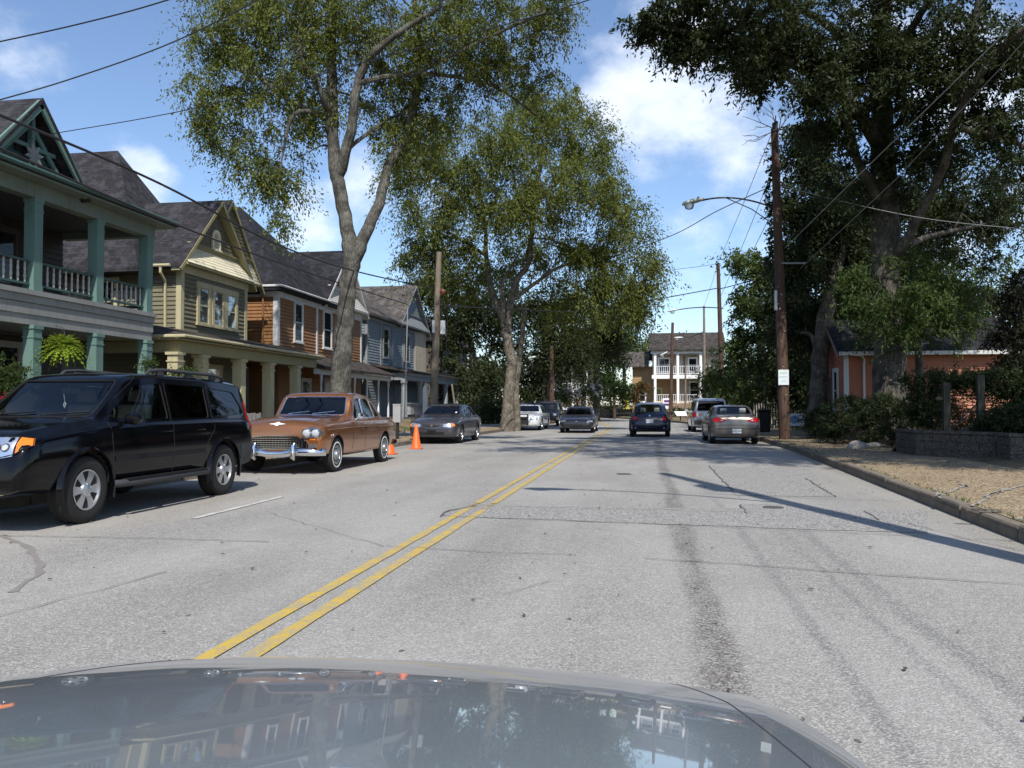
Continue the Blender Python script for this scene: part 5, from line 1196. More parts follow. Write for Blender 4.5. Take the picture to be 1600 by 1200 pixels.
def car(name, label, cat, loc, rz, spec, group=None):
    t = thing(name, label, cat, loc, rz, group)
    st = spec['st']; shell = loft(st); skin = Skin(shell)
    me = shell.mesh('body', True)
    cut = []
    for y in spec['wy']:
        for sx in (1, -1):
            c = MB(); rr = spec['r']*spec.get('arch', 1.17)
            c.lathe([(rr, sx*.52), (rr, sx*1.3)], 28, 'X', (0, y, spec['r']+.01)); cut.append(c.mesh('c'))
    cb = spec['cabin']
    cut.append(loft(st, 26, .075, cb[0], cb[1], spec.get('floor', .32)).mesh('c'))
    for poly in spec.get('side_glass', []):
        c = MB(); P = round_poly(poly, .05)
        for sd in (1, -1): c.slab([(sd*.35, a, b) for a, b in P], (sd*1.2, 0, 0))
        cut.append(c.mesh('c'))
    ym = spec.get('ymid', 0)
    for key, sd in (('windscreen', 1), ('rear_glass', -1)):
        if key in spec:
            c = MB(); c.slab([(a, ym+.1*sd, b) for a, b in round_poly(spec[key], .05)], (0, 3.5*sd, 0)); cut.append(c.mesh('c'))
    body = carve(me, cut, [spec['paint'], MAT['well']])
    link('body', body, None, t)
    g = spec.get('glass', MAT['glass'])
    for i, poly in enumerate(spec.get('side_glass', [])):
        gm = spec.get('side_mats', {}).get(i, g)
        for sd in (1, -1): 
            skin.patch(round_poly(poly, .05), 'x', sd, -.012, .09, 0).build('side_window', gm, t, True)
            if spec.get('glass_trim'):
                P = round_poly(poly, .05); skin.line(P+[P[0]], 'x', sd, .007, .002, 5).build('window_trim', spec['glass_trim'], t, True)
    if 'windscreen' in spec:
        P = round_poly(spec['windscreen'], .05)
        skin.patch(P, 'y', 1, -.012, .09, 0).build('windscreen', g, t, True)
        skin.line(P+[P[0]], 'y', 1, .012, -.004, 5).build('windscreen_seal', spec.get('seal', MAT['black_plastic']), t, True)
    if 'rear_glass' in spec:
        P = round_poly(spec['rear_glass'], .05)
        skin.patch(P, 'y', -1, -.012, .09, 0).build('rear_window', spec.get('rear_mat', g), t, True)
        skin.line(P+[P[0]], 'y', -1, .012, -.004, 5).build('rear_window_seal', spec.get('seal', MAT['black_plastic']), t, True)
    for e in spec.get('patches', []):
        nm, ax, sd, poly, mat, off = e[:6]; mirror = e[6] if len(e) > 6 else False
        for k in ((1, -1) if mirror else (1,)):
            if ax == 'x': m = skin.patch(poly, 'x', k*sd, off)
            else: m = skin.patch([(a*k, b) for a, b in poly], ax, sd, off)
            m.build(nm, mat, t, True)
    for e in spec.get('lines', []):
        nm, ax, sd, pts, r, mat, mirror = e
        for k in ((1, -1) if mirror else (1,)):
            (skin.line(pts, 'x', k*sd, r) if ax == 'x' else skin.line([(a*k, b) for a, b in pts], ax, sd, r)).build(nm, mat, t, True)
    add_wheels(t, spec)
    sm = spec.get('seat_mat', MAT['seat'])
    for x, y in spec.get('seats', []): bevel(seat_mb(x, y, spec.get('seat_z', .5), spec.get('seat_w', .5), spec.get('seat_h', .6), spec.get('headrest', True)).build('seat', sm, t), .03)
    if 'dash' in spec:
        y, z = spec['dash']; w = spec['st'][0][4]
        m = MB(); m.slab([(-.68, y-.3, z-.25), (-.68, y+.28, z-.25), (-.68, y+.28, z-.04), (-.68, y-.22, z)], (1.36, 0, 0)); m.build('dashboard', MAT['grey_plastic'], t)
        m = MB(); c = Vector((-.36, y-.42, z+.02)); P = [c+Vector((.18*math.cos(a), -.05*math.sin(a), .17*math.sin(a))) for a in [2*math.pi*i/18 for i in range(19)]]
        m.tube(P, .014, 6); m.bar(c+Vector((-.17, 0, 0)), c+Vector((.17, 0, 0)), .03); m.bar(c, c+Vector((0, .2, -.1)), .04); m.build('steering_wheel', MAT['black_plastic'], t, True)
    m = MB(); m.bar((0, spec['mirror_y']-.02, spec['mirror_z']+.07), (0, spec['mirror_y'], spec['mirror_z']), .015); m.b3(-.12, .12, spec['mirror_y']-.05, spec['mirror_y']-.02, spec['mirror_z']-.03, spec['mirror_z']+.035)
    m.build('rear_view_mirror', MAT['black_plastic'], t)
    # door mirrors
    if 'wing' in spec:
        y, z = spec['wing']
        for sd in (1, -1):
            h, n = skin.hit((y, z), 'x', sd)
            m = MB(); x = h.x
            P = [(x-.02*sd, z-.02), (x+.1*sd, z+.0)]
            m.bar((x-.03*sd, y, z), (x+.08*sd, y, z+.02), .05, .04)
            k = len(m.v)
            for yy, s in ((.06, .6), (.03, .9), (-.03, 1.0), (-.05, .98)):
                for a in range(12):
                    an = 2*math.pi*a/12; m.v.append((x+sd*.16+.105*s*math.cos(an), y+yy, z+.06+.075*s*math.sin(an)))
            for i in range(3):
                for a in range(12): m.f.append((k+i*12+a, k+i*12+(a+1) % 12, k+(i+1)*12+(a+1) % 12, k+(i+1)*12+a))
            m.f.append(tuple(k+a for a in range(12))); m.f.append(tuple(k+36+a for a in reversed(range(12))))
            m.build('door_mirror', spec.get('mirror_mat', spec['paint']), t, True)
    return t, skin
def sedan(L, Wd, H, hood, belt, trunk, cowl, wtop, rtop, rbase, roofw=None, zb=.22, nose=.55):
    """stations of a three-box car. cowl, wtop: foot and head of the windscreen; rtop, rbase: head and foot of the rear glass"""
    f, r, w = L/2, -L/2, Wd/2; rw = roofw or w*.70
    return [(r, zb+.18, belt*.72, trunk*.80, w*.80, w*.66), (r+.04, zb+.10, belt*.86, trunk*.90, w*.88, w*.70), (r+.12, zb+.05, belt*.93, trunk*.965, w*.94, w*.74), (r+.4, zb, belt*.97, trunk, w*.985, w*.76),
            (rbase-.05, zb-.02, belt*.985, trunk+.02, w, w*.76), (rbase+.04, zb-.02, belt*.99, trunk+.05, w, w*.76), ((rbase+rtop)/2, zb-.03, belt, (trunk+H)/2+.05, w, rw*1.04), (rtop, zb-.03, belt, H-.05, w, rw), ((rtop*.6+wtop*.4), zb-.03, belt, H-.025, w, rw),
            (wtop, zb-.03, belt, H-.055, w, rw*.98), ((wtop+cowl)/2, zb-.03, belt-.01, (H+hood)/2+.04, w, rw*1.06), (cowl-.05, zb-.03, belt-.02, hood+.06, w, w*.80), (cowl+.06, zb-.03, belt-.03, hood+.0, w, w*.80),
            (cowl+(f-cowl)*.5, zb-.01, belt-.09, hood-.07, w*.99, w*.76), (f-.28, zb, belt-.17, hood-.15, w*.96, w*.72), (f-.10, zb+.03, hood-.30, hood-.22, w*.88, w*.68), (f-.02, zb+.08, nose, nose+.07, w*.78, w*.62), (f, zb+.14, nose-.08, nose-.02, w*.72, w*.6)]
def text_plate(t, loc, rot, body, size, w=.30, h=.15, frame=None):
    m = MB(); m.b3(-w/2, w/2, 0, .006, -h/2, h/2); p = m.build('licence_plate', MAT['plate'], t); p.location = loc; p.rotation_euler = rot
    c = bpy.data.curves.new('txt', 'FONT'); c.body = body; c.size = size; c.align_x = 'CENTER'; c.align_y = 'CENTER'; c.extrude = .001
    o = bpy.data.objects.new('tmp', c); COL.objects.link(o); dg = bpy.context.evaluated_depsgraph_get(); dg.update()
    me = bpy.data.meshes.new_from_object(o.evaluated_get(dg)); bpy.data.objects.remove(o)
    k = link('plate_characters', me, MAT['ink'], p); k.rotation_euler = (R(90), 0, 0); k.location = (0, -.002, 0)
    return p
def wipers(t, skin, xs, zlo, zhi, ax_sd=1, mat=None):
    for x0, x1 in xs:
        skin.line([(x0, zlo), (x1, zhi)], 'y', ax_sd, .010, .01).build('wiper', mat or MAT['black_plastic'], t)

# ---------------------------------------------------------------- black sport utility vehicle
def build_suv():
    paint = car_paint('suv_black_paint', (.0015, .0015, .0025), 0, .12, .003, .22); paint.node_tree.nodes['Principled BSDF'].inputs['Specular IOR Level'].default_value = .22
    st = [(-2.38, .52, .90, 1.02, .80, .74), (-2.33, .42, .98, 1.22, .86, .74), (-2.27, .40, 1.04, 1.46, .895, .72), (-2.16, .38, 1.10, 1.66, .91, .70), (-1.95, .36, 1.12, 1.69, .92, .70), (-1.2, .35, 1.12, 1.72, .925, .72),
          (-.2, .34, 1.11, 1.73, .925, .72), (.20, .34, 1.11, 1.715, .925, .71), (.42, .34, 1.10, 1.68, .925, .70), (.80, .34, 1.09, 1.42, .922, .72), (1.10, .35, 1.07, 1.21, .92, .76), (1.18, .35, 1.06, 1.17, .92, .78), (1.55, .36, 1.03, 1.14, .925, .78),
          (1.95, .38, .99, 1.09, .92, .76), (2.18, .40, .96, 1.05, .918, .74), (2.32, .40, .88, .99, .905, .72), (2.39, .42, .76, .88, .87, .70), (2.43, .46, .64, .70, .82, .66)]
    sg = [[(.98, 1.17), (.32, 1.58), (-.18, 1.61), (-.20, 1.15)], [(-.30, 1.15), (-.28, 1.61), (-1.14, 1.59), (-1.12, 1.15)], [(-1.24, 1.17), (-1.26, 1.58), (-1.92, 1.53), (-2.12, 1.20)]]
    spec = dict(st=st, wy=(1.43, -1.45), r=.375, tw=.25, track=.80, rim='six', paint=paint, cabin=(-2.15, 1.0), floor=.5, arch=1.12, side_glass=sg, side_mats={1: MAT['glass_dark'], 2: MAT['glass_dark']},
                windscreen=[(-.72, 1.19), (.72, 1.19), (.63, 1.63), (-.63, 1.63)], rear_glass=[(-.6, 1.2), (.6, 1.2), (.56, 1.56), (-.56, 1.56)], rear_mat=MAT['glass_dark'],
                seats=[(-.38, .1), (.38, .1), (-.38, -.85), (.38, -.85)], seat_z=.72, seat_mat=MAT['seat_tan'], dash=(.85, 1.17), mirror_y=.55, mirror_z=1.5, wing=(.78, 1.10),
                patches=[('headlight', 'y', 1, [(.52, .75), (.56, .99), (.765, .99), (.785, .80)], MAT['reflector'], .012, True),
                         ('turn_signal', 'y', 1, [(.80, .83), (.78, .99), (.86, .97), (.893, .90)], MAT['amber'], .012, True),
                         ('grille', 'y', 1, [(-.46, .98), (.46, .98), (.40, .74), (-.40, .74)], MAT['black_plastic'], .006),
                         ('fog_lamp', 'y', 1, [(.58+.055*math.cos(a*.628), .60+.055*math.sin(a*.628)) for a in range(10)], MAT['reflector'], .008, True),
                         ('lower_intake', 'y', 1, [(-.4, .60), (.4, .60), (.38, .50), (-.38, .50)], MAT['black_plastic'], .005),
                         ('tail_light', 'x', 1, [(-2.18, .98), (-2.16, 1.38), (-2.30, 1.36), (-2.345, .98)], MAT['red'], .008, True),
                         ('rear_bumper_end', 'x', 1, [(-1.95, .42), (-1.93, .72), (-2.33, .74), (-2.33, .46)], MAT['grey_plastic'], .012, True),
                         ('door_moulding', 'x', 1, [(.93, .66), (.93, .72), (-.95, .72), (-.95, .66)], MAT['black_plastic'], .014, True)],
                lines=[('door_seam', 'x', 1, [(.92, .45), (.98, .80), (1.0, 1.12)], .0035, MAT['well'], True), ('door_seam', 'x', 1, [(-.25, .45), (-.25, 1.62)], .0035, MAT['well'], True),
                       ('door_seam', 'x', 1, [(-.95, .5), (-1.02, .8), (-1.2, .98), (-1.2, 1.6)], .0035, MAT['well'], True), ('roof_gutter', 'x', 1, [(.75, 1.40), (.25, 1.695), (-1.2, 1.715), (-2.1, 1.62)], .006, MAT['black_plastic'], True),
                       ('grille_frame', 'y', 1, [(-.46, .98), (-.40, .73), (.40, .73), (.46, .98)], .014, MAT['chrome'], False),
                       ('grille_bar', 'y', 1, [(-.24, .98), (-.13, .74)], .012, MAT['chrome'], True)])
    sy = lambda y: y*1.11 if y < 0 else y
    spec['st'] = [(sy(e[0]),)+tuple(e[1:]) for e in st]; spec['side_glass'] = [[(sy(a_), b_) for a_, b_ in P] for P in sg]; spec['wy'] = (1.43, -1.61); spec['cabin'] = (-2.38, 1.0)
    spec['patches'] = [e if e[1] != 'x' else (e[0], 'x', e[2], [(sy(a_), b_) for a_, b_ in e[3]])+tuple(e[4:]) for e in spec['patches']]
    spec['lines'] = [e if e[1] != 'x' else (e[0], 'x', e[2], [(sy(a_), b_) for a_, b_ in e[3]])+tuple(e[4:]) for e in spec['lines']]
    t, sk = car('parked_suv', 'black sport utility vehicle with roof rails parked closest on the left', 'suv', (-7.10, 9.82, 0), math.pi, spec)
    for x in range(-8, 9):
        sk.line([(x*.05, .98), (x*.045, .75)], 'y', 1, .004, .004).build('grille_mesh_bar', MAT['grey_plastic'], t)
    for i, y in enumerate((.84, .89, .94)): sk.line([(-.42, y-.01), (.42, y-.01)], 'y', 1, .004, .004).build('grille_mesh_bar', MAT['grey_plastic'], t)
    wipers(t, sk, [(-.1, -.66), (.55, .02)], 1.2, 1.24)
    for sd in (1, -1):
        # wheel arch flares, step, mud flap, roof rail
        for y in (1.43, -1.61):
            m = MB(); r0, r1 = .42, .475; n = 18; k = 0; 
            P = []
            for i in range(n+1):
                a = R(-18)+R(216)*i/n; c, s_ = math.cos(a), math.sin(a)
                for rr, xx in ((r0, .90), (r0, .952), (r0+.03, .950), (r1+.01, .905)):
                    P.append((sd*xx, y+rr*c, .385+rr*s_))
            F = []
            for i in range(n):
                for j in range(3): F.append((i*4+j, i*4+j+1, i*4+j+5, i*4+j+4))
            m.add(P, F); m.build('arch_flare', paint, t, True)
        m = MB(); m.tube([(sd*.93, .98, .40), (sd*.99, .9, .40), (sd*.99, -1.0, .40), (sd*.93, -1.1, .40)], .045, 10); m.build('side_step', MAT['grey_plastic'], t, True)
        m = MB(); m.b3(sd*.985-.05, sd*.985+.05, -.95, .85, .435, .45); m.build('step_tread', MAT['black_plastic'], t)
        m = MB(); m.b3(sd*.83-.1, sd*.83+.1, .95, .97, .22, .5); m.build('mud_flap', MAT['rubber'], t)
        m = MB(); P = [(sd*.62, -.05, 1.71), (sd*.62, -.17, 1.78), (sd*.63, -.45, 1.80), (sd*.64, -1.75, 1.78), (sd*.63, -2.0, 1.75), (sd*.62, -2.13, 1.67)]
        m.tube(P, [.016, .022, .024, .024, .022, .016], 8)
        for yy in (-.40, -1.1, -1.75): m.b3(sd*.62-.025, sd*.62+.025, yy-.06, yy+.06, 1.68, 1.78)
        m.build('roof_rail', MAT['grey_plastic'], t, True)
        h, n = sk.hit((-.12, .99), 'x', sd); m = MB(); m.tube([(h.x, -.02, .99), (h.x+sd*.035, -.06, .99), (h.x+sd*.035, -.17, .99), (h.x, -.2, .99)], .012, 6); m.build('door_handle', paint, t, True)
        h, n = sk.hit((-.98, .99), 'x', sd); m = MB(); m.tube([(h.x, -.84, .99), (h.x+sd*.035, -.88, .99), (h.x+sd*.035, -.99, .99), (h.x, -1.02, .99)], .012, 6); m.build('door_handle', paint, t, True)
    for k in (1, -1):
        for cx, cz, r_ in ((.61, .88, .045), (.70, .885, .04)):
            sk.patch([(k*(cx+r_*math.cos(a_)), cz+r_*math.sin(a_)) for a_ in [math.pi*i_/6 for i_ in range(12)]], 'y', 1, .016).build('lamp_bowl', MAT['grey_plastic'], t, True)
            sk.patch([(k*(cx+r_*.7*math.cos(a_)), cz+r_*.7*math.sin(a_)) for a_ in [math.pi*i_/6 for i_ in range(12)]], 'y', 1, .02).build('lamp_bulb', MAT['white_lens'], t, True)
        sk.line([(k*.52, .75), (k*.56, .99), (k*.765, .99), (k*.86, .97), (k*.893, .90), (k*.80, .82), (k*.52, .75)], 'y', 1, .006, .012).build('headlight_edge', MAT['black_plastic'], t)
    m = MB(); m.tube([(.02, .62, 1.46), (.02, .60, 1.36)], .004, 4); m.tube([(.02, .60, 1.36), (.035, .6, 1.33), (.02, .6, 1.29), (.005, .6, 1.33), (.02, .6, 1.36)], .008, 5); m.build('mirror_ornament', MAT['plate'], t)
    return t

# ---------------------------------------------------------------- copper vintage sedan
def build_copper():
    paint = car_paint('copper_paint', (.42, .165, .055), .75, .25, .03, 1)
    st = [(-2.55, .42, .74, .82, .78, .62), (-2.50, .38, .84, .90, .86, .68), (-2.38, .36, .92, .97, .905, .72), (-2.0, .33, .99, 1.03, .935, .72), (-1.72, .31, 1.01, 1.06, .95, .74), (-1.58, .31, 1.02, 1.12, .955, .72), (-1.25, .30, 1.03, 1.38, .957, .72), (-1.0, .30, 1.03, 1.52, .957, .72),
          (-.55, .30, 1.03, 1.585, .957, .74), (.0, .30, 1.03, 1.605, .957, .75), (.30, .30, 1.03, 1.585, .957, .75), (.44, .30, 1.03, 1.50, .957, .76), (.66, .30, 1.03, 1.19, .955, .80), (.78, .30, 1.02, 1.12, .95, .76), (1.2, .31, 1.0, 1.10, .95, .72),
          (1.75, .33, .985, 1.08, .95, .66), (2.1, .35, .96, 1.04, .945, .60), (2.27, .36, .93, .99, .93, .56), (2.37, .38, .86, .92, .90, .54), (2.42, .42, .74, .78, .86, .5)]
    sg = [[(.58, 1.07), (.28, 1.47), (.22, 1.48), (-.02, 1.49), (-.02, 1.07)], [(-.10, 1.07), (-.10, 1.49), (-.62, 1.47), (-.74, 1.07)], [(-.82, 1.07), (-.72, 1.45), (-.92, 1.38), (-1.18, 1.09)]]
    ch = MAT['chrome']; GR = [(-.65, .49), (.65, .49), (.655, .60), (.59, .68), (.46, .725), (.25, .745), (-.25, .745), (-.46, .725), (-.59, .68), (-.655, .60)]
    spec = dict(st=st, wy=(1.60, -1.45), r=.345, tw=.19, track=.835, rim='classic', paint=paint, cabin=(-1.35, .62), floor=.42, arch=1.13, side_glass=sg, glass_trim=ch, seal=ch,
                windscreen=[(-.74, 1.14), (.74, 1.14), (.68, 1.52), (-.68, 1.52)], rear_glass=[(-.62, 1.13), (.62, 1.13), (.58, 1.47), (-.58, 1.47)],
                seats=[(-.35, -.05), (.35, -.05), (-.35, -.95), (.35, -.95)], seat_w=.66, seat_h=.50, headrest=False, seat_z=.58, dash=(.42, 1.12), mirror_y=.3, mirror_z=1.42,
                patches=[('grille_back', 'y', 1, GR, MAT['well'], .004),
                         ('turn_signal', 'y', 1, [(.69, .665), (.71, .70), (.81, .70), (.82, .665)], MAT['amber'], .015, True), ('parking_lamp', 'y', 1, [(.68, .52), (.68, .59), (.84, .59), (.84, .52)], MAT['reflector'], .02, True),
                         ('headlight_pod', 'y', 1, [(.72+.185*math.cos(a), .80+.105*math.sin(a)) for a in [2*math.pi*i/20 for i in range(20)]], MAT['grey_plastic'], .03, True),
                         ('tail_light', 'y', -1, [(.68, .70), (.68, .86), (.78, .86), (.79, .70)], MAT['red'], .015, True)],
                lines=[('door_seam', 'x', 1, [(.72, .42), (.72, 1.0)], .0035, MAT['well'], True), ('door_seam', 'x', 1, [(-.06, .40), (-.06, 1.05)], .0035, MAT['well'], True),
                       ('door_seam', 'x', 1, [(-.85, .95), (-.92, .78), (-1.02, .60), (-1.0, .42)], .0035, MAT['well'], True), ('rocker_trim', 'x', 1, [(1.18, .36), (-1.02, .36)], .012, paint, True),
                       ('belt_crease', 'x', 1, [(2.1, .86), (.6, .88), (-2.3, .86)], .006, paint, True), ('bonnet_seam', 'z', 1, [(.66, .8), (.60, 1.6), (.50, 2.28)], .0035, MAT['well'], True),
                       ('grille_frame', 'y', 1, GR+[GR[0]], .017, ch, False), ('bumper_gap', 'y', 1, [(-.62, .475), (.62, .475)], .01, MAT['well'], False)])
    t, sk = car('vintage_sedan', 'copper brown vintage sedan with chrome bumper and whitewall tyres', 'car', (-7.07, 17.45, 0), math.pi, spec)
    for z, w in ((.53, .64), (.572, .64), (.614, .62), (.656, .60), (.698, .50)):
        sk.line([(-w, z), (w, z)], 'y', 1, .010, .02).build('grille_bar', ch, t, True)
    for i in range(-9, 10):
        x = i*.06; k = math.sqrt(1-(x/.62)**2)
        sk.line([(x, .51), (x, .70 if abs(x) < .46 else .65)], 'y', 1, .003, .008).build('grille_rib', ch, t)
    for sd in (1, -1):
        for dx in (-.088, .088):
            x = sd*.72+dx; h, n = sk.hit((x, .80), 'y', 1)
            m = MB(); m.lathe([(.088, h.y-.04), (.09, h.y+.045), (.078, h.y+.055)], 24, 'Y', (x, 0, .80), cap=False); hl = m.build('headlight_rim', ch, t, True)
            m = MB(); m.lathe([(.079, h.y+.035), (.06, h.y+.052), (.03, h.y+.06), (.002, h.y+.062)], 24, 'Y', (x, 0, .80)); m.build('headlight', MAT['white_lens'], t, True)
        # bonnet-side badge, wing mirror, door handles
        for y0 in (.0, -.80):
            h, n = sk.hit((y0+.06, .955), 'x', sd); m = MB(); m.tube([(h.x, y0+.12, .955), (h.x+sd*.04, y0+.09, .955), (h.x+sd*.04, y0, .955), (h.x, y0-.02, .955)], .011, 6); m.build('door_handle', ch, t, True)
        h, n = sk.hit((2.02, .72), 'x', sd)
        m = MB(); P = [(h.x+sd*.006, 2.02-.03*i, .74+.03*math.sin(i*2.3)) for i in range(7)]; m.tube(P, .008, 5); m.build('script_badge', ch, t, True)
    m = MB(); m.tube([(-.93, .60, 1.02), (-1.0, .56, 1.08)], .009, 6); m.lathe([(.005, -.04), (.05, -.03), (.065, 0), (.06, .01), (.005, .012)], 16, 'Y', (-1.05, .55, 1.12)); m.build('door_mirror', ch, t, True)
    m = MB(); h, n = sk.hit((0, .90), 'y', 1)
    sk.patch([(.055*math.cos(a), .965+.035*math.sin(a)) for a in [2*math.pi*i/12 for i in range(12)]], 'y', 1, .015, mb=m)
    for sd in (1, -1): sk.patch([(sd*.05, .95), (sd*.05, .98), (sd*.16, .968), (sd*.16, .96)], 'y', 1, .012, mb=m)
    m.build('bonnet_badge', MAT['plate'], t, True)
    # bumper with a dip and two guards
    for y, nm, sgn in ((2.50, 'front_bumper', 1), (-2.63, 'rear_bumper', -1)):
        m = MB(); X = [-.95, -.90, -.75, -.50, -.36, -.15, 0, .15, .36, .5, .75, .9, .95]; B = []
        for x in X:
            yy = y-sgn*(.02+.16*max(0, (abs(x)-.80)/.15)**2+.05*(abs(x)/.95)**2); dz = -.035 if abs(x) < .3 else 0
            B.append([(x, yy-sgn*.035, .36+dz), (x, yy, .375+dz), (x, yy+sgn*.025, .425+dz*.8), (x, yy+sgn*.012, .47+dz), (x, yy-sgn*.02, .50+dz*1.4), (x, yy-sgn*.045, .48+dz)])
        V = [p for b in B for p in b]; F = []
        for i in range(len(B)-1):
            for j in range(6): F.append((i*6+j, i*6+(j+1) % 6, (i+1)*6+(j+1) % 6, (i+1)*6+j))
        F += [tuple(range(6)), tuple(len(V)-6+j for j in reversed(range(6)))]
        m.add(V, F); m.build(nm, ch, t, True, 50)
        for sx in (-.40, .40):
            m = MB(); m.tube([(sx, y-sgn*.02, .30), (sx, y+sgn*.05, .34), (sx, y+sgn*.06, .45), (sx, y+sgn*.03, .55), (sx, y-sgn*.03, .60)], [.03, .045, .05, .045, .02], 10); m.build('bumper_guard', ch, t, True)
    wipers(t, sk, [(-.05, -.52), (.50, .05)], 1.15, 1.2, mat=ch)
    # boot-lid fin edge seen behind the cabin
    return t

def sg_sedan(cowl, wtop, rtop, rbase, belt, H, b=None):
    m = b if b is not None else (wtop+rtop)/2
    z1 = H-.11
    return [[(cowl-.12, belt+.04), (wtop-.03, z1), (m+.03, z1+.01), (m+.03, belt+.04)], [(m-.05, belt+.04), (m-.05, z1+.01), (rtop+.10, z1-.01), (rbase+.30, belt+.05)]]
def seams(cowl, m, rbase, zb, belt, wy):
    return [('door_seam', 'x', 1, [(cowl-.02, zb+.1), (cowl-.02, belt)], .0035, MAT['well'], True), ('door_seam', 'x', 1, [(m, zb+.1), (m, belt)], .0035, MAT['well'], True),
            ('door_seam', 'x', 1, [(wy+.48, zb+.12), (wy+.40, belt-.25), (rbase+.32, belt)], .0035, MAT['well'], True), ('sill_trim', 'x', 1, [(cowl, .27), (wy+.5, .27)], .01, MAT['black_plastic'], True),
            ('body_moulding', 'x', 1, [(cowl, .55), (wy+.45, .57)], .009, MAT['grey_plastic'], True)]
def build_grey_sedan():
    paint = car_paint('grey_mauve_paint', (.060, .057, .070), .5, .3, .04, .7)
    a = dict(cowl=.98, wtop=.28, rtop=-.85, rbase=-1.55)
    st = sedan(4.76, 1.78, 1.43, .98, .93, 1.02, **a, nose=.58)
    spec = dict(st=st, wy=(1.40, -1.32), r=.315, track=.775, rim='five', paint=paint, cabin=(-1.4, .85), floor=.35, side_glass=sg_sedan(**a, belt=.93, H=1.43), windscreen=[(-.68, 1.03), (.68, 1.03), (.56, 1.33), (-.56, 1.33)],
                rear_glass=[(-.6, 1.05), (.6, 1.05), (.52, 1.33), (-.52, 1.33)], seats=[(-.36, .0), (.36, .0), (-.36, -.85), (.36, -.85)], seat_z=.42, dash=(.62, 1.0), mirror_y=.35, mirror_z=1.27, wing=(.75, .95),
                patches=[('headlight', 'y', 1, [(.40, .60), (.42, .70), (.70, .74), (.76, .62), (.70, .59)], MAT['reflector'], .012, True), ('turn_signal', 'y', 1, [(.70, .60), (.70, .73), (.79, .70), (.80, .62)], MAT['amber'], .014, True),
                         ('grille', 'y', 1, [(-.34, .695), (.34, .695), (.30, .60), (-.30, .60)], MAT['black_plastic'], .008), ('lower_intake', 'y', 1, [(-.48, .44), (.48, .44), (.42, .33), (-.42, .33)], MAT['well'], .006),
                         ('front_plate', 'y', 1, [(-.16, .50), (.16, .50), (.16, .38), (-.16, .38)], MAT['black_plastic'], .02), ('inspection_sticker', 'y', 1, [(-.56, 1.08), (-.50, 1.08), (-.50, 1.13), (-.56, 1.13)], MAT['plate'], .0)],
                lines=seams(.98, -.25, -1.55, .2, .92, -1.32)+[('grille_frame', 'y', 1, [(-.34, .695), (.34, .695), (.30, .60), (-.30, .60), (-.34, .695)], .01, MAT['chrome'], False), ('grille_bar', 'y', 1, [(-.3, .65), (.3, .65)], .007, MAT['chrome'], False),
                       ('bumper_crease', 'y', 1, [(-.74, .52), (.74, .52)], .006, MAT['well'], False)])
    t, sk = car('parked_sedan', 'dark grey sedan facing the viewer beside the taller orange cone', 'car', (-7.42, 30.45, 0), math.pi, spec)
    wipers(t, sk, [(-.05, -.58), (.52, .0)], 1.04, 1.07)
    for sd in (1, -1):
        for y0 in (-.1, -1.0):
            h, n = sk.hit((y0, .84), 'x', sd); m = MB(); m.tube([(h.x, y0+.08, .84), (h.x+sd*.03, y0+.05, .84), (h.x+sd*.03, y0-.05, .84), (h.x, y0-.08, .84)], .011, 6); m.build('door_handle', MAT['chrome'], t, True)
    m = MB(); h, n = sk.hit((0, .65), 'y', 1); m.b3(-.035, .035, h.y+.005, h.y+.02, .63, .675); m.build('grille_badge', MAT['chrome'], t)
    return t
def build_police():
    paint = car_paint('white_police_paint', (.60, .62, .64), 0, .3, .08)
    a = dict(cowl=1.05, wtop=.38, rtop=-.95, rbase=-1.55)
    st = sedan(5.3, 1.97, 1.47, 1.0, .95, 1.04, **a, nose=.6)
    spec = dict(st=st, wy=(1.56, -1.36), r=.34, track=.86, rim='five', paint=paint, cabin=(-1.4, .9), side_glass=sg_sedan(**a, belt=.95, H=1.47), windscreen=[(-.74, 1.05), (.74, 1.05), (.62, 1.37), (-.62, 1.37)],
                rear_glass=[(-.66, 1.07), (.66, 1.07), (.58, 1.36), (-.58, 1.36)], seats=[(-.4, .0), (.4, .0)], seat_z=.45, dash=(.7, 1.02), mirror_y=.42, mirror_z=1.3, wing=(.8, .97), mirror_mat=MAT['black_plastic'], seat_mat=MAT['well'],
                patches=[('headlight', 'y', 1, [(.42, .60), (.42, .74), (.84, .73), (.84, .60)], MAT['reflector'], .012, True), ('grille', 'y', 1, [(-.36, .75), (.36, .75), (.34, .55), (-.34, .55)], MAT['black_plastic'], .006),
                         ('blue_stripe', 'x', 1, [(1.9, .70), (1.9, .78), (-1.9, .80), (-1.9, .72)], flat('stripe_blue', (.03, .08, .2), .4), .004, True),
                         ('door_panel_mark', 'x', 1, [(.6, .60), (.6, .70), (-.6, .70), (-.6, .60)], MAT['ink'], .004, True)],
                lines=seams(1.05, -.2, -1.55, .2, .94, -1.36))
    t, sk = car('police_car', 'white police sedan with black push bar parked by the tree trunk', 'police car', (-6.75, 47.6, 0), math.pi, spec)
    m = MB()
    for x in (-.32, .32): m.b3(x-.04, x+.04, 2.66, 2.72, .28, .92)
    for z in (.36, .56, .74, .88): m.b3(-.36, .36, 2.68, 2.73, z-.025, z+.025)
    m.b3(-.3, .3, 2.70, 2.71, .35, .58); m.build('push_bar', MAT['black_metal'], t)
    m = MB(); m.b3(-.60, .60, -.25, .02, 1.475, 1.53); lb = bevel(m.build('light_bar', flat('lightbar_blue', (.03, .04, .10), .2), t), .02)
    return t
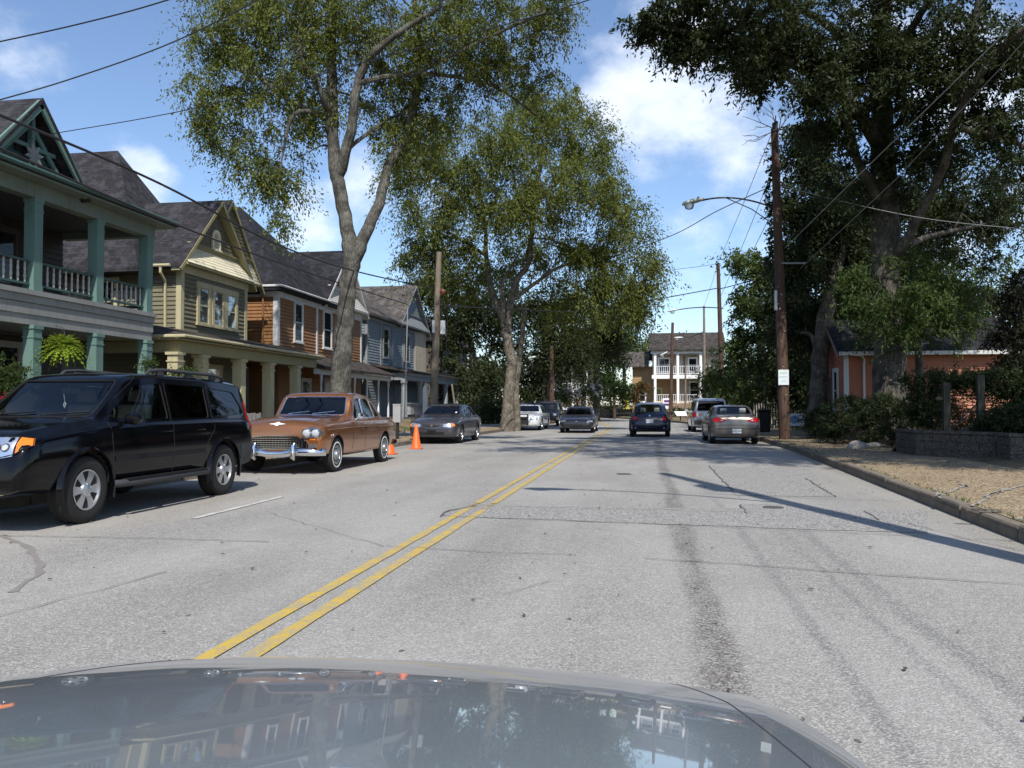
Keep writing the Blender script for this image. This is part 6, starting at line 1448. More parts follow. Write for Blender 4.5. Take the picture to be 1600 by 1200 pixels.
def build_coupe():
    paint = car_paint('coupe_grey_paint', (.022, .022, .028), .4, .3, .02, .5)
    a = dict(cowl=.85, wtop=.12, rtop=-.75, rbase=-1.45)
    st = sedan(4.43, 1.77, 1.34, .84, .86, .96, **a, nose=.5)
    spec = dict(st=st, wy=(1.35, -1.35), r=.32, track=.77, rim='five', paint=paint, cabin=(-1.3, .72), side_glass=sg_sedan(**a, belt=.86, H=1.34), windscreen=[(-.66, .90), (.66, .90), (.54, 1.24), (-.54, 1.24)],
                rear_glass=[(-.55, 1.0), (.55, 1.0), (.48, 1.25), (-.48, 1.25)], seats=[(-.35, -.1), (.35, -.1)], seat_z=.33, dash=(.5, .9), mirror_y=.2, mirror_z=1.17, wing=(.62, .88), seat_mat=MAT['seat_light'],
                patches=[('headlight', 'y', 1, [(.52, .56), (.56, .65), (.80, .62), (.80, .54)], MAT['reflector'], .012, True), ('grille', 'y', 1, [(-.36, .44), (.36, .44), (.26, .29), (-.26, .29)], MAT['well'], .008),
                         ('fog_lamp', 'y', 1, [(.55, .36), (.6, .40), (.7, .38), (.66, .34)], MAT['well'], .008, True), ('grille_badge', 'y', 1, [(-.05, .57), (.05, .57), (.04, .61), (-.04, .61)], MAT['chrome'], .01)],
                lines=seams(.85, -.3, -1.45, .2, .86, -1.35))
    t, sk = car('sports_car', 'dark grey low sports coupe driving towards the viewer', 'car', (-3.45, 43.3, 0), math.pi, spec)
    return t
def build_far_suv():
    paint = car_paint('dark_suv_paint', (.02, .021, .024), 0, .3, .05)
    st = [(-2.3, .5, .95, 1.1, .78, .7), (-2.1, .4, 1.05, 1.6, .88, .68), (-1, .35, 1.07, 1.70, .9, .7), (.2, .34, 1.05, 1.68, .9, .69), (.75, .34, 1.03, 1.35, .9, .7), (1.1, .35, 1.0, 1.12, .9, .75), (1.9, .38, .92, 1.02, .89, .72), (2.2, .42, .8, .9, .8, .65), (2.3, .45, .6, .66, .74, .6)]
    spec = dict(st=st, wy=(1.4, -1.35), r=.36, track=.78, rim='five', paint=paint, cabin=(-2, .9), side_glass=[[(.85, 1.1), (.2, 1.55), (-.2, 1.58), (-.2, 1.1)], [(-.3, 1.1), (-.3, 1.58), (-1.1, 1.56), (-1.1, 1.1)]],
                windscreen=[(-.68, 1.15), (.68, 1.15), (.6, 1.56), (-.6, 1.56)], rear_glass=[(-.58, 1.15), (.58, 1.15), (.52, 1.5), (-.52, 1.5)], mirror_y=.5, mirror_z=1.45, wing=(.75, 1.06),
                patches=[('headlight', 'y', 1, [(.48, .72), (.5, .85), (.76, .85), (.78, .72)], MAT['reflector'], .012, True), ('grille', 'y', 1, [(-.4, .85), (.4, .85), (.36, .68), (-.36, .68)], MAT['well'], .006)])
    t, _ = car('parked_suv', 'dark suv half hidden behind the white police car', 'suv', (-6.75, 57.5, 0), math.pi, spec)
    c = copy_tree(t); c.location = (-8.3, 68.5, 0); c['label'] = 'dark vehicle far back at the left kerb, under the trees behind the police car'
    return t
def build_beetle():
    paint = car_paint('navy_paint', (.005, .006, .022), .1, .22, .01, .4)
    st = [(-2.04, .42, .60, .66, .62, .5), (-1.98, .34, .68, .80, .74, .56), (-1.85, .28, .76, .95, .80, .60), (-1.55, .24, .82, 1.10, .84, .62), (-1.25, .22, .87, 1.22, .855, .62), (-.9, .20, .90, 1.36, .86, .61), (-.45, .20, .91, 1.46, .86, .61), (0, .2, .91, 1.49, .86, .62), (.4, .2, .91, 1.43, .86, .62), (.8, .2, .90, 1.24, .86, .64),
          (1.05, .2, .88, 1.06, .86, .66), (1.35, .22, .84, .97, .85, .62), (1.7, .25, .76, .86, .82, .56), (1.95, .3, .62, .7, .72, .5), (2.03, .38, .5, .56, .6, .45)]
    spec = dict(st=st, wy=(1.27, -1.24), r=.32, track=.76, rim='five', paint=paint, cabin=(-1.35, .85), arch=1.15, side_glass=[[(.85, .97), (.3, 1.34), (-.3, 1.37), (-.3, .97)], [(-.4, .97), (-.4, 1.37), (-.85, 1.28), (-1.1, 1.0)]],
                windscreen=[(-.6, 1.05), (.6, 1.05), (.53, 1.38), (-.53, 1.38)], rear_glass=[(-.54, 1.10), (.54, 1.10), (.42, 1.40), (-.42, 1.40)], seats=[(-.34, .0), (.34, .0), (-.3, -.75), (.3, -.75)], seat_z=.45, seat_mat=MAT['seat_light'], dash=(.6, .98),
                mirror_y=.4, mirror_z=1.28, wing=(.72, .95), rear_mat=glass('rear_clear_glass', (.75, .8, .8)),
                patches=[('tail_light', 'y', -1, [(.62+.10*math.cos(a), .80+.085*math.sin(a)) for a in [2*math.pi*i/16 for i in range(16)]], MAT['red'], .02, True), ('reflector', 'y', -1, [(.58, .38), (.58, .43), (.63, .43), (.63, .38)], MAT['white_lens'], .01, True),
                         ('boot_badge', 'y', -1, [(.045*math.cos(a), .925+.035*math.sin(a)) for a in [2*math.pi*i/10 for i in range(10)]], MAT['chrome'], .012)],
                lines=[('bumper_crease', 'y', -1, [(-.72, .56), (.72, .56)], .006, MAT['well'], False), ('boot_seam', 'y', -1, [(-.50, 1.05), (-.52, .8), (-.42, .60), (.42, .60), (.52, .8), (.5, 1.05)], .004, MAT['well'], False)])
    t, sk = car('rounded_hatchback', 'dark navy rounded two door car driving away in the right lane', 'car', (.17, 38.0, 0), R(-1), spec)
    h, n = sk.hit((0, .70), 'y', -1); text_plate(t, (0, h.y-.03, .69), (0, 0, 0), 'UK 790', .09)
    for sd in (1, -1):
        m = MB()
        for y in (1.27, -1.24):
            P = []; F = []; n = 16
            for i in range(n+1):
                a = R(-10)+R(200)*i/n
                for rr, xx in ((.375, .80), (.375, .895), (.43, .89), (.50, .82)): P.append((sd*xx, y+rr*math.cos(a), .33+rr*math.sin(a)))
            for i in range(n):
                for j in range(3): F.append((i*4+j, i*4+j+1, i*4+j+5, i*4+j+4))
            m.add(P, F)
        m.build('wing_bulge', paint, t, True)
    m = MB(); m.tube([(.0, -.9, 1.38), (.0, -1.05, 1.7)], .004, 4); m.build('antenna', MAT['black_metal'], t)
    return t
def build_minivan():
    paint = car_paint('silver_paint', (.42, .44, .47), .3, .32, .08)
    st = [(-2.36, .45, .85, 1.0, .80, .74), (-2.32, .35, .95, 1.2, .86, .74), (-2.25, .3, 1.0, 1.50, .90, .72), (-2.12, .28, 1.03, 1.68, .93, .70), (-1.6, .25, 1.05, 1.74, .95, .72), (0, .24, 1.03, 1.76, .96, .73), (.7, .24, 1.0, 1.66, .96, .72), (1.2, .25, .98, 1.36, .95, .72), (1.55, .27, .93, 1.1, .94, .74),
          (2.0, .3, .85, .98, .9, .7), (2.3, .35, .65, .74, .8, .62), (2.36, .4, .55, .6, .74, .6)]
    spec = dict(st=st, wy=(1.5, -1.4), r=.33, track=.82, rim='five', paint=paint, cabin=(-2.15, 1.2), side_glass=[[(1.2, 1.1), (.75, 1.55), (.3, 1.58), (.3, 1.1)], [(.2, 1.1), (.2, 1.58), (-.9, 1.58), (-.9, 1.1)], [(-1.0, 1.1), (-1.0, 1.58), (-1.95, 1.54), (-2.05, 1.12)]],
                glass=MAT['glass_dark'], windscreen=[(-.7, 1.15), (.7, 1.15), (.6, 1.58), (-.6, 1.58)], rear_glass=[(-.72, 1.12), (.72, 1.12), (.62, 1.60), (-.62, 1.60)], mirror_y=.9, mirror_z=1.5, wing=(1.1, 1.05),
                patches=[('tail_light', 'y', -1, [(.74, .78), (.75, 1.04), (.85, 1.03), (.84, .78)], MAT['red'], .015, True), ('tail_light', 'x', 1, [(-2.1, .78), (-2.1, 1.04), (-2.28, 1.04), (-2.32, .78)], MAT['red'], .01, True),
                         ('rear_bumper', 'y', -1, [(-.84, .40), (-.84, .62), (.84, .62), (.84, .40)], MAT['grey_plastic'], .03), ('plate_recess', 'y', -1, [(-.22, .82), (.22, .82), (.22, .97), (-.22, .97)], MAT['grey_plastic'], .004)],
                lines=[('tailgate_seam', 'y', -1, [(-.76, .66), (.76, .66)], .005, MAT['well'], False)])
    t, sk = car('minivan', 'silver minivan parked at the right kerb ahead of the tan sedan', 'minivan', (3.25, 45.8, 0), R(1), spec)
    return t
def build_tan_sedan():
    paint = car_paint('tan_metallic_paint', (.16, .14, .125), .5, .33, .05, .6)
    a = dict(cowl=.92, wtop=.25, rtop=-.80, rbase=-1.42)
    st = sedan(4.42, 1.70, 1.385, .95, .92, 1.02, **a, nose=.56)
    spec = dict(st=st, wy=(1.25, -1.2), r=.30, track=.74, rim='multi', paint=paint, cabin=(-1.25, .8), side_glass=sg_sedan(**a, belt=.92, H=1.385), windscreen=[(-.64, 1.0), (.64, 1.0), (.53, 1.28), (-.53, 1.28)],
                rear_glass=[(-.60, 1.065), (.60, 1.065), (.50, 1.31), (-.50, 1.31)], seats=[(-.35, .0), (.35, .0), (-.33, -.78), (.33, -.78)], seat_z=.45, seat_mat=MAT['seat_light'], dash=(.6, .98), mirror_y=.32, mirror_z=1.22, wing=(.7, .94),
                patches=[('tail_light', 'y', -1, [(.34, .84), (.60, .93), (.79, .91), (.79, .79), (.52, .76)], MAT['red'], .014, True), ('reversing_lamp', 'y', -1, [(.46, .83), (.52, .86), (.56, .84), (.52, .81)], MAT['white_lens'], .02, True),
                         ('boot_badge', 'y', -1, [(-.04, .93), (.04, .93), (.03, .96), (-.03, .96)], MAT['chrome'], .012)],
                lines=seams(.92, -.25, -1.42, .2, .92, -1.2)+[('bumper_crease', 'y', -1, [(-.74, .66), (.74, .66)], .007, MAT['well'], False), ('boot_seam', 'y', -1, [(-.62, 1.0), (-.60, .70), (.60, .70), (.62, 1.0)], .004, MAT['well'], False),
                       ('bumper_trim', 'y', -1, [(-.72, .55), (.72, .55)], .012, MAT['grey_plastic'], False)])
    t, sk = car('parked_sedan', 'tan metallic sedan seen from behind at the right kerb', 'car', (3.02, 31.6, 0), R(1.5), spec)
    h, n = sk.hit((0, .50), 'y', -1); text_plate(t, (0, h.y-.03, .47), (0, 0, 0), 'AGL NA', .085)
    m = MB(); m.tube([(.45, -2.0, .2), (.45, -2.22, .2)], .025, 8); m.build('exhaust_pipe', MAT['steel'], t, True)
    return t

# ---------------------------------------------------------------- the viewer's own silver-blue car (bonnet and nose)
def build_own_car():
    paint = car_paint('bluish_silver_paint', (.20, .235, .262), .15, .25, .08, 1)
    st = [(.1, .30, .88, 1.02, .89, .70), (.45, .28, .86, .965, .89, .72), (.9, .28, .83, .93, .88, .72), (1.4, .28, .77, .865, .86, .70), (1.8, .30, .71, .80, .82, .64), (2.02, .30, .65, .745, .76, .58),
          (2.15, .32, .58, .67, .68, .52), (2.22, .36, .50, .57, .60, .46)]
    shell = loft(st, 60); skin = Skin(shell)
    t = thing('own_car', 'silver blue car bonnet filling the bottom of the picture', 'car', (-.44, -.33, 0), 0)
    paint.node_tree.nodes['Principled BSDF'].inputs['Coat Roughness'].default_value = .02
    for l in list(paint.node_tree.links):
        if l.to_socket.name == 'Coat Roughness': paint.node_tree.links.remove(l)
    cut = []
    for sx in (1, -1):
        c = MB(); c.lathe([(.37, sx*.5), (.37, sx*1.2)], 28, 'X', (0, 1.25, .32)); cut.append(c.mesh('c'))
    link('body', carve(shell.mesh('body', True), cut, [paint, MAT['well']]), None, t)
    add_wheels(t, dict(wy=(1.25,), r=.315, track=.78, rim='five'))
    for k in (1, -1):
        skin.line([(k*.70, .15), (k*.66, 1.2), (k*.57, 1.75), (k*.46, 2.06)], 'z', 1, .0022, -.001).build('bonnet_seam', MAT['grey_plastic'], t)
        skin.patch([(k*.44, .56), (k*.46, .68), (k*.62, .70), (k*.74, .62), (k*.70, .56)], 'y', 1, .012).build('headlight', MAT['lens'], t, True)
    skin.patch([(-.36, .66), (.36, .66), (.32, .58), (-.32, .58)], 'y', 1, .006).build('grille', MAT['black_plastic'], t, True)
    m = MB(); m.tube([(-.62, .62, .965), (-.60, .55, .985), (-.56, .42, .985)], [.004, .014, .018], 8); m.build('washer_nozzle', MAT['black_plastic'], t, True)
    return t
build_suv(); build_copper(); build_grey_sedan(); build_police(); build_coupe(); build_far_suv(); build_beetle(); build_minivan(); build_tan_sedan(); build_own_car()
# ================================================================== poles, lamps, wires, street furniture
def wood_pole(name, c1, c2):
    m = MN(name, .9, .15); p = m.pos(); a = m.noise(m.map(p, (14, 14, .7)), 3, 7, .7); b = m.noise(p, 1.2, 4)
    m.color(m.mix(m.rng(b, .35, .7, 0, .5), m.ramp(a, [(.3, mul(c1, .6)), (.5, c1), (.7, c2)]), mul(c1, .6))); m.bump(a, .7, .01); return m.m
MAT['pole_brown'] = wood_pole('creosote_pole', (.085, .052, .038), (.16, .105, .08)); MAT['pole_grey'] = wood_pole('weathered_pole', (.20, .165, .125), (.34, .29, .23))
def pole(label, base, top, r0, r1, mat, group='utility poles'):
    t = thing('utility_pole', label, 'utility pole', (0, 0, 0), 0, group); m = MB(); b, p = Vector(base), Vector(top)
    m.tube([b+Vector((0, 0, -.2)), b.lerp(p, .3), b.lerp(p, .6), p], [r0, r0*.9+r1*.1, (r0+r1)/2, r1], 14); m.build('shaft', mat, t, True); return t
def lamp(label, c0, c1, head, r=.035, brace=None, L=.62):
    """arm from pole point c0 rising to the luminaire at head"""
    t = thing('street_lamp', label, 'street lamp', (0, 0, 0), 0, 'cobra head street lamps'); c0, c1, head = Vector(c0), Vector(c1), Vector(head)
    P = [c0*(1-s)**2+c1*2*s*(1-s)+head*s*s for s in [i/12 for i in range(13)]]
    m = MB(); m.tube(P, r, 8); m.build('arm', MAT['black_metal'], t, True)
    if brace: 
        b = Vector(brace); q = P[8]; m = MB(); m.tube([b, b.lerp(q, .5)+Vector((0, 0, .12)), q], r*.55, 6); m.build('brace', MAT['black_metal'], t, True)
    d = (head-c1).normalized(); s = Vector((-d.y, d.x, 0)).normalized(); m = MB(); V = []; n = 14; o = head-d*.08
    prof = [(a*1.3, w*1.25, h*1.3) for a, w, h in [(0, .03, .03), (.06, .09, .06), (.2, .14, .085), (.4, .155, .09), (.55, .13, .075), (L, .06, .04)]]
    for a, w, h in prof:
        for j in range(n):
            an = 2*math.pi*j/n; V.append(o+d*a+s*w*math.cos(an)+Vector((0, 0, h*math.sin(an)*(1 if math.sin(an) > 0 else .55)+.02)))
    F = [(i*n+j, i*n+(j+1) % n, (i+1)*n+(j+1) % n, (i+1)*n+j) for i in range(len(prof)-1) for j in range(n)]+[tuple(range(n)), tuple((len(prof)-1)*n+j for j in range(n))]
    m.add(V, F); m.build('lamp_head', flat('lamp_grey', (.46, .50, .46), .45), t, True)
    m = MB(); m.lathe([(.17, 0), (.175, -.07), (.14, -.16), (.06, -.20), (.01, -.21)], 14, 'Z', tuple(o+d*.55+Vector((0, 0, -.02)))); m.build('lamp_glass', MAT['lens'], t, True)
    m = MB(); m.lathe([(.03, 0), (.03, .06), (.02, .07)], 8, 'Z', tuple(o+d*.22+Vector((0, 0, .10)))); m.build('photocell', MAT['black_plastic'], t)
    return t
# tall brown pole at the right kerb
PB = Vector((4.86, 30.6, .14)); PT = pt(1210, 201, Y=30.6)
p1 = pole('tall brown wooden pole carrying the nearest street lamp at the right kerb', PB, PT, .20, .125, MAT['pole_brown'])
def onp(z, a=PB, b=PT): return a.lerp(b, (z-a.z)/(b.z-a.z))
m = MB(); q = onp(10.95); m.b3(q.x-.09, q.x+.09, q.y-.15, q.y+.02, 11.2, 11.5); m.tube([onp(11.3), onp(11.3)+Vector((.05, 0, .5))], [.03, .02], 6); m.lathe([(.02, 0), (.06, .03), (.03, .07), (.06, .1), (.02, .16)], 10, 'Z', tuple(PT+Vector((.08, 0, .12)))); m.build('insulator', MAT['black_metal'], p1, True)
m = MB(); q = onp(6.43); m.tube([q+Vector((0, -.12, 0)), q+Vector((.9, -.12, -.02))], .035, 8); m.build('bracket_arm', MAT['steel'], p1, True)
m = MB(); q = onp(5.1); m.b3(q.x-.22, q.x-.13, q.y-.2, q.y-.05, 4.75, 5.45); m.build('cable_box', MAT['steel'], p1)
m = MB(); q = onp(5); m.tube([onp(.3)+Vector((-.1, -.16, 0)), onp(4)+Vector((-.1, -.15, 0)), onp(7)+Vector((-.08, -.13, 0)), onp(9)+Vector((-.08, -.12, 0))], .016, 6); m.build('conduit', MAT['black_metal'], p1, True)
m = MB(); rr = random.Random(1)
for i in range(14): z = rr.uniform(1.6, 6); q = onp(z)+Vector((rr.uniform(-.1, .1), -.19, 0)); m.b3(q.x-.02, q.x+.03, q.y-.01, q.y+.02, z, z+rr.uniform(.01, .05))
m.build('staple', MAT['steel'], p1)
lamp('nearest street lamp with long curved arm on the tall brown pole', onp(8.4), pt(1150, 300, Y=30.3), pt(1097, 313, Y=30.2), .032, onp(7.75))
# notice on the pole
def notice():
    t = thing('pole_notice', 'small white notice with green and blue lettering on the brown pole', 'sign'); q = onp(2.3)
    m = MB(); x0, x1 = q.x-.19, q.x+.17; m.b3(x0, x1, q.y-.235, q.y-.22, 2.08, 2.62); bevel(m.build('board', flat('notice_white', (.62, .68, .68), .6), t), .02)
    # three faded lines of print, too small in the photograph to read
    for i, (z, h, n, mt) in enumerate([(2.47, .055, 7, 'g'), (2.34, .055, 8, 'b'), (2.19, .05, 4, 'b')]):
        mk = flat('ink_'+mt+str(i), (.25, .42, .38) if mt == 'g' else (.26, .40, .50)); m = MB(); w = .036; cx = (x0+x1)/2-n*w/2
        for k in range(n):
            a = cx+k*w; m.b3(a, a+.007, q.y-.238, q.y-.236, z, z+h); m.b3(a+.018, a+.025, q.y-.238, q.y-.236, z+(k % 3)*.008, z+h); m.b3(a+.007, a+.018, q.y-.238, q.y-.236, z+h*((k*5) % 7)/8, z+h*((k*5) % 7)/8+.007)
        m.build('lettering', mk, t)
notice()
P2T = pt(1122, 412, Y=55); P2B = Vector((P2T.x+.25, 55, .14)); p2 = pole('second brown pole on the right, beside the glossy leaved tree', P2B, P2T, .18, .11, MAT['pole_brown'])
P3T = pt(1100, 478, Y=73); P3B = Vector((P3T.x, 73, .3)); p3 = pole('slim grey pole between the far street lamps', P3B, P3T, .15, .09, MAT['pole_grey'])
P4B, P4T = pt(1050, 658, Z=.14), pt(1051, 504, Y=74); p4 = pole('brown pole in front of the far white porch', (P4B.x, 74, .14), P4T, .17, .12, MAT['pole_brown'])
P5B, P5T = pt(957, 654, Z=.14), pt(957, 548, Y=90); p5 = pole('thin far pole left of the navy car', (P5B.x, 90, .14), (P5T.x, 90, P5T.z), .16, .11, MAT['pole_brown'])
p7 = pole('thin pale pole between the far porch columns', tuple(pt(1071, 655, Y=80)), pt(1071, 570, Y=80), .10, .08, MAT['pole_grey'])
PL, PLT = Vector((-8.75, 33.3, .14)), pt(686, 394, Y=33.3); pl = pole('grey weathered pole with two metal boxes left of the road', PL, PLT, .17, .11, MAT['pole_grey'])
m = MB(); q = pt(693, 512, Y=33.1); m.b3(q.x-.08, q.x+.10, q.y-.2, q.y-.05, q.z-.28, q.z+.28); m.build('meter_box', flat('pale_box', (.5, .5, .5)), pl)
m = MB(); q = pt(680, 510, Y=33.1); m.b3(q.x-.08, q.x+.02, q.y-.2, q.y-.05, q.z-.28, q.z+.24); m.build('meter_box', flat('pale_box', (.45, .45, .45)), pl)
m = MB(); q = pt(687, 456, Y=33.1); m.lathe([(.02, -.1), (.12, -.05), (.12, .05), (.02, .1)], 10, 'Y', (q.x+.12, q.y, q.z)); m.build('splice_case', flat('maroon', (.12, .02, .015)), pl, True)
m = MB(); m.tube([pt(690, 540, Y=33.1)+Vector((0, -.15, 0)), pt(692, 470, Y=33.1)+Vector((.0, -.15, 0)), pt(697, 480, Y=33.1)+Vector((.1, -.1, 0)), pt(696, 560, Y=33.1)+Vector((.05, -.12, 0))], .014, 6); m.build('conduit', MAT['black_metal'], pl, True)
p6 = pole('dark pole behind the police car', (pt(862, 650, Y=64).x, 64, .14), pt(862, 540, Y=64), .2, .16, MAT['pole_brown'])
lamp('second street lamp, on the slim grey pole', P3T.lerp(P3B, .12)+Vector((.9, -8, 0)), pt(1090, 478, Y=66), pt(1060, 484, Y=66), .04, L=.75)
lamp('third street lamp, just above the far tan roof', P4T.lerp(P4B, .2)+Vector((2.6, 0, .8)), pt(1082, 527, Y=74), pt(1066, 528, Y=74), .03, L=.6)
lamp('pale lamp in front of the eave beam of the far house', (P4B.x, 74, 6.2), pt(1046, 549, Y=74), pt(1042, 551, Y=74), .03, L=.55)
lamp('street lamp reaching out under the dark trees on the left', pt(861, 566, Y=64), pt(848, 556, Y=64), pt(838, 558, Y=64), .03, L=.55)
# service mast by the porch of the blue house
m = MB(); m.tube([pt(632, 655, Y=33.8), pt(637, 480, Y=33.8)], .028, 8); o = m.build('service_mast', MAT['steel'], None, True); tag(o, 'thin galvanised service mast standing before the blue grey house', 'mast')
# leaning prop and picket-like board
m = MB(); m.bar(pt(712, 640, Y=40), pt(706, 600, Y=40), .07); o = m.build('leaning_plank', MAT['pole_grey']); tag(o, 'pale plank leaning beside the brown shaded porch', 'plank')
m = MB(); a = pt(664, 648, Y=31.5); h = pt(664, 602, Y=31.5).z; m.slab([(a.x-.09, a.y, .14), (a.x+.09, a.y, .14), (a.x+.09, a.y, h-.1), (a.x, a.y, h+.05), (a.x-.09, a.y, h-.1)], (0, .09, 0)); o = m.build('pointed_post', paint_wood('post_white', (.5, .5, .47))); tag(o, 'pale post with a pointed top behind the dark grey sedan', 'post')
def wire(label, pts, r, mat='wire', sag=0):
    P = []
    pts = [Vector(p) for p in pts]
    for a, b in zip(pts[:-1], pts[1:]):
        for k in range(14):
            t = k/14; P.append(a.lerp(b, t)-Vector((0, 0, sag*4*t*(1-t))))
    P.append(pts[-1]); m = MB(); m.tube(P, r, 5); o = m.build('overhead_cable', MAT[mat], None, True); tag(o, label, 'cable', 'overhead cables'); return o
def smooth(P, n=8):
    out = []
    for i in range(len(P)-1):
        p0, p1, p2, p3 = P[max(i-1, 0)], P[i], P[i+1], P[min(i+2, len(P)-1)]
        for k in range(n):
            t = k/n; out.append(.5*((2*p1)+(p2-p0)*t+(2*p0-5*p1+4*p2-p3)*t*t+(-p0+3*p1-3*p2+p3)*t**3))
    return out+[P[-1]]
def xw(pp): return smooth([pt(x, y, X=X) for x, y, X in pp])
L1 = xw([(-260, 76, -8.5), (0, 180, -8.5), (250, 287, -8.5), (429, 380, -8.55), (556, 424, -8.6), (684, 452, -8.7)])
wire('upper of the two thick cables sagging past the house gables', L1, .022)
wire('lower of the two thick cables, ending at the service mast', xw([(-260, 122, -8.5), (0, 232, -8.5), (250, 341, -8.7), (400, 398, -9), (526, 441, -9.3)])+[pt(637, 476, Y=33.8)], .020)
wire('topmost cable in the upper left corner', smooth([pt(-80, 82, Y=11), pt(0, 65, Y=11), (pt(130, 36, Y=11)), pt(262, 0, Y=11), pt(500, -80, Y=11)]), .011)
wire('second cable from the top left, entering the tree', smooth([pt(-80, 178, Y=12), pt(0, 156, Y=12), pt(115, 122, Y=12.5), pt(270, 66, Y=13), pt(420, -10, Y=13), pt(600, -120, Y=13)]), .012)
wire('thin service cable from the teal gable up through the forked tree', smooth([pt(30, 222, Y=17.5), pt(72, 211, Y=17), pt(300, 170, Y=16), pt(560, 100, Y=15), pt(905, 5, Y=13.5), pt(1050, -60, Y=12)]), .010)
wire('thick cable crossing the street between the pole boxes and the second right pole', smooth([pt(688, 478, Y=33.3), pt(800, 483, Y=38), pt(920, 486, Y=44), pt(1035, 466, Y=50), pt(1122, 450, Y=55)]), .03)
wire('thick cable from the second right pole into the glossy tree', [pt(1122, 452, Y=55), pt(1205, 428, Y=45)], .03, sag=.05)
wire('thin cable across the street at the second pole top', [pt(686, 436, Y=33.3), pt(1122, 412, Y=55)], .013, sag=.3)
wire('cable climbing from the weeping tree to the tall lamp pole', smooth([pt(900, 420, Y=44), pt(1040, 372, Y=38), pt(1120, 330, Y=34), pt(1207, 290, Y=30.6)]), .018)
wire('left of the steep thin cables leaving the tall lamp pole top', [pt(1205, 210, Y=30.6), pt(1123, 408, Y=55), pt(1100, 478, Y=73)], .012, sag=.1)
wire('middle of the steep thin cables from the tall lamp pole', [pt(1206, 270, Y=30.6), pt(1123, 470, Y=55)], .012, sag=.1)
wire('lowest steep cable from the tall lamp pole', [pt(1207, 330, Y=30.6), pt(1124, 490, Y=55)], .012, sag=.1)
wire('pale cable rising from the tall pole to the upper right corner', [pt(1226, 388, Y=30.5), pt(1360, 256, Y=22), pt(1600, 22, Y=14), pt(1700, -90, Y=12)], .012, 'wire_grey')
wire('pale cable from the tall pole to the right edge', smooth([pt(1216, 289, Y=30.6), pt(1330, 318, Y=28), pt(1450, 342, Y=26), pt(1600, 358, Y=23), pt(1750, 368, Y=21)]), .012, 'wire_grey')
wire('faint second cable in the upper right, right of the trunk', [pt(1250, 420, Y=31), pt(1400, 280, Y=24), pt(1560, 110, Y=17), pt(1690, -40, Y=14)], .008, 'wire_grey')
wire('dark cable sloping from the tall pole down to the minivan side', [pt(1207, 420, Y=30.8), pt(1120, 520, Y=50)], .012, sag=.2)
# dead twigs behind the pole top
m = MB(); rr = random.Random(12)
def tw(p, d, l, r, dep):
    q = p+d*l; m.tube([p, p.lerp(q, .5)+Vector((rr.uniform(-.05, .05), 0, rr.uniform(-.05, .05))), q], [r, r*.8, r*.6], 4, False)
    if dep: 
        for k in range(2+(dep > 1)): tw(q if k else p.lerp(q, .6), (d+Vector((rr.uniform(-.8, .8), rr.uniform(-.3, .3), rr.uniform(-.6, .6)))).normalized(), l*.65, r*.6, dep-1)
for dx, dz in ((-.9, .5), (-.7, -.2), (.6, .9), (.2, 1), (-.3, 1)): tw(pt(1216, 205, Y=31.6), Vector((dx, 0, dz)).normalized(), .7, .022, 2)
tag(m.build('bare_twigs', MAT['bark_dark']), 'bare dead twigs sticking out behind the top of the tall lamp pole', 'branch')

# ---- traffic cones
def cone(label, loc, h=.71):
    t = thing('traffic_cone', label, 'traffic cone', loc, 0, 'orange traffic cones'); og = MAT.setdefault('cone', flat('cone_orange', (.72, .12, .02), .5, .4, 0, .15))
    m = MB(); m.lathe([(.165, .03), (.150, .05), (.045, h-.01), (.038, h), (.030, h), (.028, h-.02)], 24, 'Z'); m.build('cone_body', og, t, True)
    m = MB(); m.b3(-.19, .19, -.19, .19, 0.0, .032); bevel(m.build('base', og, t), .01)
    m = MB(); m.lathe([(.078+.002, h-.24), (.061+.002, h-.13)], 24, 'Z', cap=False); m.build('reflective_collar', flat('collar_white', (.62, .56, .5), .4), t, True)
c1 = cone('taller orange cone standing in the open gap before the dark grey sedan', (-7.07, 24.9, .005), .74)
c2 = cone('orange cone close behind the rear wheel of the copper sedan', (-6.98, 21.9, .005))
# bits along the left pavement: brick steps, fence, box, bin
m = MB(); rr = random.Random(3)
def bricks(name, label, cat, x0, x1, y0, y1, z0, n, mat, bh=.085, bl=.24, face='y', group=None):
    t = thing(name, label, cat, (0, 0, 0), 0, group); me = None
    for r in range(n):
        a = x0+(bl/2 if r % 2 else 0)*0
        L = x1-x0 if face == 'y' else y1-y0; k = max(1, int(L/bl)); 
        for i in range(k+1):
            s = i*bl-(bl/2 if r % 2 else 0); e = s+bl-.012; s = max(0, s); e = min(L, e)
            if e-s < .03: continue
            m = MB(); j = random.uniform(-.005, .005)
            if face == 'y': m.b3(x0+s, x0+e, y0+j, y1, z0+r*(bh+.01), z0+r*(bh+.01)+bh)
            else: m.b3(x0+j, x1, y0+s, y0+e, z0+r*(bh+.01), z0+r*(bh+.01)+bh)
            m.build('brick', mat, t)
    m = MB(); m.b3(x0+.02, x1-.01, y0+.02, y1-.01, z0, z0+n*(bh+.01)-.015); m.build('mortar', flat('mortar', (.2, .18, .16), .9), t); return t
bricks('brick_step', 'red brick step behind the orange cone', 'step', -9.95, -8.75, 27.4, 27.8, .15, 4, flat('red_brick', (.22, .055, .03), .9, .2, 0, .4, 3, False))
t = thing('picket_fence', 'low grey wooden fence between the black vehicle and the copper sedan', 'fence')
me = MB(); me.b3(-.045, .045, -.012, .012, 0, .85); me = me.mesh('picket'); pm = paint_wood('weathered_fence', (.30, .29, .27), .3, .4)
for i in range(34):
    o = link('picket', me, pm, t); o.location = (-10.9, 18.2+i*.12, .28+random.uniform(-.02, .02)); o.rotation_euler = (random.uniform(-.02, .02), 0, R(90))
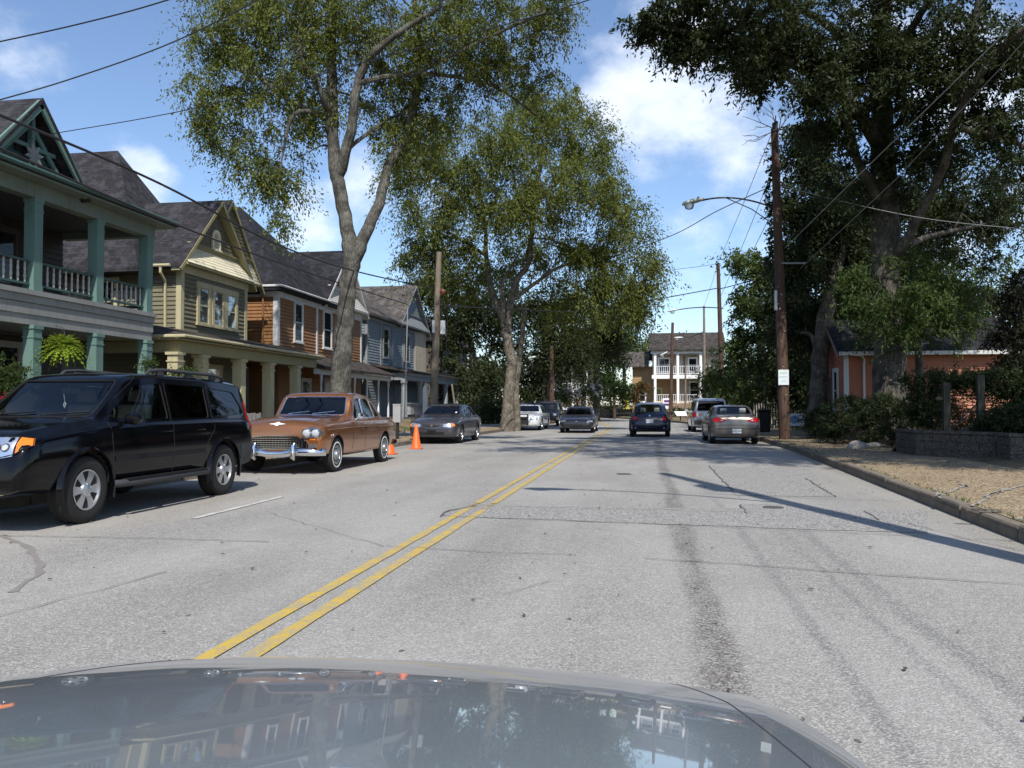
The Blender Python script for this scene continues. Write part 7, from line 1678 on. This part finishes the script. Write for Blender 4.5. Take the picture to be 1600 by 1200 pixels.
m = MB(); m.b3(-10.94, -10.91, 18.1, 22.3, .45, .53); m.b3(-10.94, -10.91, 18.1, 22.3, .92, 1.0); m.build('rail', pm, t)
m = MB(); m.b3(-.14, .14, -.11, .11, 0, .62); m.b3(-.15, .15, -.12, .12, .621, .66); o = bevel(m.build('utility_box', flat('box_grey', (.33, .33, .33))), .01); o.location = (-8.85, 28.7, .75); tag(o, 'small pale grey box on a dark post behind the orange cone', 'meter box')
m = MB(); m.b3(-.05, .05, -.05, .05, 0, .6); o = m.build('dark_post', MAT['black_metal']); o.location = (-8.85, 28.7, .14); tag(o, 'short dark post under the pale grey box', 'post')
# dark shrub and ironwork by the shaded porch
bush('garden_shrub', 'dark low shrub between the pale trunk and the shaded brown porch', [(-9.6, 41, .7, .9, 1.6, .6, 26), (-9.6, 38, .5, .6, 1.2, .4, 14)], MAT['leaf_shade'], .10, 160, .35, group='front garden shrubs')
t = thing('iron_fence', 'dark iron fence under the trees on the left', 'fence')
me = MB(); me.b3(-.012, .012, -.012, .012, 0, 1.25); me = me.mesh('iron_bar')
for i in range(60): o = link('iron_bar', me, MAT['black_metal'], t); o.location = (-10.6, 36.5+i*.25, .2)
m = MB()
for z in (.4, 1.3): m.b3(-10.62, -10.58, 36.4, 51.5, z, z+.03)
m.build('rail', MAT['black_metal'], t)
# ---- right side: low block walls, timber posts, rocks, roadside board, bin
def blockwall(label, P, z0, rows, bh, bl, th=.28):
    t = thing('low_block_wall', label, 'wall', (0, 0, 0), 0, 'low block walls'); mt = MAT.setdefault('dark_block', paving_mat('dark_block', (.05, .042, .035), (.13, .112, .095), (.2, .175, .15)))
    for a, b in zip(P[:-1], P[1:]):
        a, b = Vector((*a, 0)), Vector((*b, 0)); d = (b-a).normalized(); L = (b-a).length; nn = Vector((d.y, -d.x, 0))
        if nn.y > 0: nn = -nn
        fr = Fr((a.x, a.y, z0), d, nn); k = int(L/bl)+2
        for r in range(rows):
            for i in range(k):
                s = i*bl-(bl/2 if r % 2 else 0); e = min(L, s+bl-.014); s = max(0, s)
                if e-s < .05: continue
                m = MB(); j = random.uniform(-.008, .008); m.box(s, e, r*(bh+.012), r*(bh+.012)+bh, -th, j, fr); m.build('block', mt, t)
        m = MB(); m.box(.02, L-.02, 0, rows*(bh+.012)-.03, -th+.02, -.02, fr); m.build('block_core', mt, t)
        m = MB(); m.box(-.02, L+.02, rows*(bh+.012), rows*(bh+.012)+.06, -th-.03, .035, fr); m.build('coping', mt, t)
blockwall('longer low dark block wall at the back of the right pavement', [(6.25, 22.3), (6.3, 20.9), (7.55, 19.6)], .14, 3, .17, .42)
blockwall('short low block wall at the right edge of the picture', [(7.75, 19.3), (7.7, 18.5), (9.2, 17.6)], .14, 3, .17, .42)
m = MB(); m.poly([(6.4, 22.2, .62), (6.4, 20.9, .62), (7.6, 19.7, .62), (7.9, 19.2, .62), (11, 18.5, .62), (13, 24, .66), (9, 25, .66), (7, 24.5, .6)]); o = m.build('planting_bed', MAT['mulch']); o['kind'] = 'structure'
m = MB(); m.poly([(5.5, 31.8, .162), (7.3, 26.5, .17), (6.2, 22.4, .17), (6.9, 24, .5), (9.4, 26, .64), (9, 32.5, .64), (6.5, 33, .2)]); o = m.build('planting_bed', MAT['mulch']); o['kind'] = 'structure'
tm = wood_pole('mossy_post', (.05, .05, .038), (.09, .088, .07))
t = thing('timber_pergola', 'weathered timber posts with rails in the arched hedge', 'garden frame')
for px, py0, py1, nm in ((1480, 684, 598, 'post'), (1533, 645, 586, 'post')):
    a = pt(px, py0, Y=22.8); m = MB(); b = pt(px, py1, Y=22.8); m.b3(a.x-.08, a.x+.08, 22.75, 22.9, .5, b.z); m.build(nm, tm, t)
a, b = pt(1462, 622, Y=22.8), pt(1477, 621, Y=22.8); m = MB(); m.b3(a.x, b.x, 22.78, 22.86, a.z-.05, a.z+.03); m.build('cross_rail', tm, t)
def rock(label, px, py, w, h, mat):
    c = pt(px, py, Z=.15); bm = bmesh.new(); bmesh.ops.create_icosphere(bm, subdivisions=3, radius=1); rr = random.Random(px)
    from mathutils import noise
    for v in bm.verts:
        k = 1+.35*noise.noise(v.co*1.3+Vector((px, 0, 0)))+.08*noise.noise(v.co*5); v.co = Vector((v.co.x*w*k, v.co.y*w*.7*k, max(-.3, v.co.z)*h*k))
    me = bpy.data.meshes.new('rock'); bm.to_mesh(me); bm.free(); me.polygons.foreach_set('use_smooth', [True]*len(me.polygons)); o = link('rock', me, mat); o.location = (c.x, c.y, .2); tag(o, label, 'rock', 'rocks at the planting bed')
rm = paving_mat('quartz_rock', (.2, .18, .15), (.40, .37, .33), (.62, .59, .55))
rock('pale rounded rock lying nearest the kerb by the shrub', 1340, 701, .27, .17, rm); rock('larger pale rock leaning in the shrub edge', 1391, 694, .32, .34, rm); rock('small flat stone between the two pale rocks', 1366, 699, .22, .1, rm)
# ridged tyre-drag marks and a stick on the right pavement
for a, b in (((1465, 775), (1510, 758)), ((1520, 790), (1570, 762)), ((1540, 775), (1600, 757)), ((1462, 765), (1470, 778)), ((1500, 755), (1512, 760))):
    crack([a, b], .05, a[0], .02, 'scraped_mark', MAT['concrete'], .163)
m = MB(); m.bar(pt(1507, 796, Z=.175), pt(1563, 798, Z=.175), .05, .025); o = m.build('flat_stick', MAT['bark_dark']); tag(o, 'dark flat stick lying on the right pavement', 'stick')
t = thing('notice_board', 'low white board with a blue picture beyond the tall pole', 'board'); q = pt(1244, 655, Y=37)
m = MB(); m.b3(q.x-.38, q.x+.38, 36.97, 37, q.z-.28, q.z+.24); m.build('board', flat('board_white', (.66, .68, .68)), t)
m = MB(); m.slab([(q.x-.28, 36.965, q.z-.1), (q.x-.1, 36.965, q.z-.2), (q.x+.15, 36.965, q.z-.12), (q.x+.12, 36.965, q.z+.1), (q.x-.1, 36.965, q.z+.16), (q.x-.25, 36.965, q.z+.1)], (0, -.004, 0)); m.build('picture', flat('board_blue', (.16, .30, .42)), t)
t = thing('garden_fence', 'pale fence pickets seen left of the cottage behind the tall pole', 'fence')
for i in range(26):
    m = MB(); x = 6.6+i*.13-.9; m.b3(x, x+.05, 46, 46.03, .2, 1.5); m.build('picket', flat('fence_pale', (.30, .28, .24)) if i == 0 else t.children[0].data.materials[0], t)
m = MB(); m.b3(-.25, .25, -.25, .25, 0, .95); m.b3(-.28, .28, -.30, .28, .951, 1.03); o = bevel(m.build('wheelie_bin', MAT['black_plastic']), .03); o.location = (5.35, 39.5, .15); tag(o, 'dark rubbish bin right of the tan sedan', 'bin')
# interpretive panel at the far right kerb, yard sign, far wall
t = thing('interpretive_panel', 'slanted white information panel on a post near the far pole', 'sign'); q = pt(1063, 647, Y=70)
m = MB(); m.slab([(q.x-.5, 70.3, q.z+.22), (q.x+.45, 70.3, q.z+.22), (q.x+.55, 69.8, q.z-.12), (q.x-.3, 69.8, q.z-.12)], (0, .02, -.04)); m.build('panel', flat('panel_white', (.75, .75, .75)), t)
m = MB(); m.b3(q.x-.04, q.x+.06, 70.05, 70.15, .1, q.z); m.build('post', MAT['black_metal'], t)
t = thing('yard_sign', 'white yard sign with purple print in front of the far porch', 'sign'); q = pt(1042, 630, Y=84)
m = MB(); m.b3(q.x-.42, q.x+.42, 84, 84.03, q.z-.55, q.z+.5); m.build('sign_face', flat('yard_white', (.75, .75, .78)), t)
for z in (-.25, .1): 
    m = MB(); m.b3(q.x-.28, q.x+.28, 83.985, 83.999, q.z+z, q.z+z+.22); m.build('print_block', flat('purple_ink', (.12, .03, .14)), t)
m = MB(); m.b3(q.x-.3, q.x-.27, 84.0, 84.03, .5, q.z-.5); m.b3(q.x+.27, q.x+.3, 84, 84.03, .5, q.z-.5); m.build('stake', MAT['steel'], t)
m = MB(); q = pt(979, 628, Y=88); m.b3(q.x-.32, q.x+.32, 88, 88.1, q.z-.75, q.z+.75); o = m.build('yellow_panel', flat('yellow_paint', (.65, .55, .12))); tag(o, 'small yellow door seen between the far trees', 'door')
t = thing('stone_wall', 'dark stone retaining wall across the bend at the far end', 'wall'); rr = random.Random(8)
stm = flat('wall_stone', (.10, .09, .08), .9, .2, 0, .5, 2, False)
for i in range(13):
    for r in range(2):
        a = pt(868+i*10, 650, Y=97).x; m = MB(); m.b3(a, a+.74, 97+rr.uniform(-.04, .04), 97.4, .1+r*.5, .58+r*.5+rr.uniform(-.03, .0)); m.build('stone', stm, t)
bush('clipped_hedge', 'dark low hedge in front of the far tan porch house', [(3.5, 82, .8, 3.2, .6, .5, 40), (7.5, 80, .9, 1.8, .6, .6, 26)], MAT['leaf_mid'], .16, 120, .45, group='hedges at the far end')
bush('clipped_hedge', 'low hedge along the far stone wall', [(-8, 98.5, 1.1, 5.5, .6, .4, 60)], MAT['leaf_dark'], .2, 110, .5, group='hedges at the far end')
# street lamp pole just outside the right edge: its shadow falls over the road
PQ, PQT = Vector((3.86, 5.6, .14)), Vector((3.86, 5.6, 13.6)); pq = pole('tall pole at the near right kerb whose shadow crosses the road', PQ, PQT, .17, .13, MAT['pole_brown'])
m = MB(); m.lathe([(.05, -.55), (.24, -.5), (.25, .4), (.2, .5), (.03, .55)], 16, 'Z', (3.86, 5.22, 10.6)); m.build('transformer', MAT['steel'], pq, True)
lamp('street lamp on the near right pole above the viewer', (3.8, 5.6, 7.6), (2.6, 5.75, 9.0), (1.15, 5.8, 9.05), .035)
